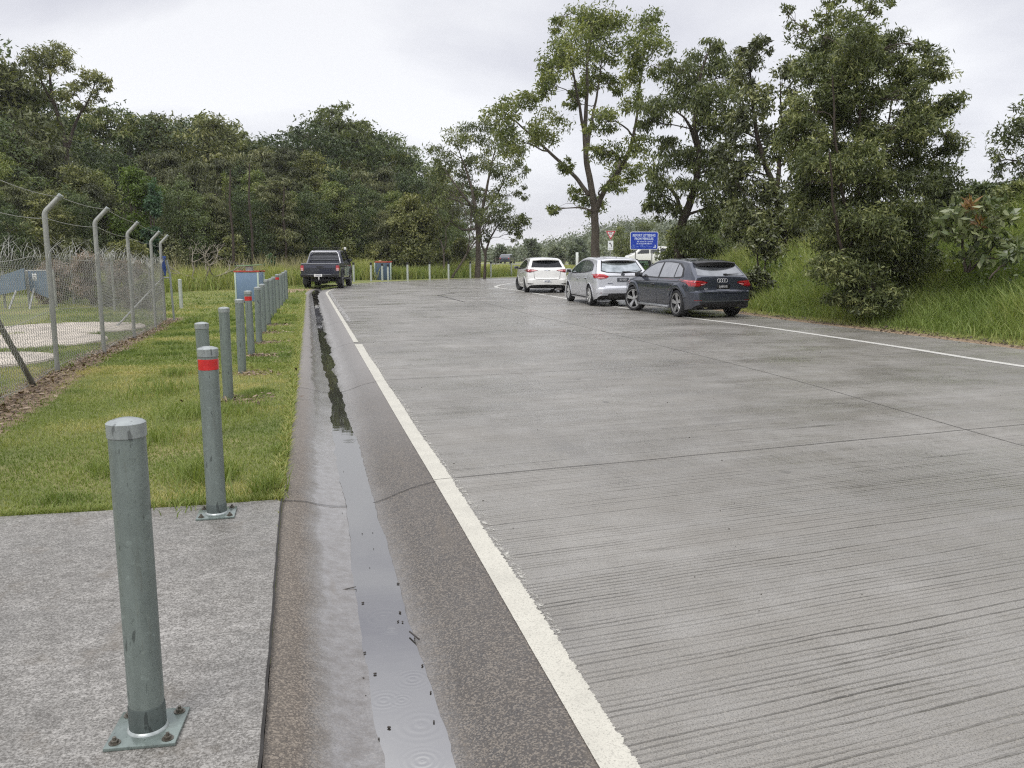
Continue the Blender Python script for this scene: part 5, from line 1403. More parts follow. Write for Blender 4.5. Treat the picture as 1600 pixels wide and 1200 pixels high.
def white_rear(skin, root):
    tg = skin.patch('tailgate', 'rear', [(-.61, 1.40), (0, 1.42), (.61, 1.40)], [(-.50, .60), (0, .595), (.50, .60)], P_white, root, off=.004, nu=26, nv=22)
    skin.patch('rear_window', 'rear', [(-.56, 1.345), (0, 1.365), (.56, 1.345)], [(-.665, 1.07), (0, 1.055), (.665, 1.07)], M_glass_dark, tg, off=.009, nu=26, nv=10)
    skin.patch('shut_line', 'rear', [(-.575, .99), (-.53, .62), (-.49, .588), (0, .583)], [(-.587, .99), (-.542, .615), (-.50, .578), (0, .571)], M_satin, root, off=.0052, nu=30, nv=2)
    skin.patch('shut_line', 'rear', [(.575, .99), (.53, .62), (.49, .588), (0, .583)], [(.587, .99), (.542, .615), (.50, .578), (0, .571)], M_satin, root, off=.0052, nu=30, nv=2)
    spoiler(skin, root, -1.78, -1.38, 1.432, .575, .035, P_white, .03)
    for s in (-1, 1):
        L = skin.patch('tail_light', 'rear', [(s*.40, .955), (s*.62, .985), (s*.855, 1.0)], [(s*.40, .945), (s*.60, .895), (s*.74, .86), (s*.855, .89)], M_red_dark, root, off=.013, nu=20, nv=6)
        skin.patch('tail_light', 'left' if s < 0 else 'right', [(-1.98, .985), (-1.90, .985), (-1.82, .965)], [(-1.98, .895), (-1.90, .91), (-1.82, .935)], M_red_dark, root, off=.010, nu=8, nv=5)
        skin.patch('light_bar', 'rear', [(s*.44, .945), (s*.66, .955)], [(s*.50, .925), (s*.66, .905)], M_pink_lens, L, off=.016, nu=8, nv=3)
        skin.patch('light_bar', 'rear', [(s*.68, .955), (s*.78, .955)], [(s*.70, .92), (s*.78, .92)], M_red_lens, L, off=.016, nu=8, nv=3)
        skin.patch('vent_recess', 'rear', [(s*.55, .385), (s*.65, .41), (s*.82, .415)], [(s*.58, .375), (s*.66, .365), (s*.80, .37)], M_satin, root, off=.018, nu=6, nv=3)
    plate(skin, root, .0, .495, .372, .115, M_plate_wht, M_plate_blue, '047\u00b7XJD', .098, .022, xs_=.72)
    bd = MB(); p, n = skin.hit('rear', 0, .955)
    bd.lathe([(.001, .006), (.052, .006), (.054, 0)], 24, Matrix.Translation((0, p.y - .010, .955)) @ RX @ Matrix.Diagonal((1.0, .55, 1, 1)))
    bd.box((0, p.y - .012, .945), (.26, .006, .022), bevel=.002); bd.build('badge', M_chrome, tg)
    skin.patch('bumper', 'rear', [(-.82, .56), (0, .545), (.82, .56)], [(-.80, .34), (0, .36), (.80, .34)], P_white, root, off=.016, nu=26, nv=6)
    skin.patch('bumper_insert', 'rear', [(-.60, .335), (0, .355), (.60, .335)], [(-.70, .215), (0, .20), (.70, .215)], M_satin, root, off=.020, nu=24, nv=5)
    MB().tube([(-.50, -2.1, .19), (.28, -2.1, .19)], .016, 6).build('tow_bar', plain('tow_bar_grey', (.3, .3, .3), .4), root)
    MB().box((.52, -1.98, .17), (.22, .12, .10), bevel=.03).build('exhaust', plain('muffler', (.28, .26, .25), .5, .4), root)
    MB().tube([(0, -1.0, 1.455), (0, -1.07, 1.50)], [.014, .006], 6).build('aerial', P_white, root)
Sw = dict(paint=P_white, W=1.77, L0=-2.15, L1=2.15, axles=W_Y, R=.316, tw=.205, rim=.215, style='ten', wmat=plain('dark_alloy', (.12, .12, .125), .3, .6), steer=math.radians(14),
    label='white hatchback with dark rear window, farthest of the parked cars beside the curved white line',
    ztop=[(-2.15,.565),(-2.13,.585),(-2.09,.605),(-2.06,.93),(-2.02,1.01),(-1.97,1.04),(-1.56,1.39),(-1.40,1.425),(-1.0,1.455),(-.5,1.462),(0,1.452),(.35,1.41),(.65,1.32),(1.25,1.03),(1.40,.985),(1.75,.90),(2.0,.80),(2.1,.68),(2.15,.50)],
    zbot=[(-2.15,.33),(-2.0,.24),(-1.7,.19),(1.7,.19),(2.0,.2),(2.15,.28)],
    plan=[(-2.15,.72),(-2.11,.785),(-2.03,.835),(-1.9,.865),(-1.5,.88),(0,.885),(1.0,.882),(1.5,.87),(1.85,.81),(2.03,.72),(2.11,.63),(2.15,.52)],
    sect=[(.18,.93),(.30,.96),(.45,.985),(.62,1.0),(.80,1.0),(.92,.98),(1.0,.945),(1.15,.86),(1.30,.78),(1.40,.725),(1.48,.67)],
    mir=(.93, 1.0, .86), mmat=plain('mirror_grey', (.20, .20, .19), .3), side=white_side, rear=white_rear, rr=.07)
place(Sw, (.64, 35.8), math.radians(6.0), 2.60)
white, sk3 = hatch(Sw)

# --- the dark pickup at the far left end of the road
P_ute = paint('charcoal_pickup_paint', (0.028, 0.030, 0.048), .4, .32)
def pickup(loc, rz):
    root = empty('pickup_truck', loc, rz, 'dark grey dual cab pickup with roof rack and sports bar parked at the gutter end', 'pickup')
    R = .395; axles = (-1.54, 1.54); W = 1.86
    ztop = [(-2.72,1.02),(-2.70,1.17),(-2.66,1.185),(-1.02,1.195),(-1.0,1.20),(-.96,1.62),(-.90,1.78),(-.75,1.83),(-.2,1.855),(.35,1.84),(.60,1.79),(1.22,1.32),(1.40,1.25),(1.9,1.20),(2.3,1.10),(2.45,.95),(2.52,.70)]
    zbot = [(-2.72,.62),(-2.3,.55),(-1.9,.48),(1.9,.46),(2.52,.5)]
    plan = [(-2.72,.86),(-2.68,.895),(-2.5,.905),(-1.0,.915),(1.4,.92),(1.9,.91),(2.2,.87),(2.4,.77),(2.52,.62)]
    sect = [(.4,.95),(.6,.985),(.85,1.0),(1.05,1.0),(1.18,.985),(1.3,.94),(1.5,.88),(1.7,.81),(1.86,.74)]
    V, F = car_shape(ztop, zbot, plan, sect, -2.72, 2.52, rr=.06, crown=.015)
    skin = Skin(V, F)
    cut_arches('body', V, F, [P_ute, M_satin], axles, R + .075, .30, root, z_c=R, W=W)
    for s, view in ((-1, 'left'), (1, 'right')):
        fr = skin.patch('window_frame', view, [(-.86, 1.68), (-.7, 1.745), (-.1, 1.775), (.35, 1.755), (.62, 1.665), (1.12, 1.29)], [(-.86, 1.265), (1.12, 1.235)], M_trim, root, off=.006, nu=30, nv=8)
        skin.patch('window', view, [(-.80, 1.68), (-.66, 1.72), (-.13, 1.75)], [(-.80, 1.285), (-.13, 1.275)], M_glass, fr, off=.010)
        skin.patch('window', view, [(-.04, 1.75), (.33, 1.73), (.58, 1.65), (1.02, 1.31)], [(-.04, 1.275), (1.02, 1.265)], M_glass, fr, off=.010)
        door(skin, root, view, [(-.07, 1.235), (1.18, 1.225)], [(-.07, .58), (1.05, .58)], P_ute, (.10, 1.07), M_chrome)
        door(skin, root, view, [(-.93, 1.24), (-.09, 1.235)], [(-.86, .58), (-.09, .58)], P_ute, (-.74, 1.08), M_chrome)
        skin.patch('fender_flare', view, [(-2.05, .62), (-1.98, .90), (-1.54, 1.02), (-1.1, .90), (-1.03, .62)], [(-2.01, .62), (-1.94, .78), (-1.54, .885), (-1.14, .78), (-1.07, .62)], M_satin, root, off=.035, nu=24, nv=4)
        skin.patch('fender_flare', view, [(1.03, .62), (1.1, .90), (1.54, 1.02), (1.98, .90), (2.05, .62)], [(1.07, .62), (1.14, .78), (1.54, .885), (1.94, .78), (2.01, .62)], M_satin, root, off=.035, nu=24, nv=4)
        MB().tube([(s*.93, -.95, .46), (s*.97, -.85, .44), (s*.97, .9, .44), (s*.93, 1.0, .46)], .035, 8).build('side_step', M_satin, root)
        for k, ya in enumerate(axles): wheel(root, s * (W/2 - .13), ya, R, R, .265, .225, 'six', M_alloy, 0)
        mirror_part(root, s, 1.02, 1.30, .84, M_trim)
        tl = skin.patch('tail_light', 'rear', [(s*.75, 1.12), (s*.885, 1.12)], [(s*.75, .87), (s*.885, .87)], M_red_lens, root, off=.014, nu=8, nv=6)
        skin.patch('light_bar', 'rear', [(s*.77, 1.00), (s*.87, 1.00)], [(s*.77, .955), (s*.87, .955)], M_pink_lens, tl, off=.018, nu=6, nv=3)
        skin.patch('light_bar', 'rear', [(s*.77, .93), (s*.87, .93)], [(s*.77, .885), (s*.87, .885)], M_clear_lens, tl, off=.018, nu=6, nv=3)
        skin.patch('tail_light', view, [(-2.70, 1.11), (-2.60, 1.10)], [(-2.70, .88), (-2.60, .90)], M_red_lens, root, off=.012, nu=5, nv=5)
        # mud flaps
        MB().box((s*.78, -2.06, .43), (.30, .02, .38), rx=-.08, bevel=.008).build('mud_flap', M_satin, root)
    # tailgate
    tg = skin.patch('tailgate', 'rear', [(-.73, 1.15), (.73, 1.15)], [(-.72, .72), (.72, .72)], P_ute, root, off=.012, nu=20, nv=10)
    skin.patch('handle', 'rear', [(-.19, 1.09), (.19, 1.09)], [(-.12, 1.02), (.12, 1.02)], M_trim, tg, off=.020, nu=8, nv=4)
    skin.patch('tailgate_shade_line', 'rear', [(-.70, .985), (.70, .985)], [(-.70, .965), (.70, .965)], M_trim, tg, off=.016, nu=12, nv=3)  # black strip drawn as the shade along a crease
    MB().box((0, -2.66, 1.195), (1.66, .14, .035), bevel=.012).build('tailgate_cap', plain('wet_cap_trim', (.30, .31, .33), .18, .4), tg)
    MB().box((0, -1.83, 1.205), (1.58, 1.55, .03), bevel=.01).build('tub_cover', M_satin, root)
    for s in (-1, 1): MB().box((s*.845, -1.85, 1.212), (.07, 1.66, .03), bevel=.01).build('tub_rail', plain('wet_rail', (.26, .27, .29), .2, .4), root)
    # bumper and tow gear
    bp = MB().box((0, -2.80, .655), (1.78, .17, .15), bevel=.03); bp.box((0, -2.86, .62), (.62, .08, .10), bevel=.02)
    bp.build('bumper', M_trim, root)
    o = MB().box((0, -2.895, .695), (1.1, .02, .03), bevel=.006).build('bumper_step', plain('bumper_grey', (.16, .17, .18), .3, .3), root)
    MB().box((0, -2.6, .44), (.9, .12, .10), bevel=.02).box((0, -2.75, .42), (.10, .35, .07), bevel=.01).build('tow_bar', M_satin, root)
    MB().lathe([(.02, 0), (.02, .05), (.035, .06), (.04, .085), (.02, .115), (.001, .118)], 14, Matrix.Translation((-.02, -2.95, .45))).build('tow_ball', plain('tow_cover', (.55, .55, .53), .4), root)
    MB().box((-.05, -1.8, .40), (.46, .9, .32), bevel=.05).build('spare_wheel', M_tyre, root)
    MB().tube([(-.75, -1.54, .40), (.75, -1.54, .40)], .07, 10).build('rear_axle', M_satin, root)
    for s_, cx in (('P', 0.0),):
        M = Matrix.Translation((cx - .06, -2.90, .655))
        o = MB().box((0, 0, 0), (.372, .012, .118), bevel=.004).build('number_plate', M_plate_wht, root); o.data.transform(M)
        text_obj('plate_characters', '128\u00b7XTV', .098, M_plate_blue, o, M @ Matrix.Translation((0, -.0075, 0)) @ RX, extrude=.001, bold=.002, xscale=.72)
    # rear cab window
    skin.patch('rear_window', 'rear', [(-.60, 1.715), (.60, 1.715)], [(-.66, 1.30), (.66, 1.30)], M_glass, root, off=.012, nu=16, nv=8)
    # sports bar
    sb = MB()
    for q in (0, .085):
        sb.tube([(-.80, -1.45 + q*2, 1.20), (-.74, -1.28 + q, 1.45), (-.66, -1.16 + q*.6, 1.70), (-.60, -1.13 + q*.6, 1.745), (.60, -1.13 + q*.6, 1.745), (.66, -1.16 + q*.6, 1.70), (.74, -1.28 + q, 1.45), (.80, -1.45 + q*2, 1.20)], .034, 10)
    sb.tube([(-.72, -1.22, 1.50), (.72, -1.22, 1.50)], .018, 6); sb.tube([(-.75, -1.27, 1.40), (.75, -1.27, 1.40)], .018, 6)
    sb.build('sports_bar', plain('grey_bar', (.22, .225, .24), .25, .5), root)
    # roof rack
    rk = MB()
    for s in (-1, 1): rk.tube([(s*.60, -.70, 1.95), (s*.60, .45, 1.95)], .024, 8)
    for yy in np.linspace(-.70, .45, 7): rk.box((0, yy, 1.95), (1.24, .06, .025), bevel=.006)
    for s in (-1, 1):
        for yy in (-.55, .25): rk.box((s*.58, yy, 1.89), (.04, .06, .12), bevel=.01)
    rk.build('roof_rack', M_satin, root)
    # snorkel up the right pillar
    MB().tube([(.93, 1.35, 1.12), (.90, 1.20, 1.28), (.79, .72, 1.72), (.775, .68, 1.86)], .035, 8).build('snorkel', M_trim, root)
    MB().box((.775, .64, 1.93), (.12, .13, .13), bevel=.025).build('snorkel_head', M_offwhite, root)
    return root
pickup((-9.25, 42.0, -.02), math.radians(4.0))

# --- traffic on the highway: a white van and a dark car
def side_vehicle(name, label, cat, loc, rz, prof, W, glass, paintm, axles, R, zb=.30):
    root = empty(name, loc, rz, label, cat)
    zt = prof; L0, L1 = prof[0][0], prof[-1][0]
    V, F = car_shape(zt, [(L0, zb), (L1, zb)], [(L0, W*.44), (L0 + .15, W*.49), (L1 - .5, W*.49), (L1 - .1, W*.42), (L1, W*.36)], [(.2, .95), (.6, 1.0), (1.0, .98), (1.5, .90), (2.2, .84)], L0, L1, rr=.09)
    skin = Skin(V, F)
    cut_arches('body', V, F, [paintm, M_satin], axles, R + .05, .22, root, z_c=R, W=W)
    for s, view in ((-1, 'left'), (1, 'right')):
        for (t, b) in glass['side']: skin.patch('window', view, t, b, M_glass, root, off=.008)
        for ya in axles: wheel(root, s * (W/2 - .12), ya, R, R, .2, R*.62, 'ten', M_alloy)
    skin.patch('windscreen', 'front', *glass['front'], M_glass, root, off=.008)
    skin.patch('rear_window', 'rear', *glass['rear'], M_glass, root, off=.008)
    for s in (-1, 1):
        skin.patch('tail_light', 'rear', *[[(s*q[0], q[1]) for q in ch] for ch in glass['tail']], M_red_lens, root, off=.010, nu=6, nv=4)
        skin.patch('headlight', 'front', *[[(s*q[0], q[1]) for q in ch] for ch in glass['head']], M_clear_lens, root, off=.010, nu=6, nv=4)
    skin.patch('bumper', 'rear', [(-.7, .5), (.7, .5)], [(-.7, .34), (.7, .34)], M_satin, root, off=.02)
    return root
vx, vz = AT(1012, 404, 88)
vg = hz1(vx, 88)
side_vehicle('van', 'white van passing on the highway behind the blue sign', 'van', (vx, 88, .45), math.radians(97),
    [(-2.4, 1.0), (-2.38, 1.75), (-2.3, 1.95), (-1.5, 2.0), (.6, 2.0), (1.0, 1.88), (1.75, 1.22), (2.2, 1.05), (2.4, .75), (2.45, .5)], 1.85,
    dict(side=[([(-2.1, 1.78), (-1.1, 1.82)], [(-2.1, 1.28), (-1.1, 1.28)]), ([(-.95, 1.82), (-.05, 1.82)], [(-.95, 1.28), (-.05, 1.28)]), ([(.1, 1.82), (.75, 1.80), (1.35, 1.32)], [(.1, 1.28), (1.35, 1.24)])],
         front=([(-.6, 1.82), (.6, 1.82)], [(-.72, 1.32), (.72, 1.32)]), rear=([(-.6, 1.75), (.6, 1.75)], [(-.65, 1.3), (.65, 1.3)]), tail=([(.68, 1.2), (.82, 1.2)], [(.68, .8), (.82, .8)]), head=([(.45, .9), (.65, .9)], [(.45, .74), (.65, .74)])),
    P_white, (-1.4, 1.5), .33)
kx, kz = AT(793, 407, 139)
side_vehicle('car', 'small dark car driving on the distant highway, left of the white hatchback', 'car', (kx, 139, hz1(kx, 139) + .13), math.radians(-14),
    [(-2.1, .75), (-2.05, 1.0), (-1.6, 1.45), (-1.2, 1.53), (0, 1.55), (.4, 1.47), (1.1, 1.05), (1.9, .9), (2.1, .65), (2.15, .5)], 1.84,
    dict(side=[([(-1.3, 1.42), (-.1, 1.46)], [(-1.4, 1.05), (-.1, 1.02)]), ([(0, 1.46), (.35, 1.40), (.85, 1.08)], [(0, 1.02), (.85, 1.0)])],
         front=([(-.5, 1.42), (.5, 1.42)], [(-.66, 1.1), (.66, 1.1)]), rear=([(-.5, 1.42), (.5, 1.42)], [(-.68, 1.08), (.68, 1.08)]), tail=([(.6, .98), (.8, .98)], [(.6, .8), (.8, .8)]), head=([(.5, .8), (.7, .8)], [(.5, .65), (.7, .65)])),
    P_dark, (-1.3, 1.35), .34)
# ------------------------------------------------------------------ foliage materials
def leaf_mat(name, dark, mid, light, trans=0.28, rough=0.5, spec=0.35):
    t = NT(name)
    v = t.attr('var'); r = t.rnd()
    f = t.math('ADD', v, t.math('MULTIPLY', t.math('SUBTRACT', r, 0.5), 0.55), clamp=True)
    c = t.ramp(f, [(0.05, dark), (0.5, mid), (0.95, light)])
    t.set(color=c, rough=rough, spec=spec)
    tr = t.n.new('ShaderNodeBsdfTranslucent'); t.l.new(t.mix(1.0, c, (1.25, 1.35, .6), 'MULTIPLY'), tr.inputs[0])
    mx = t.n.new('ShaderNodeMixShader'); mx.inputs[0].default_value = trans
    t.l.new(t.b.outputs[0], mx.inputs[1]); t.l.new(tr.outputs[0], mx.inputs[2]); t.l.new(mx.outputs[0], t.out.inputs[0])
    return t.m
L_gum = leaf_mat('gum_leaves', (0.071, 0.094, 0.028), (0.142, 0.170, 0.048), (0.260, 0.276, 0.085))
L_olive = leaf_mat('olive_leaves', (0.073, 0.090, 0.034), (0.147, 0.170, 0.059), (0.283, 0.287, 0.109))
L_dense = leaf_mat('dense_leaves', (0.052, 0.064, 0.026), (0.112, 0.136, 0.047), (0.285, 0.295, 0.120), .22)
L_forest = leaf_mat('forest_leaves', (0.077, 0.089, 0.038), (0.154, 0.167, 0.062), (0.301, 0.298, 0.110), .22)
L_deep = leaf_mat('deep_green_leaves', (0.045, 0.066, 0.028), (0.088, 0.120, 0.048), (0.180, 0.215, 0.090), .22)
L_fresh = leaf_mat('fresh_green_leaves', (0.085, 0.118, 0.034), (0.150, 0.185, 0.055), (0.270, 0.290, 0.110), .25)
L_casu = leaf_mat('needle_foliage', (0.062, 0.068, 0.036), (0.122, 0.135, 0.060), (0.225, 0.225, 0.105), .2)
L_bright = leaf_mat('bright_leaves', (0.074, 0.115, 0.019), (0.128, 0.182, 0.030), (0.223, 0.263, 0.047))
L_teal = leaf_mat('blue_green_leaves', (0.031, 0.070, 0.036), (0.063, 0.119, 0.063), (0.105, 0.168, 0.087))
L_yel = leaf_mat('yellow_green_leaves', (0.078, 0.102, 0.029), (0.144, 0.174, 0.050), (0.246, 0.258, 0.102))
L_far = leaf_mat('hazed_leaves', (0.095, 0.119, 0.076), (0.135, 0.159, 0.100), (0.189, 0.205, 0.132), .15)  # pale and greyed: distance haze put into the leaf colour
L_dark = leaf_mat('dark_leaves', (0.050, 0.057, 0.024), (0.106, 0.124, 0.044), (0.319, 0.328, 0.142), .15, .35, .5)
L_brown = leaf_mat('dry_vine', (0.150, 0.110, 0.085), (0.270, 0.205, 0.165), (0.380, 0.310, 0.260), .15)
L_broad = leaf_mat('broad_leaves', (0.052, 0.075, 0.029), (0.111, 0.143, 0.055), (0.247, 0.273, 0.130), .2, .35, .5)
L_orange = leaf_mat('orange_new_leaves', (0.200, 0.105, 0.045), (0.300, 0.180, 0.085), (0.400, 0.280, 0.150), .3)
G_tall = leaf_mat('tall_grass_blades', (0.116, 0.171, 0.039), (0.207, 0.266, 0.069), (0.390, 0.384, 0.149), .3, .55, .3)
G_lawn = leaf_mat('lawn_blades', (0.115, 0.165, 0.040), (0.235, 0.275, 0.082), (0.470, 0.410, 0.190), .3, .6, .25)
G_dry = leaf_mat('seed_head_grass', (0.165, 0.154, 0.077), (0.264, 0.242, 0.132), (0.374, 0.341, 0.209), .3, .6, .25)
def bark(name, c):
    t = NT(name); v = t.coord(scale=(5, 5, 1.1)); n = t.noise(v, 2.5, 6, .65); n2 = t.noise(t.coord(), 1.2, 4)
    k = t.ramp(n, [(.3, tuple(x*.55 for x in c)), (.7, tuple(min(1, x*1.4) for x in c))])
    k = t.mix(t.ramp(n2, [(.45, 0), (.7, .5)]), k, tuple(x*.6 for x in c))
    t.set(color=k, rough=.85, spec=.2); t.bump(n, .6, .03); return t.m
B_grey = bark('grey_bark', (0.095, 0.080, 0.064)); B_dark = bark('dark_bark', (0.065, 0.052, 0.042)); B_pale = bark('pale_bark', (0.235, 0.215, 0.185)); B_dead = bark('dead_wood', (0.235, 0.210, 0.170))

# ------------------------------------------------------------------ foliage geometry
def leaves(P, rg, length, width, droop=.35, cover=None, var=None):
    """rhombic leaves at P; droop pulls the long axis downwards"""
    n = len(P)
    A = rg.normal(size=(n, 3)); A[:, 2] -= droop * 2.2; A /= np.linalg.norm(A, axis=1)[:, None]
    B = rg.normal(size=(n, 3)); B -= A * (A * B).sum(1)[:, None]; B /= np.linalg.norm(B, axis=1)[:, None]
    L = length * rg.uniform(.65, 1.25, (n, 1)); W = width * rg.uniform(.7, 1.25, (n, 1))
    C = np.cross(A, B)
    V = np.stack([P, P + A * L * .45 + B * W * .5 + C * W * .12, P + A * L, P + A * L * .45 - B * W * .5 + C * W * .12], 1).reshape(-1, 3)
    F = np.arange(4 * n).reshape(n, 4)
    if var is None: var = rg.uniform(0, 1, n)
    return V, F, np.repeat(var, 4)
def clump_points(rg, c, r, n, k, spread=.30):
    """points in an ellipsoid clump, gathered into k twig clusters -> uneven outline with gaps"""
    d = rg.normal(size=(k, 3)); d /= np.linalg.norm(d, axis=1)[:, None]
    rad = rg.uniform(.25, 1.0, (k, 1)) ** .6
    S = d * rad
    ids = rg.integers(0, k, n)
    off = np.clip(rg.normal(size=(n, 3)), -1.75, 1.75) * spread * rg.uniform(.5, 1.2, (k, 1))[ids]
    off[:, 2] *= .75
    p = S[ids] + off
    return np.asarray(c) + p * np.asarray(r), np.asarray(c) + S * np.asarray(r), rg.uniform(0, 1, k)[ids]
def tube_np(pts, radii, n=6):
    mb = MB(); mb.tube(pts, radii, n); return mb
def limb_path(a, b, rg, bend=.18, n=6, up=.15):
    a, b = np.asarray(a, float), np.asarray(b, float); L = np.linalg.norm(b - a)
    t = np.linspace(0, 1, n)[:, None]
    mid = rg.normal(size=3) * bend * L; mid[2] += up * L
    P = a * (1 - t) + b * t + mid * (t * (1 - t) * 2)
    return P + np.concatenate([np.zeros((1, 3)), rg.normal(size=(n - 2, 3)) * .02 * L, np.zeros((1, 3))])
def build_tree(name, label, group, loc, trunks, clumps, leafm, barkm, leaf=(.12, .03), per=700, k=14, droop=.35, seed=0, r0=.2, spread=.30, dens=None, twigs=5, rz=0.0, limbs=True, trunk_name='trunk', crown_name='crown', cat='tree', lift=0.0):
    """trunks: list of (points, r_start, r_end) in local space; clumps: list of (centre, radii[, weight])"""
    rg = np.random.default_rng(seed + 11)
    root = empty(name, loc, rz, label, cat, group)
    wood = MB(); node = []
    for (pts, ra, rb) in trunks:
        Pt = catmull(pts, max(8, len(pts) * 5)) if len(pts) > 2 else np.array(pts, float)
        Pt = Pt + np.stack([.012 * np.sin(np.arange(len(Pt)) * 1.3 + seed), .012 * np.cos(np.arange(len(Pt)) * 1.7), 0 * np.arange(len(Pt))], 1)
        rr = np.linspace(ra, rb, len(Pt)); wood.tube(Pt, rr, 9 if ra > .06 else 6)
        for p_, r_ in zip(Pt, rr): node.append((p_, r_))
    NP_ = np.array([q[0] for q in node]); NR = np.array([q[1] for q in node])
    Vs, Fs, Va = [], [], []; base = 0
    for ci, cl in enumerate(clumps):
        c, r = np.array(cl[0], float), np.array(cl[1], float); wgt = cl[2] if len(cl) > 2 else 1.0
        vol = (r[0] * r[1] * r[2]) ** (1/3)
        n = int(per * wgt); kk = max(5, int(k * wgt))
        P, S, cv = clump_points(rg, c, r, n, kk, spread)
        if limbs:
            dz = c[2] - NP_[:, 2]
            dist = np.linalg.norm(NP_ - c, axis=1) + np.where(dz < .15 * np.linalg.norm(NP_ - c, axis=1), 3.0, 0)
            j = int(np.argmin(dist)); a0 = NP_[j]
            ra = min(NR[j] * .62, .05 + .02 * np.linalg.norm(c - a0)) * (.7 if vol < .7 else 1)
            lp_ = limb_path(a0, c, rg); wood.tube(lp_, np.linspace(ra, max(.012, ra * .35), len(lp_)), 6)
            for q in rg.choice(len(S), size=min(twigs, len(S)), replace=False):
                s_ = lp_[rg.integers(2, len(lp_))]
                tp = limb_path(s_, S[q], rg, .15, 4, .1); wood.tube(tp, np.linspace(max(.010, ra * .30), .006, len(tp)), 4, cap=False)
        var = np.clip(.5 + .55 * (cv - .5) + .45 * (rg.uniform(0, 1, n) - .5) + .28 * ((P[:, 2] - c[2]) / (r[2] + 1e-6)), 0, 1) if False else np.clip(.42 + .62 * (cv - .5) + .55 * (rg.uniform(0, 1, n) - .5) + .22 * (rg.uniform() - .5), 0, 1)
        V, F, va = leaves(P, rg, leaf[0], leaf[1], droop, var=var)
        Vs.append(V); Fs.append(F + base); Va.append(va); base += len(V)
    wood.build(trunk_name, barkm, root, angle=60)
    np_mesh(crown_name, np.vstack(Vs), np.vstack(Fs), leafm, root, attr={'var': np.concatenate(Va)})
    return root
def px_tree(Y, base_px, clumps_px, depth=.8, seed=0):
    """clump list in picture units at distance Y -> local space about the tree's foot"""
    rg = np.random.default_rng(seed + 5)
    bx = AT(base_px, 440, Y)[0]; bz = hz1(bx, Y); out_ = []
    xs_ = [c[0] for c in clumps_px]; wid = (max(xs_) - min(xs_)) / 2 / F_PX * Y
    for c in clumps_px:
        u = (AT(c[0], c[1], Y)[0] - bx) / max(wid, .5)
        dy = rg.uniform(-1, 1) * min(depth * wid, Y * .14) * math.sqrt(max(.08, 1 - min(1, u*u)))
        x, z = AT(c[0], c[1], Y + dy); rx, rz_ = c[2] / F_PX * Y, c[3] / F_PX * Y
        out_.append(((x - bx, dy, z - bz), (rx, (rx + rz_) / 2 * 1.1, rz_), (rx * rz_) ))
    ref = np.mean([o[2] for o in out_])
    return (bx, Y, bz), [(o[0], o[1], max(.3, min(2.2, o[2] / ref))) for o in out_]
def px_line(Y, base_px, pts, bz, bx):
    return [(AT(p[0], p[1], Y)[0] - bx, p[2] if len(p) > 2 else 0, AT(p[0], p[1], Y)[1] - bz) for p in pts]

# ------------------------------------------------------------------ the big gum tree behind the white car
T1 = [(783,173,28,22),(820,157,20,18),(793,217,22,26),(855,197,30,24),(873,37,18,16),(918,37,36,28),(953,28,28,22),(897,77,36,34),(940,77,36,30),(870,105,22,30),(850,138,14,24),(1013,33,26,18),(1010,73,32,27),(1030,107,18,18),(957,133,22,17),(890,157,16,12),(943,190,25,20),(947,240,30,17),(980,262,28,22),(883,257,12,18),(925,322,22,22),(955,287,20,14),(1000,227,22,18),(863,327,12,6),(925,120,26,20),(905,140,18,14),(985,160,16,20),(840,215,16,12),(990,110,20,22),(900,300,12,14)]
loc, cl = px_tree(43, 930, T1, .75, 1)
bx, _, bz = loc
tr = [(px_line(43, 930, [(931,452),(930,400),(930,355),(927,310),(917,255),(914,205),(917,150),(918,90),(925,45)], bz, bx), .26, .03),
      (px_line(43, 930, [(929,335),(945,295,-.4),(968,262,-.9),(985,215,-1.2),(995,140,-1.0),(1006,65,-.6)], bz, bx), .15, .025),
      (px_line(43, 930, [(920,305),(900,275,.5),(872,245,1.0),(840,215,1.2),(812,190,1.0),(788,172,.6)], bz, bx), .12, .025),
      (px_line(43, 930, [(917,235),(928,180,.8),(938,130,1.0),(945,70,.8)], bz, bx), .10, .02),
      (px_line(43, 930, [(914,215),(902,160,-.6),(890,105,-1.0),(880,55,-.8)], bz, bx), .09, .02)]
build_tree('gum_tree', 'tall open crowned gum tree with a bare trunk standing behind the white hatchback', None, loc, tr, cl, L_gum, B_grey, (.22, .070), 900, 17, .35, 1, spread=.28, twigs=9)

T2 = [(1060,112,30,24),(1107,92,30,24),(1110,67,15,12),(1030,170,35,21),(1013,190,15,14),(1073,145,40,24),(1117,157,35,34),(1107,200,30,24),(1073,243,42,18),(1117,260,35,32),(1027,283,20,36),(1080,293,35,18),(1080,365,36,26),(1117,333,30,28),(1040,325,22,18),(1140,120,22,26),(1045,225,22,14),(1150,190,20,24),(1060,395,30,14),(1105,392,30,16),(1140,300,20,26),(1012,310,10,20)]
loc, cl = px_tree(36, 1062, T2, .6, 2); bx, _, bz = loc
tr = [(px_line(36, 1062, [(1060,455),(1061,400),(1066,350),(1082,305),(1092,250),(1086,190),(1092,130),(1105,85)], bz, bx), .25, .03),
      (px_line(36, 1062, [(1068,340),(1056,300,.4),(1040,285,.8),(1028,270,.9)], bz, bx), .10, .03), (px_line(36, 1062, [(1089,230),(1070,195,-.6),(1045,175,-.9)], bz, bx), .09, .02)]
build_tree('gum_tree', 'leafy tree with a curved leaning trunk behind the roof of the dark grey hatchback', None, loc, tr, cl, L_olive, B_dark, (.21, .062), 1150, 20, .75, 2, spread=.29, twigs=8)

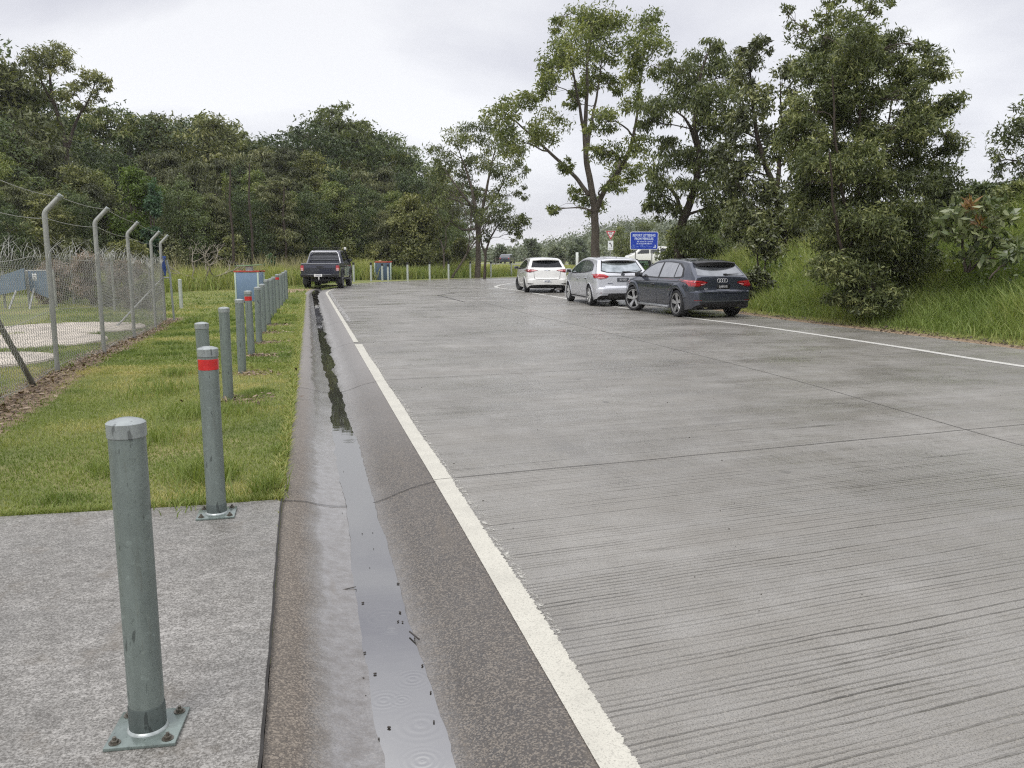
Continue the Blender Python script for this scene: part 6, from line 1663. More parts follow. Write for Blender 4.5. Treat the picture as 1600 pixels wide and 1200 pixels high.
T3 = [(1165,112,22,28),(1190,75,14,18),(1180,160,28,28),(1150,205,22,28),(1200,222,28,28),(1175,270,28,28),(1230,120,22,28),(1235,180,20,28),(1160,330,28,28),(1210,300,32,24),(1220,350,32,28),(1235,400,22,24),(1180,352,24,24),(1185,62,10,12),(1160,80,12,10),(1250,250,20,30),(1130,245,20,22),(1148,285,22,22),(1255,305,24,24),(1250,355,24,24),(1200,385,26,20),(1150,365,20,18)]
loc, cl = px_tree(31, 1215, T3, .7, 3); bx, _, bz = loc
tr = [(px_line(31, 1215, [(1214,462),(1222,420),(1226,370),(1212,300),(1190,240),(1178,180),(1172,110)], bz, bx), .20, .03),
      (px_line(31, 1215, [(1213,305),(1225,250,.5),(1232,190,.8),(1230,120,.8)], bz, bx), .10, .02), (px_line(31, 1215, [(1225,380),(1195,340,-.5),(1165,320,-.8)], bz, bx), .08, .02)]
build_tree('roadside_tree', 'dark slender tree between the leaning tree and the big bushy tree on the bank', None, loc, tr, cl, L_dark, B_dark, (.19, .07), 850, 16, .4, 3, spread=.29, twigs=7)

T5 = [(1250,52,20,22),(1290,30,22,22),(1330,40,28,26),(1360,20,18,18),(1385,2,14,12),(1230,22,12,14),(1310,75,28,22),(1275,80,22,20),(1345,72,24,18),(1300,2,18,14),(1340,-8,18,12),(1370,45,12,12),(1320,130,30,26),(1290,180,26,26)]
loc, cl = px_tree(26.5, 1305, T5, .7, 4); bx, _, bz = loc
tr = [(px_line(26.5, 1305, [(1306,470),(1304,380),(1302,280),(1306,180),(1300,100),(1292,20)], bz, bx), .17, .02), (px_line(26.5, 1305, [(1304,200),(1325,120,.4),(1345,50,.5),(1375,0,.4)], bz, bx), .08, .015), (px_line(26.5, 1305, [(1302,190),(1275,110,-.4),(1250,50,-.5)], bz, bx), .07, .015)]
build_tree('roadside_tree', 'tall thin topped tree with upright twigs rising behind the big bushy tree', None, loc, tr, cl, L_olive, B_dark, (.13, .055), 420, 12, -.25, 4, spread=.24)

T4 = [(1291,68,25,20),(1340,62,25,20),(1388,62,25,18),(1437,77,15,12),(1459,106,28,24),(1488,159,16,18),(1488,221,20,18),(1278,115,34,28),(1327,115,34,28),(1375,97,30,22),(1415,132,28,24),(1247,177,25,28),(1236,218,22,20),(1291,177,35,28),(1344,185,35,28),(1397,207,34,18),(1441,194,30,24),(1459,247,30,20),(1265,252,30,24),(1305,238,30,24),(1349,247,30,24),(1406,252,34,24),(1437,287,30,20),(1282,309,34,24),(1335,327,40,24),(1397,318,40,24),(1437,336,25,20),(1305,375,40,24),(1362,375,44,28),(1415,380,38,28),(1296,420,32,24),(1340,424,40,28),(1397,424,40,28),(1433,411,22,20),(1318,462,26,18),(1349,470,30,16),(1388,462,28,18),(1430,150,20,20),(1470,180,18,18),(1300,278,32,22),(1345,290,34,22),(1262,288,24,22),(1385,285,34,20),(1320,262,34,20),(1360,215,32,24),(1310,145,32,26),(1365,150,32,26),(1270,215,28,24),(1420,225,28,22),(1365,345,36,24),(1310,345,34,24),(1425,355,28,22),(1375,400,34,24),(1320,400,34,24),(1430,180,26,22),(1300,100,30,24),(1360,85,28,22),(1410,100,24,20),(1255,330,22,24)]
loc, cl = px_tree(19.6, 1350, T4, .75, 5); bx, _, bz = loc
tr = []
for (dx0, seq) in ((0, [(1346,512),(1346,440),(1344,340),(1345,240),(1340,140),(1330,80)]), (.05, [(1350,512),(1360,420),(1378,320),(1400,220),(1420,140)]), (-.05, [(1343,512),(1330,430),(1310,330),(1290,230),(1280,130)]), (.1, [(1353,512),(1375,450),(1405,380),(1435,310),(1460,240)]), (-.1, [(1340,512),(1318,460),(1296,400),(1272,330),(1255,250)])):
    tr.append((px_line(19.6, 1350, [(p[0], p[1], dx0 * 4 * i) for i, p in enumerate(seq)], bz, bx), .065, .015))
build_tree('bushy_tree', 'big dense bushy tree leafy down to the ground at the right road edge', None, loc, tr, cl, L_dense, B_dark, (.125, .034), 1500, 28, .3, 5, spread=.30, twigs=7)

T6 = [(1575,215,24,28),(1602,190,30,28),(1640,215,40,40),(1562,252,18,20),(1592,270,28,22),(1640,165,40,30),(1625,280,34,26),(1690,200,40,50),(1555,290,18,12)]
loc, cl = px_tree(27, 1640, T6, .7, 6); bx, _, bz = loc
build_tree('bank_tree', 'leafy tree on top of the bank, cut by the right picture edge', None, loc, [(px_line(27, 1640, [(1640,330),(1632,280),(1620,230),(1610,190)], bz, bx), .13, .02), (px_line(27, 1640, [(1640,330),(1660,260,.3),(1690,190,.4)], bz, bx), .10, .02)], cl, L_dense, B_dark, (.16, .05), 800, 18, .4, 6, spread=.26)

# shrub with big leaves and orange new growth
T7 = [(1488,342,24,18),(1530,336,28,20),(1562,342,22,18),(1490,367,24,16),(1535,372,34,18),(1572,382,20,16),(1512,398,22,12),(1548,402,20,10),(1470,355,14,14),(1505,325,18,12),(1545,322,20,12)]
loc, cl = px_tree(18.6, 1525, T7, .7, 7); bx, _, bz = loc
sh = build_tree('broadleaf_shrub', 'broad leaved shrub with orange new leaves at its top on the grassy bank', None, loc, [(px_line(18.6, 1525, [(1508,425),(1506,395),(1500,360),(1495,340)], bz, bx), .035, .012), (px_line(18.6, 1525, [(1512,425),(1525,390,.1),(1535,360,.2),(1532,330,.2)], bz, bx), .035, .012), (px_line(18.6, 1525, [(1512,425),(1545,400,.1),(1562,370,.1)], bz, bx), .03, .012)], cl, L_broad, B_dark, (.23, .095), 90, 9, -.05, 7, spread=.25, twigs=4, cat='shrub')
rg = np.random.default_rng(5); P = []; 
for (px, py, m) in ((1518, 322, 34), (1527, 350, 22), (1512, 330, 10)):
    x, z = AT(px, py, 18.3); P.append(np.array([x - bx, -.3, z - bz]) + rg.normal(size=(m, 3)) * .055)
V, F, va = leaves(np.vstack(P), rg, .24, .055, -.25); np_mesh('new_leaves', V, F, L_orange, sh, attr={'var': va})
# sapling leaning in from the right edge
x, z = AT(1545, 432, 17.2)
sp_loc = (x, 17.2, hz1(x, 17.2)); q = lambda px, py, dy=0: (AT(px, py, 17.2)[0] - x, dy, AT(px, py, 17.2)[1] - sp_loc[2])
build_tree('sapling', 'thin leaning sapling with a few drooping leaf fans at the right picture edge', None, sp_loc, [([q(1545, 436), q(1560, 420), q(1578, 408), q(1600, 392), q(1622, 372)], .02, .008)], [((q(1572, 402)), (.10, .1, .07)), ((q(1598, 388)), (.16, .15, .10)), ((q(1585, 395)), (.12, .12, .08)), ((q(1625, 368)), (.25, .2, .18))], L_broad, B_dark, (.26, .05), 34, 3, .15, 8, spread=.2, limbs=False, cat='sapling')

# smaller shrubs around the right side
def shrub(name, label, group, px, py_top, py_base, Y, wpx, leafm, leaf, per, seed, barkm=B_dark, droop=.2, k=12, nclump=9, cat='shrub', squash=1.0):
    rg = np.random.default_rng(seed)
    x, zt = AT(px, py_top, Y); zb = hz1(x, Y); h = max(.4, zt - zb); w = wpx / F_PX * Y
    cl = []
    for i in range(nclump):
        a = rg.uniform(0, 2*math.pi); rr = math.sqrt(rg.uniform(0, 1)) * w * .62; t = rg.uniform(.16, .86)
        fall = math.sqrt(max(.15, 1 - (abs(t - .4) / .75) ** 2))
        s_ = rg.uniform(.26, .42)
        cl.append(((rr * math.cos(a) * fall, rr * math.sin(a) * .8 * fall, h * t), (w * s_ * 1.15, w * s_, min(h * .24, w * s_) * rg.uniform(.8, 1.2)), rg.uniform(.7, 1.3)))
    cl.append(((w * rg.uniform(-.2, .2), 0, h * .86), (w * .3, w * .3, h * .14), .8))
    tr = []
    for i in range(4):
        a = rg.uniform(0, 2*math.pi); tr.append(([(.05*math.cos(a), .05*math.sin(a), -.1), (w*.2*math.cos(a), w*.2*math.sin(a), h*.4), (w*.35*math.cos(a), w*.35*math.sin(a), h*.8)], .02 + .012*h, .012))
    return build_tree(name, label, group, (x, Y, zb), tr, cl, leafm, barkm, leaf, per, k, droop, seed, spread=.30, twigs=3, cat=cat)
shrub('dark_shrub', 'dark shrub with pale leaf undersides between the dark grey hatchback and big bushy tree', None, 1192, 345, 450, 27.5, 38, L_dark, (.17, .085), 240, 21, droop=.1)
shrub('dark_shrub', 'low dark shrub at the foot of the slender tree on the bank', None, 1180, 418, 470, 24.5, 30, L_dark, (.12, .055), 260, 22)
shrub('dark_shrub', 'rounded dark bush showing against the sky right of the big bushy tree', None, 1462, 262, 330, 25, 60, L_dense, (.12, .045), 700, 23, nclump=12)
shrub('bank_shrub', 'leafy scrub on the crest of the bank below the gap of white sky', None, 1530, 284, 330, 23.5, 48, L_broad, (.13, .055), 420, 24)
shrub('bank_shrub', 'green scrub on the crest of the bank under the tree at the right picture edge', None, 1590, 282, 340, 22.5, 50, L_dense, (.12, .045), 480, 25)
shrub('bank_shrub', 'small weedy shrub low on the bank just right of the big bushy tree', None, 1462, 380, 440, 20.2, 34, L_broad, (.11, .045), 260, 26)
bgs = [(1150,322,66,42,L_yel,'pale yellow green bush filling the gap right of the leaning tree trunk'), (1056,352,60,24,L_yel,'pale yellow green bush just right of the blue sign'), (1100,335,70,46,L_bright,'bright green bush behind the leaning tree trunk'), (975,352,96,30,L_olive,'olive bush between the give way sign and the blue sign'), (1005,338,97,34,L_olive,'olive treelet rising behind the blue sign'), (1190,300,58,40,L_dark,'dark bush behind the slender tree on the bank'), (1240,330,48,46,L_yel,'pale leafy bush showing under the big bushy tree on its left'), (1265,385,33,36,L_dark,'dark undergrowth bush left of the big bushy tree'), (1120,395,44,26,L_bright,'low bright green bush just behind the roof of the dark grey hatchback')]
for i, (px, top, Y, w, lm, lab) in enumerate(bgs): shrub('background_bush', lab, 'bushes behind the parked cars', px, top, 430, Y, w, lm, (.24, .09), 300, 30 + i, nclump=12)

# ------------------------------------------------------------------ gums at the bend
E1 = [(690,240,22,20),(715,215,20,18),(740,205,30,20),(775,215,25,24),(800,240,22,24),(680,270,18,20),(720,262,26,22),(755,250,26,22),(790,275,24,20),(815,300,12,12),(740,296,26,18),(690,310,20,18),(775,310,22,16),(705,345,18,16),(745,332,18,14),(675,300,14,16),(812,262,14,14)]
loc, cl = px_tree(58, 747, E1, .7, 9); bx, _, bz = loc
tr = [(px_line(58, 747, [(746,442),(747,390),(745,345),(738,300),(728,265),(715,230)], bz, bx), .22, .03), (px_line(58, 747, [(747,370),(755,320,.3),(765,270,.5),(775,225,.4)], bz, bx), .15, .03), (px_line(58, 747, [(743,330),(720,300,-.5),(695,265,-.7)], bz, bx), .10, .03), (px_line(58, 747, [(752,335),(775,305,.6),(795,265,.8)], bz, bx), .09, .03)]
build_tree('gum_tree', 'pale forked gum tree with thin see-through crown at the right end of the forest', None, loc, tr, cl, L_olive, B_grey, (.26, .075), 620, 16, .6, 9, spread=.27)
E2 = [(790,345,25,14),(815,350,15,12),(765,340,18,13),(780,325,20,11),(755,366,13,10),(806,368,14,8),(822,338,8,8)]
loc, cl = px_tree(56, 760, E2, .7, 10); bx, _, bz = loc
build_tree('gum_tree', 'small gum tree with two thin bare leaning stems at the bend', None, loc, [(px_line(56, 760, [(757,440),(758,415),(760,390),(770,365),(785,345),(800,340)], bz, bx), .11, .02), (px_line(56, 760, [(759,400),(752,380,.2),(752,362,.3),(765,342,.3)], bz, bx), .08, .02)], cl, L_olive, B_dark, (.24, .07), 420, 14, .5, 10, spread=.28)

# ------------------------------------------------------------------ the forest wall: a few kinds, then copies
def auto_tree(name, H, R, z0, leafm, barkm, leaf, per, k, seed, n=22, droop=.4, taper=.55, spread=.30, open_=1.0, label='', group=''):
    rg = np.random.default_rng(seed); cl = []
    for i in range(n):
        t = (i + rg.uniform(0, 1)) / n
        z = H * (z0 + (1 - z0) * t * .97)
        prof = (math.sin(math.pi * (0.14 + .80 * t)) ** taper)
        a = i * 2.4 + rg.uniform(-.5, .5); rr = R * prof * rg.uniform(.25, .85)
        s_ = R * rg.uniform(.28, .46) * (0.6 + .5 * prof)
        cl.append(((rr * math.cos(a), rr * math.sin(a), z), (s_ * 1.1, s_ * 1.1, s_ * rg.uniform(.6, .9)), rg.uniform(.7, 1.3)))
    cl.append(((R * rg.uniform(-.15, .15), 0, H * .97), (R * .25, R * .25, H * .05), .7))
    b = rg.normal(size=2) * .02 * H
    tr = [([(0, 0, -.3), (b[0] * .4, b[1] * .4, H * .25), (b[0], b[1], H * .55), (b[0] * .6, b[1] * .7, H * .92)], .018 * H, .02)]
    if open_ > 1: tr.append(([(b[0]*.4, b[1]*.4, H * .3), (R * .25, R * .1, H * .55), (R * .45, R * .15, H * .85)], .011 * H, .02))
    return build_tree(name, label, group, (0, 0, 0), tr, cl, leafm, barkm, leaf, per, k, droop, seed, spread=spread, twigs=3)
FG = 'trees of the dark forest wall on the left'
kinds = dict(
    a=auto_tree('forest_tree', 10, 2.7, .10, L_forest, B_dark, (.30, .10), 430, 16, 101, 24, .35, label='x', group=FG),
    b=auto_tree('forest_tree', 10, 2.1, .06, L_casu, B_dark, (.36, .06), 560, 18, 102, 24, .8, .7, label='x', group=FG),
    c=auto_tree('forest_tree', 10, 2.9, .32, L_olive, B_grey, (.30, .09), 400, 15, 103, 20, .5, .45, .25, 2, label='x', group=FG),
    d=auto_tree('forest_tree', 10, 3.6, .04, L_deep, B_dark, (.28, .10), 420, 16, 104, 28, .25, .5, label='x', group=FG),
    e=auto_tree('forest_tree', 10, 2.4, .05, L_casu, B_dark, (.40, .07), 500, 16, 105, 22, .9, .6, .34, label='x', group=FG),
    f=auto_tree('forest_tree', 10, 3.0, .40, L_deep, B_grey, (.28, .09), 380, 14, 106, 20, .3, .4, .24, 2, label='x', group=FG))
kinds['g'] = auto_tree('forest_tree', 10, 2.8, .08, L_fresh, B_grey, (.30, .10), 400, 16, 107, 22, .35, label='x', group=FG)
used_kind = {k_: False for k_ in kinds}
KLAB = dict(g='fresh yellow green tree lighter than its neighbours in the forest wall on the left', a='rounded mid green tree in the forest wall on the left', b='narrow brownish feathery tree in the forest wall on the left', c='open crowned olive gum in the forest wall on the left',
            d='broad dark tree leafy to the ground in the forest wall on the left', e='drooping feathery dark tree in the forest wall on the left', f='high crowned tree with bare lower trunk in the forest wall on the left')
def forest(kind, px, top, Y, wide=1.0, label=None, rz=None):
    x, zt = AT(px, top, Y); z = hz1(x, Y); h = (zt - z) / 10.0
    src = kinds[kind]
    if not used_kind[kind]: r = src; used_kind[kind] = True
    else: r = copy_tree(src)
    r.location = (x, Y, z); r.scale = (h * wide, h * wide, h); r.rotation_euler = (0, 0, random.uniform(0, 6.28) if rz is None else rz)
    r['label'] = label or KLAB[kind]; r['category'] = 'tree'; r['group'] = FG
    return r
# back rows: the skyline
for (k_, px, top, Y, w) in (('f',-60,70,58,1.2),('a',8,98,56,1.15),('f',52,140,62,1.0),('c',150,168,70,1.1),('f',198,178,72,1.1),('a',242,182,74,1.0),('f',285,192,78,1.0),('a',332,186,74,1.15),('c',372,205,80,1.0),('f',408,222,84,1.0),('b',428,228,78,.9),('f',470,202,74,1.2),('c',518,170,78,1.15),('c',560,192,80,1.1),('f',596,214,78,1.0),('a',625,240,84,1.0),('f',655,255,84,1.0),('a',685,262,86,1.0),('f',715,285,90,1.0),('a',450,235,86,1.0),('f',545,200,88,1.2),('a',115,190,76,1.1),('c',312,182,84,.9),('a',500,215,84,1.2),
                            ('c',352,198,86,.9),('d',582,225,86,1.0),('d',220,200,84,1.1),('d',390,235,88,1.1)): forest(k_, px, top, Y, w)
# middle rows
for (k_, px, top, Y, w) in (('d',-30,190,48,1.1),('b',28,200,50,1.2),('e',80,228,52,1.2),('a',125,262,50,1.1),('d',180,245,60,1.0),('b',265,238,60,1.2),('e',300,252,58,1.2),('b',338,248,62,1.2),('d',372,262,64,1.0),('e',405,232,66,1.2),('b',440,232,64,1.3),('a',482,240,66,1.0),('d',522,262,68,1.0),('e',560,268,68,1.3),('b',600,262,70,1.2),('d',632,272,74,1.0),('a',662,285,76,1.0),('e',690,290,78,1.2),
                            ('b',52,225,56,1.2),('d',150,235,66,1.0),('e',230,240,66,1.2),('d',455,262,72,1.1),('a',545,250,74,1.1)): forest(k_, px, top, Y, w)
# front row, leafy to the ground
for (k_, px, top, Y, w) in (('d',-40,285,42,1.0),('e',25,290,44,1.2),('a',70,300,44,1.1),('d',110,300,46,1.0),('b',150,290,48,1.3),('d',275,285,50,.9),('e',330,305,52,1.2),('d',375,300,54,.95),('b',430,275,56,1.4),('d',480,300,58,.9),('a',525,300,60,1.0),('d',565,292,61,.9),('e',600,330,60,1.3),('d',690,330,66,.9),('a',665,318,64,1.0),
                            ('d',10,330,40,1.0),('e',200,320,52,1.3),('d',410,350,56,1.0),('a',350,350,52,1.2),('d',545,345,62,1.0),('e',455,340,60,1.4),('d',720,350,70,1.0)): forest(k_, px, top, Y, w)
for (k_, px, top, Y, w) in (('g',150,268,51,1.0),('g',395,268,60,1.0),('g',520,285,60,1.1),('g',612,300,62,1.0),('g',300,300,51,.9),('g',-5,240,46,1.0),('g',455,300,58,.9)): forest(k_, px, top, Y, w)
# trees that stand out from the wall
TS = [(45,92,16,12),(62,86,18,12),(88,82,22,12),(105,95,14,14),(75,105,18,10),(140,118,18,10),(158,128,14,10),(128,130,12,8),(55,112,12,10),(112,140,14,8),(150,150,12,8),(168,136,8,6),(95,150,12,10),(75,150,10,12),(130,165,14,10)]
loc, cl = px_tree(57, 105, TS, .7, 12); bx, _, bz = loc
tr = [(px_line(57, 105, [(105,400),(104,250),(96,200),(82,150),(78,110),(85,85)], bz, bx), .2, .03), (px_line(57, 105, [(104,240),(115,190,.3),(132,155,.5),(145,122,.5)], bz, bx), .12, .03), (px_line(57, 105, [(88,170),(70,130,-.4),(58,92,-.5)], bz, bx), .08, .02)]
build_tree('gum_tree', 'tallest thin gum with airy crown against the sky at the upper left', FG, loc, tr, cl, L_forest, B_dark, (.24, .075), 460, 14, .3, 12, spread=.26)
shrub('bright_tree', 'bright yellow green rounded tree standing out from the dark forest on the left', FG, 212, 252, 400, 48, 44, L_bright, (.22, .08), 900, 41, nclump=14, cat='tree')
shrub('blue_green_tree', 'small blue green tree just in front of the bright yellow green one', FG, 238, 275, 400, 46.5, 24, L_teal, (.20, .08), 600, 42, nclump=10, cat='tree')
shrub('yellowish_tree', 'pale yellowish tree in the forest above the bare forked shrub', FG, 345, 268, 400, 54, 30, L_yel, (.24, .06), 420, 43, nclump=12, cat='tree')
shrub('dark_bush', 'big dark bushy tree leafy to the ground right of the far blue enclosure', FG, 640, 300, 440, 58.5, 50, L_forest, (.24, .10), 1000, 44, nclump=18, cat='tree')
shrub('dark_bush', 'low bush at the foot of the pale forked gum tree', FG, 722, 372, 440, 61, 26, L_forest, (.22, .09), 420, 45, nclump=9)
shrub('dark_bush', 'rounded green bush in the tall grass left of the pickup', FG, 425, 398, 440, 46, 16, L_teal, (.16, .08), 380, 46, nclump=8)
shrub('dark_bush', 'green bush behind the red topped bin enclosure by the pickup', FG, 545, 375, 440, 56, 24, L_forest, (.2, .09), 420, 47, nclump=9)
for i, (px, top, Y, w, lm) in enumerate(((20,345,41,40,L_forest),(120,372,40,34,L_casu),(200,372,45,40,L_forest),(265,368,46,34,L_casu),(365,368,50,30,L_forest),(500,372,58,36,L_forest),(585,380,59,30,L_forest),(690,392,62,26,L_forest),(455,375,56,26,L_casu))):
    shrub('undergrowth_bush', 'dark undergrowth bush along the front foot of the forest wall', 'undergrowth along the forest foot', px, top, 430, Y, w, lm, (.2, .08), 380, 60 + i, nclump=10)
# brown vines hanging on the far compound fence
for i, (px, top, Y, w, lab) in enumerate(((82,404,31.6,40,'brown dry vine heaped on the far compound fence, left part'), (140,398,30.6,42,'brown dry vine heaped on the far compound fence, beside its white capped post'), (198,404,28.6,40,'brown dry vine heaped on the far compound fence near its corner'))):
    shrub('dry_vine', lab, 'dry vines on the compound fence', px, top, 470, Y, w, L_brown, (.13, .03), 800, 80 + i, nclump=12, cat='vine', barkm=B_dead)
for i, (px, top, Y, w, lab) in enumerate(((170,432,30,30,'green scrub behind the mesh fence below the brown vines'), (230,428,27.5,22,'green scrub behind the mesh fence near its corner post'), (105,440,33,30,'green scrub right of the blue grey boarded cover'))):
    shrub('fence_shrub', lab, 'green scrub behind the compound fence', px, top, 470, Y, w, L_olive, (.13, .04), 380, 90 + i, nclump=9)

# bare branching shrubs
def bare(name, label, px, py_base, Y, h, spread_, seed, mat, depth=4, stems=3, r=.06):
    rg = np.random.default_rng(seed); x = AT(px, py_base, Y)[0]; z = hz1(x, Y)
    root = empty(name, (x, Y, z), 0, label, 'shrub'); mb = MB()
    def grow(p, d, L, r_, lev):
        q = p + d * L; m_ = (p + q) / 2 + rg.normal(size=3) * L * .08
        mb.tube([p, m_, q], [r_, r_ * .8, r_ * .65], 5, cap=False)
        if lev == 0: return
        for i in range(rg.integers(2, 4)):
            nd = d + rg.normal(size=3) * spread_; nd[2] = abs(nd[2]) * .8 + .15; nd /= np.linalg.norm(nd)
            grow(q, nd, L * rg.uniform(.6, .85), r_ * .62, lev - 1)
    for i in range(stems):
        d = np.array([rg.uniform(-.8, .8), rg.uniform(-.5, .5), 1.0]); d /= np.linalg.norm(d); grow(np.array([0, 0, -.1]), d, h * .34, r, depth)
    mb.build('branches', mat, root, angle=60); return root
bare('bare_shrub', 'bare pale forked shrub without leaves in front of the forest on the left', 318, 430, 40, 2.6, .55, 3, B_dead, 4, 3, .07)
bare('bare_tree', 'bare grey leafless tree in front of the forest beside the big dark bush', 704, 437, 57, 6.2, .28, 8, B_grey, 5, 2, .09)
# pale slim trunks glimpsed in the forest front
for i, (px, Y, h, lab) in enumerate(((395, 51, 7, 'slim pale trunk inside the dark forest left of the pickup'), (447, 55, 6, 'slim trunk inside the dark forest behind the pickup'), (365, 49, 6.5, 'slim grey trunk inside the forest above the tall bin enclosure'))):
    x = AT(px, 430, Y)[0]; z = hz1(x, Y)
    o = MB().tube([(0, 0, -.3), (.08, 0, h*.4), (-.05, .1, h*.7), (.1, .1, h)], [.09, .075, .06, .04], 8).build('dead_trunk', B_dark); o.location = (x, Y, z); tag(o, lab, 'tree trunk', FG)

# ------------------------------------------------------------------ far wooded hill
rg = np.random.default_rng(99)
Vs, Fs, Va = [], [], []; base = 0
for i in range(560):
    x = rg.uniform(-75, 190); y = rg.uniform(172, 300)
    if y < 178 + .12 * abs(x - 10) - .25 * x * 0: continue
    z = hz1(x, y); h = rg.uniform(4.5, 7.5) * (1.0 if y > 190 else .6) * (.38 + .62 * float(sstep(0, 34, x)))
    for c in range(5):
        ctr = np.array([x + rg.normal() * 1.3, y + rg.normal() * 1.3, z + h * rg.uniform(.30, .95)]); n = 70
        P = ctr + rg.normal(size=(n, 3)) * np.array([1.3, 1.3, .9])
        V, F, va = leaves(P, rg, .75, .42, .15, var=np.clip(rg.uniform(0, 1) * .7 + rg.uniform(0, .3, n), 0, 1)); Vs.append(V); Fs.append(F + base); Va.append(va); base += len(V)
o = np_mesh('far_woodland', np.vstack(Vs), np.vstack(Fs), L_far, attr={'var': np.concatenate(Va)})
tag(o, 'hazy wooded hill far beyond the highway', kind='stuff')
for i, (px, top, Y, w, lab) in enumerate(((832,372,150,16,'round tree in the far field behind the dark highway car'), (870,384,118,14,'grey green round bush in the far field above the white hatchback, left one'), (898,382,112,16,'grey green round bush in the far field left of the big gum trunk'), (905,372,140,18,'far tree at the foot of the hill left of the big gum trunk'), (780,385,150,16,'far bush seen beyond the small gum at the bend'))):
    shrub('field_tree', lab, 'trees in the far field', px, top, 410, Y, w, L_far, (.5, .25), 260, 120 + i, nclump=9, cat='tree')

# ------------------------------------------------------------------ grass
def blades(X, Y, Z, rg, h, w, bend=.5, segs=2, var=None):
    n = len(X); a = rg.uniform(0, 2*np.pi, n); hh = h * rg.uniform(.55, 1.25, n); ww = w * rg.uniform(.7, 1.3, n)
    dx, dy = np.cos(a), np.sin(a); lean = hh * bend * rg.uniform(.2, 1.2, n); b = rg.uniform(0, 2*np.pi, n); lx, ly = np.cos(b) * lean, np.sin(b) * lean
    P0 = np.stack([X - dx*ww/2, Y - dy*ww/2, Z - .01], 1); P1 = np.stack([X + dx*ww/2, Y + dy*ww/2, Z - .01], 1)
    M0 = np.stack([X - dx*ww*.4 + lx*.35, Y - dy*ww*.4 + ly*.35, Z + hh*.6], 1); M1 = np.stack([X + dx*ww*.4 + lx*.35, Y + dy*ww*.4 + ly*.35, Z + hh*.6], 1)
    T0 = np.stack([X - dx*ww*.08 + lx, Y - dy*ww*.08 + ly, Z + hh], 1); T1_ = np.stack([X + dx*ww*.08 + lx, Y + dy*ww*.08 + ly, Z + hh], 1)
    V = np.stack([P0, P1, M1, M0, T1_, T0], 1).reshape(-1, 3); k_ = np.arange(n)[:, None] * 6
    F = np.concatenate([k_ + np.array([[0, 1, 2, 3]]), k_ + np.array([[3, 2, 4, 5]])])
    v = rg.uniform(0, 1, n) if var is None else var
    return V, F, np.repeat(np.clip(v, 0, 1), 6)
def grass_patch(name, label, mat, gen):
    V, F, va = gen; o = np_mesh(name, V, F, mat, attr={'var': va}); return tag(o, label, kind='stuff')
rg = np.random.default_rng(17)
padp = np.array(pad_edge)
def lawn_blades(n, y0, y1, h, w):
    Y = y0 + (y1 - y0) * rg.uniform(0, 1, n) ** 1.25; xl = np.interp(Y, [3, 9, 24, 40], [-8.6, -9.0, -13.5, -22]); xr = np.interp(Y, gl[:, 1][:560], gl[:, 0][:560])
    X = xl + (xr - xl) * rg.uniform(0, 1, n)
    d = dirt_amount(X, Y); keep = (~inside(padp, X, Y)) & (rg.uniform(0, 1, n) > d * .95) & (X < xr - .005)
    big = vnoise(X * .55, Y * .8); sm = vnoise(X * 3.1 + 7, Y * 3.1); tuft = vnoise(X * 1.7 + 3, Y * 2.3 + 1)
    X, Y, big, sm, tuft = X[keep], Y[keep], big[keep], sm[keep], tuft[keep]
    Z = hz(X, Y) + .012
    v = .10 + .62 * big + .35 * (sm - .5) + .30 * (rg.uniform(0, 1, len(X)) - .5) - .35 * np.clip((tuft - .68) / .2, 0, 1)
    hh = h * (.65 + .5 * sm + 1.5 * np.clip((tuft - .74) / .15, 0, 1) ** 2)
    return blades(X, Y, Z, rg, hh, w, 1.0, var=v)
parts = [lawn_blades(170000, 4.6, 12, .024, .0065), lawn_blades(80000, 11, 22, .032, .013), lawn_blades(36000, 20, 44, .05, .026)]
# fringe over the pad's edge and taller tufts
n = 6500; t = rg.uniform(0, 1, n); e0, e1, e2 = np.array(pad_edge[0]), np.array(pad_edge[2]), np.array(pad_edge[3])
X = np.where(t < .25, e0[0] + (e1[0]-e0[0]) * t/.25, e1[0] + (e2[0]-e1[0]) * (t-.25)/.75) + rg.normal(0, .015, n); Yf = np.where(t < .25, e0[1] + (e1[1]-e0[1]) * t/.25, e1[1] + (e2[1]-e1[1]) * (t-.25)/.75) + np.abs(rg.normal(0, .05, n)) + .004
parts.append(blades(X, Yf, np.full(n, .005), rg, .045, .006, 1.2, var=.15 + .4 * rg.uniform(0, 1, n)))
n = 14000; Ye = rg.uniform(5.2, 32, n) ; Xe = np.interp(Ye, gl[:, 1][:560], gl[:, 0][:560]) - np.abs(rg.normal(0, .035, n)) - .006
parts.append(blades(Xe, Ye, np.full(n, 0.0), rg, .05 + .001 * Ye, .007 + .0006 * Ye, 1.2, var=.15 + .6 * rg.uniform(0, 1, n)))
for (px, py, R, m, hh) in ((275,478+110,.10,220,.12),(330,752,.12,260,.14),(415,770,.06,160,.13),(240,690,.14,240,.10),(300,650,.18,420,.11),(365,645,.2,420,.10),(255,612,.25,420,.10),(170,740,.10,160,.10),(310,745,.1,150,.13),(300,790,.1,120,.08)):
    x0_, y0_ = G(px, py); X = x0_ + rg.normal(0, R, m); Y = y0_ + rg.normal(0, R * 1.2, m); parts.append(blades(X, Y, np.full(m, .01), rg, hh, .008, .9, var=.05 + .35 * rg.uniform(0, 1, m)))
base = 0; Vs, Fs, Va = [], [], []
for (V, F, va) in parts: Vs.append(V); Fs.append(F + base); Va.append(va); base += len(V)
grass_patch('lawn_grass', 'short matted green and straw coloured lawn grass', G_lawn, (np.vstack(Vs), np.vstack(Fs), np.concatenate(Va)))

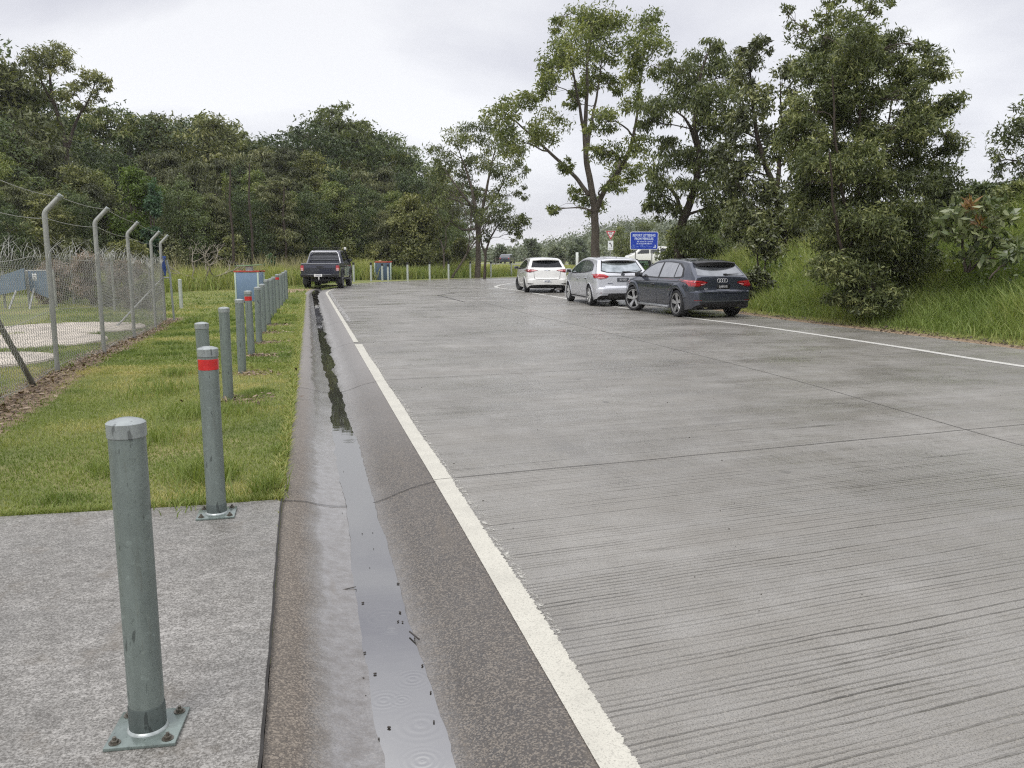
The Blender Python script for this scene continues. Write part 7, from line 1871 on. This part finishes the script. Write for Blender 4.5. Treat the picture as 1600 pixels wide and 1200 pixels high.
# leaf litter: along the fence, round the bollards' feet
n = 5200; Y = 4 + 20 * rg.uniform(0, 1, n) ** 1.4; X = fence_x(Y) + rg.normal(.10, .16, n)
for (bx_, by_) in BOLL[1:7]: X = np.append(X, bx_ + .12 + rg.normal(0, .22, 130)); Y = np.append(Y, by_ + rg.normal(0, .15, 130))
Z = hz(X, Y) + .022 + rg.uniform(0, .015, len(X))
A = rg.normal(size=(len(X), 3)); A[:, 2] *= .25; A /= np.linalg.norm(A, axis=1)[:, None]; B = np.cross(A, np.array([0, 0, 1.0]) + rg.normal(size=(len(X), 3)) * .25); B /= np.linalg.norm(B, axis=1)[:, None]
L = rg.uniform(.03, .09, (len(X), 1)); W_ = rg.uniform(.008, .024, (len(X), 1)); Pp = np.stack([X, Y, Z], 1)
V = np.stack([Pp, Pp + A*L*.5 + B*W_, Pp + A*L, Pp + A*L*.5 - B*W_], 1).reshape(-1, 3)
o = np_mesh('leaf_litter', V, np.arange(len(V)).reshape(-1, 4), leaf_mat('litter', (0.060, 0.035, 0.020), (0.170, 0.115, 0.070), (0.360, 0.280, 0.200), .1), attr={'var': np.repeat(rg.uniform(0, 1, len(X)), 4)}); tag(o, 'dry brown leaf litter and clippings along the fence', kind='stuff')
n = 2600; P_ = re_r[(re_r[:, 1] > 8) & (re_r[:, 1] < 24)]; i = rg.integers(0, len(P_), n); nr_ = normals2d(P_)
dd_ = rg.normal(.30, .22, n) + .25 * vnoise(P_[i, 1] * .8, P_[i, 1] * 0); X = P_[i, 0] - nr_[i, 0] * dd_ + rg.normal(0, .1, n); Y = P_[i, 1] - nr_[i, 1] * dd_ + rg.normal(0, .3, n)
Z = np.where(-dist_poly(re_r, X, Y) > 0, hz(X, Y) + .02, .006); Pp = np.stack([X, Y, Z], 1); L = rg.uniform(.04, .10, (n, 1)); W_ = rg.uniform(.012, .03, (n, 1))
A = rg.normal(size=(n, 3)); A[:, 2] *= .2; A /= np.linalg.norm(A, axis=1)[:, None]; B = np.cross(A, np.array([0, 0, 1.0])); B /= np.linalg.norm(B, axis=1)[:, None]
V = np.stack([Pp, Pp + A*L*.5 + B*W_, Pp + A*L, Pp + A*L*.5 - B*W_], 1).reshape(-1, 3)
o = np_mesh('leaf_litter', V, np.arange(len(V)).reshape(-1, 4), leaf_mat('wet_litter', (.018, .012, .008), (.05, .034, .022), (.12, .085, .055), .1), attr={'var': np.repeat(rg.uniform(0, 1, n), 4)}); tag(o, 'dark wet leaf litter along the right edge of the road', kind='stuff')
# grit and twigs washed into the gutter
deb = [(535,802),(566,834),(567,942),(629,972),(622,971),(648,998),(586,1053),(570,1020),(568,1060),(678,1128),(608,1137),(592,1155),(673,1082),(660,1040),(517,1108),(625,957),(622,912)]
mb = MB()
for (px, py) in deb:
    x, y = G(px, py, -.088); r_ = random.uniform(.0028, .006)
    mb.box((x, y, -.086), (r_ * 2.4, r_ * 1.4, r_), rz=random.random() * 3, bevel=r_ * .25)
mb.tube([(*G(522, 923, -.085), -.086), (*G(540, 921, -.085), -.083), (*G(556, 917, -.085), -.084)], .0022, 5)
mb.tube([(*G(640, 990, -.085), -.075), (*G(655, 1003, -.085), -.072)], .004, 5)
for q in range(70):
    y = random.uniform(2.3, 7); x = -.02 - .25 * y + random.gauss(0, .15); mb.box((x, y, -.087), (.005, .003, .003), rz=random.random() * 3)
o = mb.build('gutter_debris', plain('wet_debris', (.03, .024, .018), .5)); tag(o, 'bits of twig, leaf and grit washed into the gutter', kind='stuff')
mb = MB()
for q in range(130):
    y = random.uniform(2.5, 16); x = random.uniform(ll_x(y) + .2, 6.5); s_ = random.uniform(.002, .0045) * (1 + y * .06)
    mb.box((x, y, .003), (s_ * 1.6, s_, s_ * .7), rz=random.random() * 3)
o = mb.build('road_grit', plain('dark_grit', (.05, .042, .034), .7)); tag(o, 'specks of grit and leaf on the road', kind='stuff')

# tall grass on the bank
rg = np.random.default_rng(23)
def bank_grass(n, d0, d1, h, w, y0, y1, vbase):
    P = re_r[(re_r[:, 1] > y0) & (re_r[:, 1] < y1) & (re_r[:, 0] < 22)]; nr = normals2d(P)
    i = rg.integers(0, len(P), n); d = d0 + (d1 - d0) * rg.uniform(0, 1, n) ** 1.3
    X = P[i, 0] - nr[i, 0] * d + rg.normal(0, .3, n); Y = P[i, 1] - nr[i, 1] * d + rg.normal(0, .3, n)
    dd = -dist_poly(re_r, X, Y); k_ = dd > max(.25, d0 * .8); X, Y, dd = X[k_], Y[k_], dd[k_]
    sm = vnoise(X * 1.1, Y * 1.1); lg = vnoise(X * .35 + 5, Y * .35)
    hh = h * (.35 + .8 * sm) * np.clip(.35 + dd / 3.0, .3, 1.15)
    return blades(X, Y, hz(X, Y), rg, hh, w, .75, var=vbase + .45 * (lg - .5) + .25 * (sm - .5) + .45 * (rg.uniform(0, 1, len(X)) - .5))
parts = [bank_grass(90000, .9, 9.5, .62, .016, 8, 26, .42), bank_grass(45000, .9, 11, .75, .026, 24, 44, .48), bank_grass(36000, .35, 2.4, .16, .011, 8, 34, .72)]
base = 0; Vs, Fs, Va = [], [], []
for (V, F, va) in parts: Vs.append(V); Fs.append(F + base); Va.append(va); base += len(V)
grass_patch('bank_grass', 'long bright green grass covering the bank on the right', G_tall, (np.vstack(Vs), np.vstack(Fs), np.concatenate(Va)))
# leaf weeds mixed into the bank grass
n = 16000; P = re_r[(re_r[:, 1] > 9) & (re_r[:, 1] < 34)]; nr = normals2d(P); i = rg.integers(0, len(P), n); d = rg.uniform(1.8, 10, n)
X = P[i, 0] - nr[i, 0]*d; Y = P[i, 1] - nr[i, 1]*d; kp = vnoise(X*.6+2, Y*.6) > .52; X, Y = X[kp], Y[kp]; Z = hz(X, Y) + rg.uniform(.1, .75, len(X))
V, F, va = leaves(np.stack([X, Y, Z], 1), rg, .12, .05, .1); o = np_mesh('bank_weeds', V, F, L_broad, attr={'var': va}); tag(o, 'leafy weeds scattered through the bank grass', kind='stuff')
# tall grass before the forest and round the outside of the bend, then the field
def zone(n, pts, h, w, vbase, jit=1.2, bend=.6):
    pts = np.array(pts); X0, Y0 = [], []
    for q in range(n):
        pass
    i = rg.integers(0, len(pts) - 1, n); t = rg.uniform(0, 1, n); A_, B_ = pts[i], pts[i + 1]; c = A_ * (1 - t)[:, None] + B_ * t[:, None]
    wd = c[:, 2]; X = c[:, 0] + rg.normal(0, .25, n); Y = c[:, 1] + wd * rg.uniform(0, 1, n) + rg.normal(0, .2, n)
    dl_n = dist_poly(gl_r, X, Y); k_ = dl_n > .5; X, Y = X[k_], Y[k_]
    sm = vnoise(X * .9, Y * .9); return blades(X, Y, hz(X, Y), rg, h * (.45 + .8 * sm), w, bend, var=vbase + .5 * (sm - .5) + .5 * (rg.uniform(0, 1, len(X)) - .5))
g1 = zone(34000, [(-33, 36, 6), (-24, 36, 8), (-17.5, 37, 9), (-13, 40, 9), (-11.2, 44, 9), (-10.5, 48, 8)], 0.85, .030, .55)
g2 = zone(16000, [(-11, 50.5, 5), (-8.5, 53.5, 4), (-6, 55.3, 4), (-3, 58.3, 5)], 1.0, .034, .55)
g2b = zone(14000, [(-3, 58.3, 5), (0, 61.5, 6), (4, 63.8, 6), (10, 65, 7), (20, 66, 8)], .62, .036, .60)
g3 = zone(24000, [(-16, 66, 50), (-4, 66, 56), (8, 68, 34), (24, 70, 14)], .38, .07, .72)
base = 0; Vs, Fs, Va = [], [], []
for (V, F, va) in (g1, g2, g2b, g3): Vs.append(V); Fs.append(F + base); Va.append(va); base += len(V)
grass_patch('tall_grass', 'tall green grass in front of the forest and round the far side of the bend', G_tall, (np.vstack(Vs), np.vstack(Fs), np.concatenate(Va)))
g4 = zone(2600, [(-30, 38, 6), (-19, 39, 7), (-13.5, 42, 7), (-11.5, 46, 6)], 1.35, .03, .5, bend=.35)
g5 = zone(3000, [(4, 56, 6), (9, 56, 7), (14, 58, 7)], 2.4, .05, .5, bend=.3)
V = np.vstack([g4[0], g5[0]]); F = np.vstack([g4[1], g5[1] + len(g4[0])])
grass_patch('seed_grass', 'straw coloured seed heads standing above the tall grass', G_dry, (V, F, np.concatenate([g4[2], g5[2]])))

# ------------------------------------------------------------------ damp air
hm = bpy.data.materials.new('damp_air'); hm.use_nodes = True; hm.node_tree.nodes.clear()
ho = hm.node_tree.nodes.new('ShaderNodeOutputMaterial'); hv = hm.node_tree.nodes.new('ShaderNodeVolumePrincipled')
hv.inputs['Color'].default_value = (0.93, 0.94, 0.96, 1); hv.inputs['Density'].default_value = 0.0003; hv.inputs['Anisotropy'].default_value = 0.2
hm.node_tree.links.new(hv.outputs[0], ho.inputs['Volume'])
haze = mesh_obj('haze', [(x, y, z) for z in (-2.0, 21.0) for (x, y) in ((-424, -64), (424, -64), (424, 424), (-424, 424))], [(3,2,1,0),(4,5,6,7),(0,1,5,4),(1,2,6,5),(2,3,7,6),(3,0,4,7)], hm)
tag(haze, 'thin damp air greying the far trees', kind='stuff')
